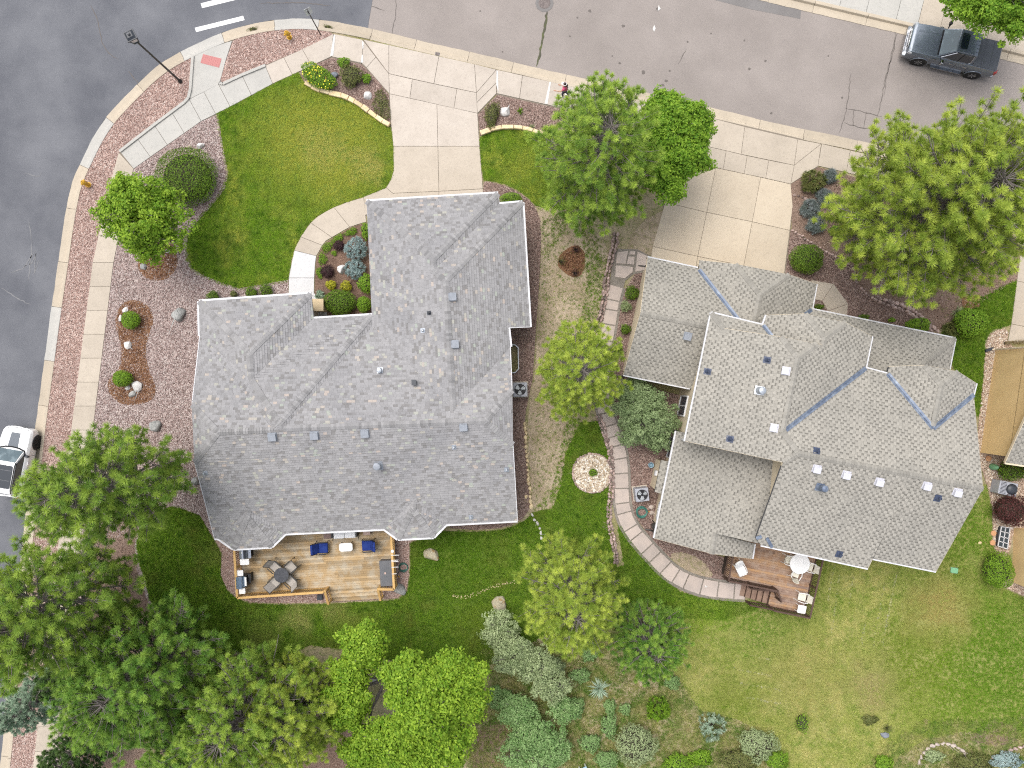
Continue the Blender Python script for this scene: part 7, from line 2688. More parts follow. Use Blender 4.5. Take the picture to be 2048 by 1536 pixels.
for s, (x, y, z) in ((1, (.46, .34, 1.24)), (-1, (.30, -.14, 1.06))):
    m = MB()
    m.tube([(x, y, z), (x + .05, y + .005 * s, z), (x + .09, y + .005 * s, z - .01)], [.028, .036, .03], 8)
    for k, L in enumerate((.065, .08, .075, .06)):
        yy = y + (-.03 + k * .02)
        m.tube([(x + .085, yy, z), (x + .085 + L * .55, yy, z - .008), (x + .085 + L, yy, z - .03)], [.011, .010, .008], 6)
    m.tube([(x + .03, y - .03 * s, z), (x + .065, y - .055 * s, z - .01), (x + .095, y - .052 * s, z - .02)], [.013, .012, .009], 6)
    m.build('hand', MT['skin'], t, smooth=True)
m = MB()
rbox(m, (.20, 0, 1.695), (.11, .17, .014), .05)
m.tube([(.06 + .108 * math.cos(a), .104 * math.sin(a), 1.70) for a in [k * 2 * math.pi / 16 for k in range(17)]], .014, 5, cap=False)
m.build('sun_visor', MT['white_plastic'], t)

# ------------------------------------------------------------------ trees and shrubs
MT['pine_green'] = leaf_mat('pine needles', (.15, .27, .04), (.52, .66, .11), .40)
MT['pine_dark'] = leaf_mat('dark pine needles', (.11, .245, .036), (.40, .56, .095), .38)
MT['pine_yellow'] = leaf_mat('yellowish pine needles', (.21, .31, .04), (.64, .72, .13), .40)
MT['lime'] = leaf_mat('lime green leaves', (.13, .27, .018), (.42, .58, .06), .42)
MT['leaf_green'] = leaf_mat('fresh green leaves', (.11, .25, .02), (.36, .54, .055), .42)
MT['yew'] = leaf_mat('dark clipped foliage', (.06, .13, .012), (.21, .33, .03), .3)
MT['globe'] = leaf_mat('bright clipped foliage', (.10, .22, .014), (.28, .44, .035), .3)
MT['blue_spruce'] = leaf_mat('blue spruce needles', (.18, .27, .26), (.46, .56, .55), .22)
MT['silver'] = leaf_mat('silver green needles', (.20, .31, .20), (.52, .62, .48), .28)
MT['juniper'] = leaf_mat('grey green juniper', (.14, .21, .08), (.40, .50, .25), .32)
MT['juniper_dark'] = leaf_mat('deep green juniper', (.04, .09, .022), (.13, .21, .05), .25)
MT['sage'] = leaf_mat('grey green scrub leaves', (.22, .29, .13), (.52, .60, .33), .34)
MT['purple'] = leaf_mat('dark purple leaves', (.028, .014, .017), (.09, .04, .045), .2)
MT['maroon'] = leaf_mat('dark red leaves', (.045, .014, .014), (.14, .05, .045), .25)
MT['golden'] = leaf_mat('golden leaves', (.32, .34, .02), (.60, .56, .05), .35)
MT['lavender'] = leaf_mat('lavender grey foliage', (.12, .16, .13), (.30, .33, .34), .25)
MT['rust'] = leaf_mat('rust tinged foliage', (.09, .13, .03), (.26, .25, .09), .3)
MT['willow'] = leaf_mat('feathery green leaves', (.13, .26, .07), (.40, .55, .24), .35)
MT['petal'] = plain('yellow petals', (.85, .72, .04), .6)


def raw_mesh(name, V, F, tint, mat, parent, kind=None, smooth=False):
    """V (n,3), F (m,k) index arrays, tint (m,)"""
    me = bpy.data.meshes.new(name)
    k = F.shape[1]
    me.vertices.add(len(V))
    me.vertices.foreach_set('co', V.astype(np.float32).ravel())
    me.loops.add(F.size)
    me.loops.foreach_set('vertex_index', F.astype(np.int32).ravel())
    me.polygons.add(len(F))
    me.polygons.foreach_set('loop_start', np.arange(0, F.size, k, dtype=np.int32))
    if tint is not None:
        a = me.attributes.new('tint', 'FLOAT_COLOR', 'FACE')
        c = np.ones((len(F), 4), np.float32)
        c[:, :3] = np.clip(tint, 0, 1)[:, None]
        a.data.foreach_set('color', c.ravel())
    me.materials.append(mat)
    me.update(calc_edges=True)
    me.validate()
    o = bpy.data.objects.new(name, me)
    COL.objects.link(o)
    o.parent = parent
    return o


def frames(ax):
    """orthonormal frames (n,3,3) whose third column is ax"""
    ax = ax / np.linalg.norm(ax, axis=1, keepdims=True)
    h = np.where(np.abs(ax[:, 2:3]) < .9, np.array([[0, 0, 1.]]), np.array([[1., 0, 0]]))
    u = np.cross(h, ax)
    u /= np.linalg.norm(u, axis=1, keepdims=True)
    w = np.cross(ax, u)
    return np.stack([u, w, ax], axis=2)


def needle_tufts(rg, pos, axis, size, tint, n=34, w=.0125, spread=1.45, tip=.0):
    """brushes of needles: returns V, F, tint"""
    N_ = len(pos)
    a = rg.uniform(0, 2 * np.pi, (N_, n))
    th = spread * np.sqrt(rg.uniform(0.01, 1, (N_, n)))
    d = np.stack([np.sin(th) * np.cos(a), np.sin(th) * np.sin(a), np.cos(th)], 2)
    t = np.stack([-np.sin(a), np.cos(a), np.zeros_like(a)], 2)
    L = size[:, None, None] * rg.uniform(.75, 1.1, (N_, n, 1))
    base = np.zeros((N_, n, 3))
    base[:, :, 2] = rg.uniform(-.3, .2, (N_, n)) * size[:, None]
    W = w * rg.uniform(.7, 1.3, (N_, n, 1))
    A, B, C = base - t * W + d * L * .12, base + t * W + d * L * .12, base + d * L
    Fm = frames(axis)
    P = np.stack([A, B, C], 2).reshape(N_, n * 3, 3)
    P = np.einsum('nij,nkj->nki', Fm, P) + pos[:, None, :]
    V = P.reshape(-1, 3)
    F = np.arange(len(V)).reshape(-1, 3)
    T = np.repeat(tint, n) + rg.uniform(-.08, .08, N_ * n) + (tip * (.5 - th / spread)).ravel()
    return V, F, T


def leaf_quads(rg, pos, nrm, size, tint, asp=.62):
    """one folded-diamond leaf per point: V, F(quads), tint"""
    n = len(pos)
    Fm = frames(nrm + rg.normal(0, .05, (n, 3)))
    a = rg.uniform(0, 2 * np.pi, n)
    c, s = np.cos(a), np.sin(a)
    L, W = size, size * asp
    loc = np.zeros((n, 4, 3))
    loc[:, 0, 0], loc[:, 2, 0] = -L * .5, L * .5
    loc[:, 1, 1], loc[:, 3, 1] = -W * .5, W * .5
    loc[:, 1, 2] = loc[:, 3, 2] = -W * .12
    x = loc[:, :, 0] * c[:, None] - loc[:, :, 1] * s[:, None]
    y = loc[:, :, 0] * s[:, None] + loc[:, :, 1] * c[:, None]
    P = np.stack([x, y, loc[:, :, 2]], 2)
    P = np.einsum('nij,nkj->nki', Fm, P) + pos[:, None, :]
    return P.reshape(-1, 3), np.arange(4 * n).reshape(-1, 4), tint


def place_base(px, py, z):
    """crown centre in survey units at height z -> plan point"""
    return at(px, py, z)


def pine(px, py, rpx, H, mat, label, seed, zc=None, dens=1.0, group='pines around the gardens', sx=1.0, sy=1.0, tuft=.24, bare=0.0, bias=None, cone=.45, lo=.22, name='pine_tree'):
    rg = np.random.default_rng(seed)
    zc = zc or H * .6
    k = (HC - zc) / FP
    R_ = rpx * k
    bx, by, _ = at(px, py, zc)
    t = thing(name, label, 'tree', (bx, by, 0), 0, group)
    tr = MB()
    lean = rg.uniform(-.02, .02, 2) * H
    tp = lambda z: Vector((lean[0] * (z / H) ** 1.5, lean[1] * (z / H) ** 1.5, z))
    tr.tube([tp(z) for z in np.linspace(0, H * .97, 7)], [max(.02, (.035 * H ** .8) * (1 - .93 * s)) for s in np.linspace(0, 1, 7)], 8)
    tr.build('trunk', MT['pine_bark'], t, smooth=True)
    br = MB()
    pos, ax, sz, ti = [], [], [], []

    cells = {}

    def puff(c, o, t0):
        s = tuft * rg.uniform(.8, 1.2)
        g = tuft * 1.02
        k_ = (int(c.x // g), int(c.y // g), int(c.z // g))
        for i0 in (-1, 0, 1):
            for i1 in (-1, 0, 1):
                for i2 in (-1, 0, 1):
                    for q in cells.get((k_[0] + i0, k_[1] + i1, k_[2] + i2), ()):
                        if (q - c).length < g: return
        cells.setdefault(k_, []).append(c)
        pos.append(c)
        ax.append(o.normalized() * .55 + Vector((0, 0, 1)))
        sz.append(s)
        ti.append(t0)

    nb = int(120 * dens * (R_ / 3.5) ** .8 * (H / 8) ** .4)
    for i in range(nb):
        s = (i + rg.uniform(0, 1)) / nb
        z = H * (lo + (1 - lo) * s ** .85)
        q = (z / H - lo) / (1 - lo)
        prof = (1 - q) ** cone * (.62 + .38 * min(1, q / .25))
        az = i * 2.39996 + rg.uniform(-.5, .5)
        Lb = R_ * max(.16, prof) * rg.uniform(.72, 1.14)
        if bias is not None: Lb *= 1 + bias[1] * math.cos(az - bias[0])
        tilt = .06 + .75 * q ** 1.5 + rg.uniform(-.08, .12)
        dx, dy = math.cos(az) * sx, math.sin(az) * sy
        p0 = tp(z)
        pts = []
        cv = rg.uniform(-.25, .25)
        for u in np.linspace(0, 1, 6):
            a2 = az + cv * u
            pts.append(p0 + Vector((math.cos(a2) * sx * Lb * u, math.sin(a2) * sy * Lb * u, Lb * (math.tan(tilt) * u * .8 + .12 * u * u - .06 * math.sin(u * 3)))))
        br.tube(pts, [.05 * (Lb / R_ + .3) * (1 - .8 * u) for u in np.linspace(0, 1, 6)], 4, cap=False)
        if rg.uniform() < bare: continue
        nt = max(4, int(17 * dens * (Lb / 3.0)))
        for j in range(nt):
            u = rg.uniform(.34, 1.0) ** .8
            f = u * 5
            a_ = min(int(f), 4)
            c = pts[a_].lerp(pts[a_ + 1], f - a_)
            off = (1.05 - u) * .34 * Lb * rg.uniform(.2, 1.1) + .08
            ang = az + rg.choice((-1, 1)) * rg.uniform(.5, 1.2)
            e = c + Vector((math.cos(ang) * off * sx, math.sin(ang) * off * sy, off * rg.uniform(.05, .45)))
            if off > .3: br.tube([c, c.lerp(e, .6) + Vector((0, 0, .02)), e], [.016, .012, .008], 3, cap=False)
            ou = Vector((math.cos(ang) * .6 + dx * .5, math.sin(ang) * .6 + dy * .5, rg.uniform(.6, 1.6)))
            puff(e, ou, rg.beta(2.0, 2.0) * .8)
        puff(pts[-1], Vector((dx, dy, .8)), rg.uniform(.3, .8))
    br.build('branches', MT['twig'], t)
    V, F, T = needle_tufts(rg, np.array(pos), np.array(ax), np.array(sz), np.array(ti), 78, .0135, 1.6, .5)
    raw_mesh('crown', V, F, T, MT[mat], t)
    return t


def broadleaf(lobes, base, mat, label, seed, leaf=.13, ncl=70, per=46, group=None, trunk_r=.14, crad=.34, category='tree', name='leafy_tree', bark='twig', droop=.0):
    """lobes: (px, py, z, rx m, ry m, rz m); base plan point in survey units at ground"""
    rg = np.random.default_rng(seed)
    b = Vector(at(*base))
    t = thing(name, label, category, b, 0, group)
    tr, br = MB(), MB()
    P, Nn, S, T = [], [], [], []
    cz = [l[2] for l in lobes]
    fork = Vector((0, 0, min(cz) * .45))
    tr.tube([(0, 0, 0), (0, 0, fork.z * .5), fork], [trunk_r * 1.25, trunk_r, trunk_r * .85], 8)
    tr.build('trunk', MT['pine_bark'] if bark == 'twig' else MT[bark], t, smooth=True)
    tot = sum(l[3] * l[4] for l in lobes)
    for (px, py, z, rx, ry, rz) in lobes:
        c = Vector(at(px, py, z)) - b
        mid = fork.lerp(c, .5) + Vector((rg.uniform(-.3, .3), rg.uniform(-.3, .3), .1))
        br.tube([fork, mid, c], [trunk_r * .6, trunk_r * .4, trunk_r * .22], 6, cap=False)
        n = max(8, int(ncl * len(lobes) * rx * ry / tot))
        for i in range(n):
            d = rg.normal(0, 1, 3)
            d /= np.linalg.norm(d)
            if d[2] < -.35: d[2] *= -.6
            k = rg.uniform(.5, 1.0) ** .6 * (1 + .16 * math.sin(5 * math.atan2(d[1], d[0]) + seed)) * rg.choice((1, 1, 1, .9, 1.15))
            q = c + Vector((d[0] * rx * k, d[1] * ry * k, d[2] * rz * k))
            if rg.uniform() < .55: br.tube([c.lerp(q, .15), c.lerp(q, .6) + Vector((0, 0, .06)), q], [.028, .018, .008], 4, cap=False)
            cr = crad * rg.uniform(.55, 1.3)
            t0 = rg.uniform(-.22, .22)
            m_ = int(per * rg.uniform(.7, 1.3))
            off = rg.normal(0, 1, (m_, 3))
            off /= np.linalg.norm(off, axis=1, keepdims=True)
            off *= (rg.uniform(.2, 1, (m_, 1)) ** .5) * cr
            off[:, 2] *= .55
            P.append(np.array(q)[None] + off)
            nn = off * .8 / cr + np.array([d[0] * .4, d[1] * .4, .9])[None] + rg.normal(0, .45, (m_, 3))
            Nn.append(nn)
            S.append(leaf * rg.uniform(.65, 1.25, m_))
            T.append(np.clip(.42 + t0 + rg.normal(0, .2, m_), 0, 1))
    br.build('branches', MT[bark], t)
    V, F, TT = leaf_quads(rg, np.concatenate(P), np.concatenate(Nn), np.concatenate(S), np.concatenate(T))
    raw_mesh('crown', V, F, TT, MT[mat], t)
    return t


def shrub(px, py, rx, ry, h, mat, label, seed, leaf=.06, n=None, rough=.06, rot=0.0, group=None, core=True, cat='shrub', name='shrub', zc=None, lumps=0, spiky=0.0, upright=.25):
    """rounded shrub: leaves over and inside an ellipsoid; rx, ry survey units"""
    rg = np.random.default_rng(seed)
    zc = zc if zc is not None else h * .5
    k = (HC - zc) / FP
    a, b = rx * k, ry * k
    bx, by, _ = at(px, py, zc)
    t = thing(name, label, cat, (bx, by, 0), 0, group)
    n = n or int(min(9000, 520 * (a * b + (a + b) * h * .6) * (.06 / leaf) ** 1.6 * 1.6))
    d = rg.normal(0, 1, (n, 3))
    d /= np.linalg.norm(d, axis=1, keepdims=True)
    d[:, 2] = np.where(d[:, 2] < -.3, -d[:, 2], d[:, 2])
    rad = 1 - np.abs(rg.normal(0, .10, n))
    if lumps:
        ph = rg.uniform(0, 6.28, 6)
        wv = np.zeros(n)
        for q in range(3): wv += np.sin(d[:, 0] * (4 + 2 * q) + ph[q]) * np.sin(d[:, 1] * (4 + 2 * q) + ph[q + 3])
        rad *= 1 + lumps * wv
    az = np.arctan2(d[:, 1], d[:, 0])
    ph = rg.uniform(0, 6.28, 3)
    rad *= 1 + rough * (np.sin(3 * az + ph[0]) + .6 * np.sin(7 * az + ph[1]) + .5 * np.sin(13 * az + ph[2]))
    p = d * rad[:, None] * np.array([a, b, h * .5])[None]
    p[:, 2] += h * .52
    p[:, 2] = np.maximum(p[:, 2], .02)
    c, s = math.cos(-math.radians(rot)), math.sin(-math.radians(rot))
    p[:, 0], p[:, 1] = p[:, 0] * c - p[:, 1] * s, p[:, 0] * s + p[:, 1] * c
    dn = d.copy()
    dn[:, 0], dn[:, 1] = d[:, 0] * c - d[:, 1] * s, d[:, 0] * s + d[:, 1] * c
    ti = np.clip(rg.beta(2, 2.5, n) + rg.normal(0, .1, n), 0, 1)
    if spiky:
        m_ = max(60, n // 11)
        ax = dn[:m_] + np.array([0, 0, upright])[None]
        V, F, T = needle_tufts(rg, p[:m_] * np.array([.86, .86, .92]), ax, spiky * rg.uniform(.7, 1.2, m_), ti[:m_], 22, leaf * .2, 1.3)
        raw_mesh('foliage', V, F, T, MT[mat], t)
    else:
        V, F, T = leaf_quads(rg, p, dn + rg.normal(0, .5, (n, 3)) + np.array([0, 0, .25])[None], leaf * rg.uniform(.7, 1.3, n), ti)
        raw_mesh('foliage', V, F, T, MT[mat], t)
    st = MB()
    for i in range(12):
        aa = i * .523
        st.tube([(0, 0, 0), (math.cos(aa) * a * .35, math.sin(aa) * b * .35, h * .4), (math.cos(aa) * a * .7, math.sin(aa) * b * .7, h * .7)], [.03, .02, .008], 4, cap=False)
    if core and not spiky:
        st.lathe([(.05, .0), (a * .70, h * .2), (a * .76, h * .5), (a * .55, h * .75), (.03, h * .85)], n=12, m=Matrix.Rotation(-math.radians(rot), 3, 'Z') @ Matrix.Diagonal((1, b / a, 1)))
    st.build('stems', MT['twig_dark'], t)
    return t


def spiky(px, py, r, mat, label, seed, n=70, h=.5, w=.018, cat='plant', name='yucca', group=None):
    """rosette of stiff blades"""
    rg = np.random.default_rng(seed)
    bx, by, _ = at(px, py, 0)
    t = thing(name, label, cat, (bx, by, 0), 0, group)
    R_ = r * HC / FP
    m, m2 = MB(), MB()
    for i in range(n):
        a = rg.uniform(0, 6.283)
        e = rg.uniform(.25, 1.35)
        L = R_ * rg.uniform(.75, 1.15)
        d = Vector((math.cos(a) * math.cos(e), math.sin(a) * math.cos(e), math.sin(e) * h / R_))
        q = Vector((-math.sin(a), math.cos(a), 0)) * w
        mid, tip = d * L * .55, d * L + Vector((0, 0, -.12 * L))
        c = float(np.clip(rg.beta(2, 2), 0, 1))
        m.add([q * .6, -q * .6, mid - q, mid + q, tip], [(0, 1, 2, 3), (3, 2, 4)], (c, c, c))
    m.build('blades', MT[mat], t)
    m2.lathe([(.06, 0), (.05, .08), (.02, .12)], n=8)
    m2.build('root_crown', MT['twig_dark'], t)
    return t


# --- pines
pine(1196, 312, 148, 10.5, 'pine_green', 'tall pine between the two driveways with person at its upper edge', 21, zc=6.2, dens=1.4, sy=1.16, tuft=.26)
pine(1852, 418, 222, 12.5, 'pine_yellow', 'largest pine with wide yellowish crown at upper right', 22, zc=6.4, dens=1.45, sy=.95, tuft=.29, cone=.40)
pine(1150, 745, 106, 9.0, 'pine_yellow', 'yellowish pine in the gap between the two houses', 23, zc=5.0, dens=1.35, sy=1.15, tuft=.22, bias=(math.pi * .1, .12))
pine(1142, 1178, 130, 10.5, 'pine_yellow', 'yellow green pine at the lower end of the rubble wall', 24, zc=5.6, dens=1.5, tuft=.24)
pine(1298, 1272, 92, 6.5, 'pine_dark', 'darker green pine right of the yellow green pine, near brown deck stairs', 25, zc=3.4, dens=1.55, tuft=.2, sy=.95)
pine(228, 962, 165, 12.0, 'pine_green', 'big pine overhanging the white car and pavement', 26, zc=6.6, dens=1.2, tuft=.29, sx=.84, sy=.86, lo=.3, bias=(0, .16))
pine(112, 1205, 195, 12.0, 'pine_green', 'big pine on the left edge below the white car', 27, zc=6.6, dens=1.15, tuft=.29, sx=1.0, sy=.85, lo=.3)
pine(290, 1345, 180, 9.5, 'pine_dark', 'mid green pine between the left edge pine and the back lawn', 28, zc=5.2, dens=1.5, tuft=.25, sy=.95)
pine(500, 1420, 165, 9.0, 'pine_green', 'open pine with bare grey twigs left of the lime tree', 29, zc=5.0, dens=1.35, tuft=.23, bare=.12)
pine(592, 1420, 128, 8.0, 'pine_yellow', 'yellowish pine at the bottom edge left of the lime tree', 33, zc=4.6, dens=1.4, tuft=.22)
pine(78, 1398, 76, 6.0, 'silver', 'silvery blue spruce leaning over the pavement at lower left', 30, zc=2.8, dens=1.9, tuft=.17, cone=.75, lo=.08, group='spruces at lower left', name='spruce_tree')
pine(140, 1515, 76, 6.0, 'juniper_dark', 'dark green spruce in the lower left corner', 31, zc=2.8, dens=1.8, tuft=.17, cone=.8, lo=.08, group='spruces at lower left', name='spruce_tree')
pine(140, 1345, 66, 4.5, 'juniper_dark', 'deep green fir between silvery spruce and left pine', 32, zc=2.0, dens=1.8, tuft=.17, cone=.7, lo=.08, group='spruces at lower left', name='spruce_tree')  # deep green needles throughout
pine(392, 1505, 125, 8.0, 'pine_dark', 'mid green pine on the bottom edge below the open pine', 34, zc=4.4, dens=1.4, tuft=.23)
# --- broadleaf trees
broadleaf([(283, 428, 4.2, 2.15, 2.05, 1.9), (262, 400, 4.6, 1.3, 1.3, 1.2), (300, 470, 3.6, 1.5, 1.4, 1.2), (330, 415, 4.0, 1.1, 1.1, 1.0)], (322, 490), 'lime', 'lime green street tree standing in an oval of brown mulch', 41, leaf=.15, ncl=150, per=44, crad=.33)
broadleaf([(1352, 250, 5.2, 1.6, 1.4, 1.3), (1372, 305, 4.8, 1.2, 1.2, 1.1), (1325, 300, 5.0, 1.6, 1.8, 1.4), (1338, 368, 4.4, .9, 1.1, 1.0), (1325, 222, 4.8, .9, 1.0, .9), (1395, 250, 4.6, .8, .8, .8)], (1285, 380), 'leaf_green', 'fresh green leafy tree pressed against right side of tall pine', 42, leaf=.15, ncl=190, per=50)
broadleaf([(2010, -10, 4.6, 2.4, 1.7, 1.6), (1935, 0, 4.4, 1.5, 1.0, 1.1), (2040, 40, 4.2, 1.3, 1.0, 1.0), (1960, 20, 4.0, .7, .9, .8)], (1985, -30), 'leaf_green', 'green leafy tree overhanging pavement above the grey pickup', 43, leaf=.15, ncl=170, per=50)
broadleaf([(728, 1288, 5.2, 1.16, 1.01, 1.0), (705, 1345, 4.4, 1.03, 0.88, .9), (695, 1408, 4.6, 1.16, 1.32, 1.1), (815, 1355, 5.6, 1.29, 1.14, 1.1), (905, 1360, 5.4, 1.72, 1.32, 1.3), (850, 1410, 6.0, 1.63, 1.32, 1.3), (930, 1400, 5.2, 1.12, 1.06, 1.0), (800, 1470, 5.2, 1.63, 1.06, 1.1), (890, 1480, 5.0, 1.29, 1.14, 1.1), (730, 1500, 4.6, 1.38, 0.97, 1.0), (840, 1525, 4.8, 1.89, 0.97, 1.0)],
          (785, 1330), 'lime', 'spreading lime green tree at the bottom centre with grey limbs', 44, leaf=.17, ncl=200, per=46, trunk_r=.2, crad=.40)
broadleaf([(1292, 838, 1.9, 1.75, 1.75, 1.5), (1275, 800, 1.7, 1.2, 1.0, .9), (1265, 780, 1.2, .9, .7, .7)], (1272, 828), 'juniper', 'grey green rounded pine bush against the neighbour west wall', 45, leaf=.12, ncl=170, per=60, crad=.28, trunk_r=.1, group='conifer bushes')
broadleaf([(1000, 1258, 1.8, 1.0, 1.2, .8), (1030, 1310, 2.2, 1.3, 1.1, .9), (1075, 1330, 2.0, 1.2, 1.0, .8), (1100, 1370, 1.8, 1.1, .9, .7)], (1035, 1270), 'sage', 'straggly grey juniper with bare grey limbs below the tan boulder', 46, leaf=.12, ncl=110, per=46, crad=.28, trunk_r=.12, category='tree', name='juniper_tree')
broadleaf([(1035, 1420, 1.3, 1.1, .9, .7), (1065, 1470, 1.4, 1.3, .9, .8), (1110, 1495, 1.2, .9, 1.0, .7), (1125, 1420, .9, .8, .7, .6)], (1070, 1440), 'willow', 'feathery green scrub thicket at the bottom centre', 47, leaf=.13, ncl=110, per=40, crad=.3, trunk_r=.05, category='shrub', name='thicket')
broadleaf([(1030, 1510, 1.2, 1.0, .8, .6), (1080, 1530, 1.2, 1.1, .8, .6)], (1050, 1500), 'willow', 'green scrub at the bottom edge under the feathery thicket', 48, leaf=.12, ncl=50, per=40, crad=.28, trunk_r=.05, category='shrub', name='thicket')
# --- clipped and garden shrubs
CG = 'clipped shrubs'
shrub(374, 354, 63, 61, 1.7, 'yew', 'big dark clipped round hedge beside the front lawn', 51, leaf=.075, n=9000, rough=.025, lumps=.02, name='hedge', cat='hedge')
shrub(262, 640, 19, 19, .8, 'globe', 'green globe shrub at the upper end of the mulch island', 52, leaf=.055, n=2600, rough=.03, group=CG)
shrub(245.5, 757, 20, 17, .8, 'globe', 'green globe shrub at the lower end of the mulch island', 53, leaf=.055, n=2600, rough=.03, group=CG)
shrub(1613, 518, 35, 31, 1.2, 'yew', 'dark green clipped ball beside the neighbour garage', 54, leaf=.06, n=5200, rough=.03, group=CG, lumps=.015)
shrub(680, 605, 34, 27, 1.2, 'yew', 'wide dark clipped shrub in the entry court', 55, leaf=.065, n=4200, rough=.03, group=CG, lumps=.02)
shrub(728, 609, 15, 17, .9, 'globe', 'small bright clipped shrub against the garage wall corner', 56, leaf=.06, n=1900, rough=.03, group=CG)
shrub(712.5, 497, 25, 25, 1.0, 'blue_spruce', 'larger globe blue spruce in the entry court', 57, leaf=.07, n=2600, rough=.05, spiky=.14, group='globe blue spruces')
shrub(710, 538, 23, 21, .8, 'blue_spruce', 'smaller globe blue spruce below the larger one in the entry court', 58, leaf=.07, n=2200, rough=.05, spiky=.14, group='globe blue spruces')
shrub(678, 491, 11, 11, .5, 'purple', 'dark purple barberry left of the larger blue spruce', 59, leaf=.06, n=800, rough=.1, group='purple barberries')
shrub(655, 543, 14, 14, .5, 'purple', 'dark purple barberry beside the white entry walk', 60, leaf=.06, n=1000, rough=.1, group='purple barberries')
shrub(662, 570, 11, 10, .45, 'golden', 'left golden yellow shrub in the entry court', 61, leaf=.06, n=800, rough=.1, group='golden shrubs')
shrub(692, 572, 12, 11, .45, 'golden', 'right golden yellow shrub in the entry court', 62, leaf=.06, n=800, rough=.1, group='golden shrubs')
shrub(731, 567, 15, 20, .8, 'leaf_green', 'leafy green shrub against the garage wall below the blue spruces', 63, leaf=.09, n=900, rough=.12)
shrub(733, 462, 11, 17, .7, 'globe', 'green shrub against the garage wall above the blue spruces', 64, leaf=.08, n=700, rough=.12)
shrub(640, 590, 9, 8, .3, 'silver', 'silvery low plant beside the cream porch pier', 65, leaf=.06, n=400, rough=.15, spiky=.14, cat='plant', name='plant')
for i, (x, y, rx, ry, ro) in enumerate(((702, 464, 14, 7, -20), (676, 477, 13, 8, -30), (655, 494, 14, 9, -45), (645, 518, 9, 13, 0), (640, 545, 8, 12, 0), (668, 506, 6, 6, 0))):
    shrub(x, y, rx, ry, .22, 'globe', ['mossy ground cover clump beside curved walk, nearest the driveway', 'mossy ground cover clump left of the green wall shrub, second along the curved walk', 'mossy ground cover clump at the bend of the curved walk', 'mossy ground cover clump above the lower purple barberry', 'mossy ground cover clump left of the lower purple barberry', 'tiny green tuft between the two purple barberries'][i], 70 + i, leaf=.05, n=700 if i < 5 else 250, rough=.15, rot=ro, group='ground cover clumps', core=False, cat='ground cover', name='ground_cover')
t = shrub(637, 153, 40, 22, .8, 'leaf_green', 'long green shrub dotted with yellow flowers in the corner bed', 76, leaf=.07, n=3400, rough=.06, rot=32, cat='shrub', name='flowering_shrub')
fm = MB()
rf = random.Random(5)
for i in range(60):
    a, e = rf.uniform(0, 6.28), rf.uniform(.2, 1.4)
    p = Vector((math.cos(a) * math.cos(e) * 1.18, math.sin(a) * math.cos(e) * .64, .42 + .42 * math.sin(e)))
    c, s = math.cos(-math.radians(32)), math.sin(-math.radians(32))
    p = Vector((p.x * c - p.y * s, p.x * s + p.y * c, p.z))
    r_ = rf.uniform(.02, .036)
    fm.add([p + Vector((math.cos(k * 1.2566) * r_, math.sin(k * 1.2566) * r_, rf.uniform(0, .02))) for k in range(5)], [(0, 1, 2, 3, 4)])
fm.build('flowers', MT['petal'], t, kind='stuff')
shrub(702, 152, 24, 24, .7, 'rust', 'rusty green shrub right of the blue grey boulder', 77, leaf=.07, n=1500, rough=.12)
shrub(687, 125, 13, 11, .4, 'leaf_green', 'bright green tuft at the top of the corner bed', 78, leaf=.07, n=600, rough=.12, cat='plant', name='plant', group='green tufts in the corner bed')
shrub(733, 157, 10, 10, .4, 'leaf_green', 'bright green tuft right of the rusty shrub', 79, leaf=.07, n=450, rough=.12, cat='plant', name='plant', group='green tufts in the corner bed')
shrub(763, 211, 17, 32, .3, 'rust', 'low dark creeper between white boulder and driveway', 80, leaf=.06, n=1500, rough=.12, rot=-12, core=False)
shrub(984, 229, 15, 28, .5, 'rust', 'low rusty shrub along the driveway beside white boulder', 81, leaf=.065, n=1300, rough=.14, rot=12)
spiky(1040, 224, 9, 'leaf_green', 'spiky green plant right of the white drive boulder', 82, n=40)
spiky(1064, 255, 8, 'sage', 'grey leafed plant under left edge of the tall pine', 83, n=30)
shrub(1022, 398, 24, 13, .8, 'leaf_green', 'bright green mounded shrub at the garage roof notch', 84, leaf=.05, n=2000, rough=.03, lumps=.02)
for x, y, r, lb, sd in ((532, 581, 14, 'round dark shrub nearest the white walk along the front eave', 85), (503, 586, 12, 'round dark shrub second from the white walk along the front eave', 86), (426, 594, 13, 'dark shrub half under the front left roof corner', 87), (468, 588, 7, 'small rusty shrub between the eave shrubs', 88)):
    shrub(x, y, r, r, .6, 'yew' if sd < 88 else 'rust', lb, sd, leaf=.055, n=900 if r > 10 else 350, rough=.08, group='shrubs along the front eave')
for x, y, r, mt, lb, sd in ((1264, 586, 15, 'yew', 'rounded green shrub uppermost along the neighbour garage wall', 89), (1251, 613, 11, 'sage', 'thin grassy plant second along the neighbour garage wall', 90), (1251, 658, 11, 'yew', 'round green shrub third along the neighbour garage wall', 91), (1238, 696, 8, 'globe', 'smallest green shrub lowest along the neighbour garage wall', 92)):
    shrub(x, y, r, r, .6, mt, lb, sd, leaf=.06, n=int(r * r * 5), rough=.12, group='shrubs along the neighbour garage', spiky=.16 if mt == 'sage' else 0)
shrub(1941, 645, 33, 30, 1.3, 'leaf_green', 'bright round green bush on grass right of the neighbour porch roof', 93, leaf=.09, n=3200, rough=.06)
spiky(1912, 624, 16, 'sage', 'spiky grey green yucca left of the bright round bush', 94, n=60, h=.5)
shrub(1903, 658, 15, 14, .5, 'rust', 'tawny plant squeezed left of the bright round bush', 95, leaf=.08, n=500, rough=.2, spiky=.25)
shrub(1836, 650, 25, 15, .7, 'leaf_green', 'green shrub at the neighbour porch eave end of rock border', 96, leaf=.075, n=1500, rough=.08)
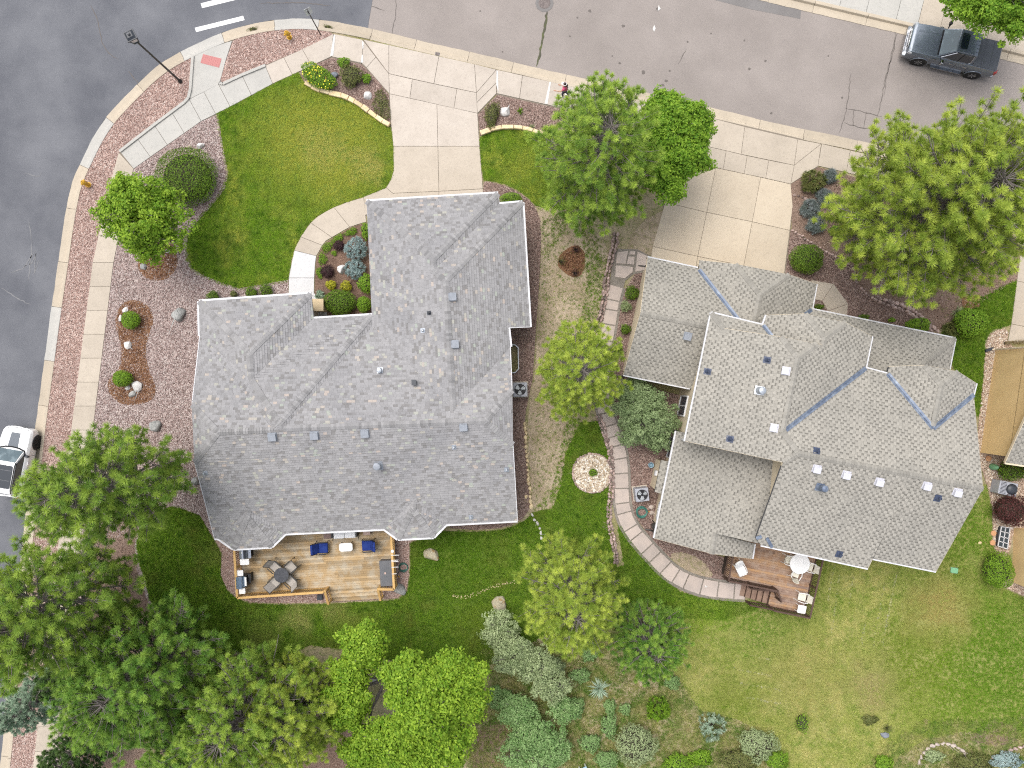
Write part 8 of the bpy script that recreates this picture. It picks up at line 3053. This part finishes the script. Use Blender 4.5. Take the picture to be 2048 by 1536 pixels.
shrub(1783, 640, 7, 5, .4, 'leaf_green', 'tiny green plant under the neighbour porch eave', 97, leaf=.07, n=250, rough=.15, cat='plant', name='plant')
shrub(1638, 614, 10, 6, .4, 'yew', 'small dark plant inside the bend of the neighbour porch walk', 98, leaf=.06, n=350, rough=.12)
shrub(1728, 634, 11, 6, .4, 'yew', 'small dark plant against the porch eave left of the tiny plant', 99, leaf=.06, n=350, rough=.12)
shrub(1626, 362, 27, 24, .8, 'rust', 'yellow green juniper at the corner of the neighbour driveway', 110, leaf=.09, n=1700, rough=.1, spiky=.2)
LV = 'lavender clumps'
for x, y, r, lb, sd in ((1660, 352, 13, 'lavender clump at upper edge of pine bed beside the yellow green juniper', 111), (1648, 394, 17, 'lavender clump under the left edge of the largest pine', 112), (1620, 418, 19, 'lavender clump nearest the golden driveway', 113), (1632, 449, 19, 'lowest lavender clump below the one nearest the driveway', 114)):
    shrub(x, y, r, r, .5, 'lavender', lb, sd, leaf=.06, n=1500, rough=.1, spiky=.22, group=LV, cat='plant', name='lavender', upright=.6)
shrub(1672, 462, 14, 14, .5, 'leaf_green', 'small green shrub in pine bed beside lavender', 115, leaf=.07, n=600, rough=.15)
shrub(2022, 1020, 35, 33, 1.5, 'maroon', 'dark red rounded bush beside the domed air conditioner', 116, leaf=.08, n=3000, rough=.07)
shrub(1996, 1140, 30, 38, 1.4, 'globe', 'tall bright green clipped bush against the golden rear wall', 117, leaf=.07, n=4200, rough=.05, lumps=.02)
shrub(2026, 942, 34, 20, .9, 'yew', 'dark green bush under the grey roof corner at right', 118, leaf=.07, n=1800, rough=.08)
shrub(1186, 945, 9, 8, .35, 'globe', 'small green plant at the centre of the pebble ring', 119, leaf=.05, n=500, rough=.06, cat='plant', name='plant')
for x, y, lb, sd in ((1152, 499, 'thin dark sapling at top of the reddish mulch ring', 120), (1122, 522, 'thin dark sapling at left of the reddish mulch ring', 121), (1150, 546, 'thin dark sapling at bottom of the reddish mulch ring', 122)):
    shrub(x, y, 10, 9, .5, 'purple' if sd != 121 else 'rust', lb, sd, leaf=.05, n=160, rough=.2, group='saplings in the mulch ring', core=False)
shrub(1272, 1490, 43, 42, 1.6, 'sage', 'round grey green bush at the bottom right of the thicket', 123, leaf=.085, n=3600, rough=.07, lumps=.03)
shrub(1316, 1418, 26, 26, .9, 'globe', 'bright green feathery bush left of the bluish shrub on rough grass', 124, leaf=.08, n=1500, rough=.1, spiky=.2)
shrub(1424, 1452, 28, 30, .9, 'silver', 'bluish white shrub on rough grass below the neighbour lawn', 125, leaf=.08, n=1500, rough=.14, spiky=.18)
shrub(1605, 1446, 14, 20, .6, 'leaf_green', 'lone small dark shrub on the lower lawn', 126, leaf=.07, n=500, rough=.15)
spiky(1198, 1376, 27, 'silver', 'spiky blue green yucca left of the sandy clearing', 127, n=110, h=.6, w=.022)
for x, y, rx, ry, mt, lb, sd, h in ((1218, 1452, 16, 26, 'willow', 'narrow green shrub between thicket and round grey bush', 128, .7), (1250, 1418, 12, 12, 'willow', 'small green shrub below the sandy clearing', 129, .5), (1345, 1365, 16, 14, 'willow', 'low green shrub right of the sandy clearing', 130, .5), (1220, 1415, 12, 18, 'willow', 'small green shrub just below spiky yucca', 131, .5), (1160, 1350, 22, 14, 'willow', 'green shrub above the spiky yucca', 132, .7),
                                  (1515, 1490, 40, 34, 'sage', 'broad grey green shrub at the bottom right of bluish shrub', 133, 1.0), (1480, 1520, 44, 22, 'rust', 'yellow green shrub along bottom edge under the broad grey shrub', 134, .9), (1355, 1525, 30, 18, 'leaf_green', 'dark green shrub along bottom edge right of round grey bush', 135, .7), (1215, 1520, 24, 20, 'willow', 'green shrub along bottom edge left of round grey bush', 136, .7),
                                  (1768, 1530, 18, 22, 'leaf_green', 'green plant on bottom edge left of the half round border', 137, .5), (1868, 1512, 20, 12, 'sage', 'low grey plant inside the half round border', 138, .35), (1945, 1528, 40, 22, 'rust', 'dark yellow green juniper right of the half round border', 139, .7), (2012, 1520, 32, 16, 'blue_spruce', 'bluish juniper in the lower right corner', 140, .6), (1300, 1345, 24, 12, 'juniper_dark', 'dark low shrub under the darker green pine', 141, .5), (1740, 1440, 16, 10, 'rust', 'brownish tuft right of the lone dark shrub', 142, .2),
                                  (1145, 1415, 26, 20, 'willow', 'green scrub clump left of small shrub under spiky yucca', 160, .8), (1000, 1395, 30, 22, 'willow', 'green scrub between lime tree and thicket', 161, .6), (1180, 1300, 18, 24, 'willow', 'green scrub between two lower pines', 162, .7), (1235, 1245, 20, 14, 'juniper_dark', 'dark low scrub above the darker green pine', 163, .5),
                                  (1180, 1485, 22, 18, 'willow', 'green scrub right of the thicket at the bottom', 164, .7), (1400, 1515, 26, 16, 'globe', 'bright green scrub on bottom edge left of broad grey shrub', 165, .5), (1555, 1520, 24, 18, 'leaf_green', 'dark green scrub right of broad grey shrub', 166, .7), (1110, 1330, 20, 16, 'sage', 'grey scrub under the yellow green pine', 167, .6)):
    shrub(x, y, rx, ry, h, mt, lb, sd, leaf=.085, n=int(min(3600, rx * ry * 4)), rough=.14, lumps=.04, group='wild shrubs along the bottom', core=h > .6)
spiky(1773, 1455, 12, 'rust', 'tawny yucca above the grey stone on the lower lawn', 143, n=50, h=.4)
for x, y, r, lb, sd in ((504, 56, 12, 'weeds sprouting in gutter left of the upper hydrant', 144), (655, 52, 10, 'weeds sprouting in gutter right of the street sign', 145)):
    o = shrub(x, y, r, 4, .12, 'rust', lb, sd, leaf=.05, n=160, rough=.2, rot=-15 if sd == 144 else 14, core=False, cat='weeds', name='weeds', group='weeds in the gutter')
    o.location.z = -.1
for i in range(9):
    x, y = 2008 + i * 7, 686 - i * .4
    spiky(x, y, 6.5, 'dry_grass' if 'dry_grass' in MT else MT.setdefault('dry_grass', leaf_mat('dry ornamental grass', (.30, .25, .14), (.52, .45, .30), .3)) and 'dry_grass', 'dry ornamental grass in a row along the golden wall top', 150 + i, n=36, h=.5, w=.012, name='ornamental_grass', group='dry ornamental grasses')
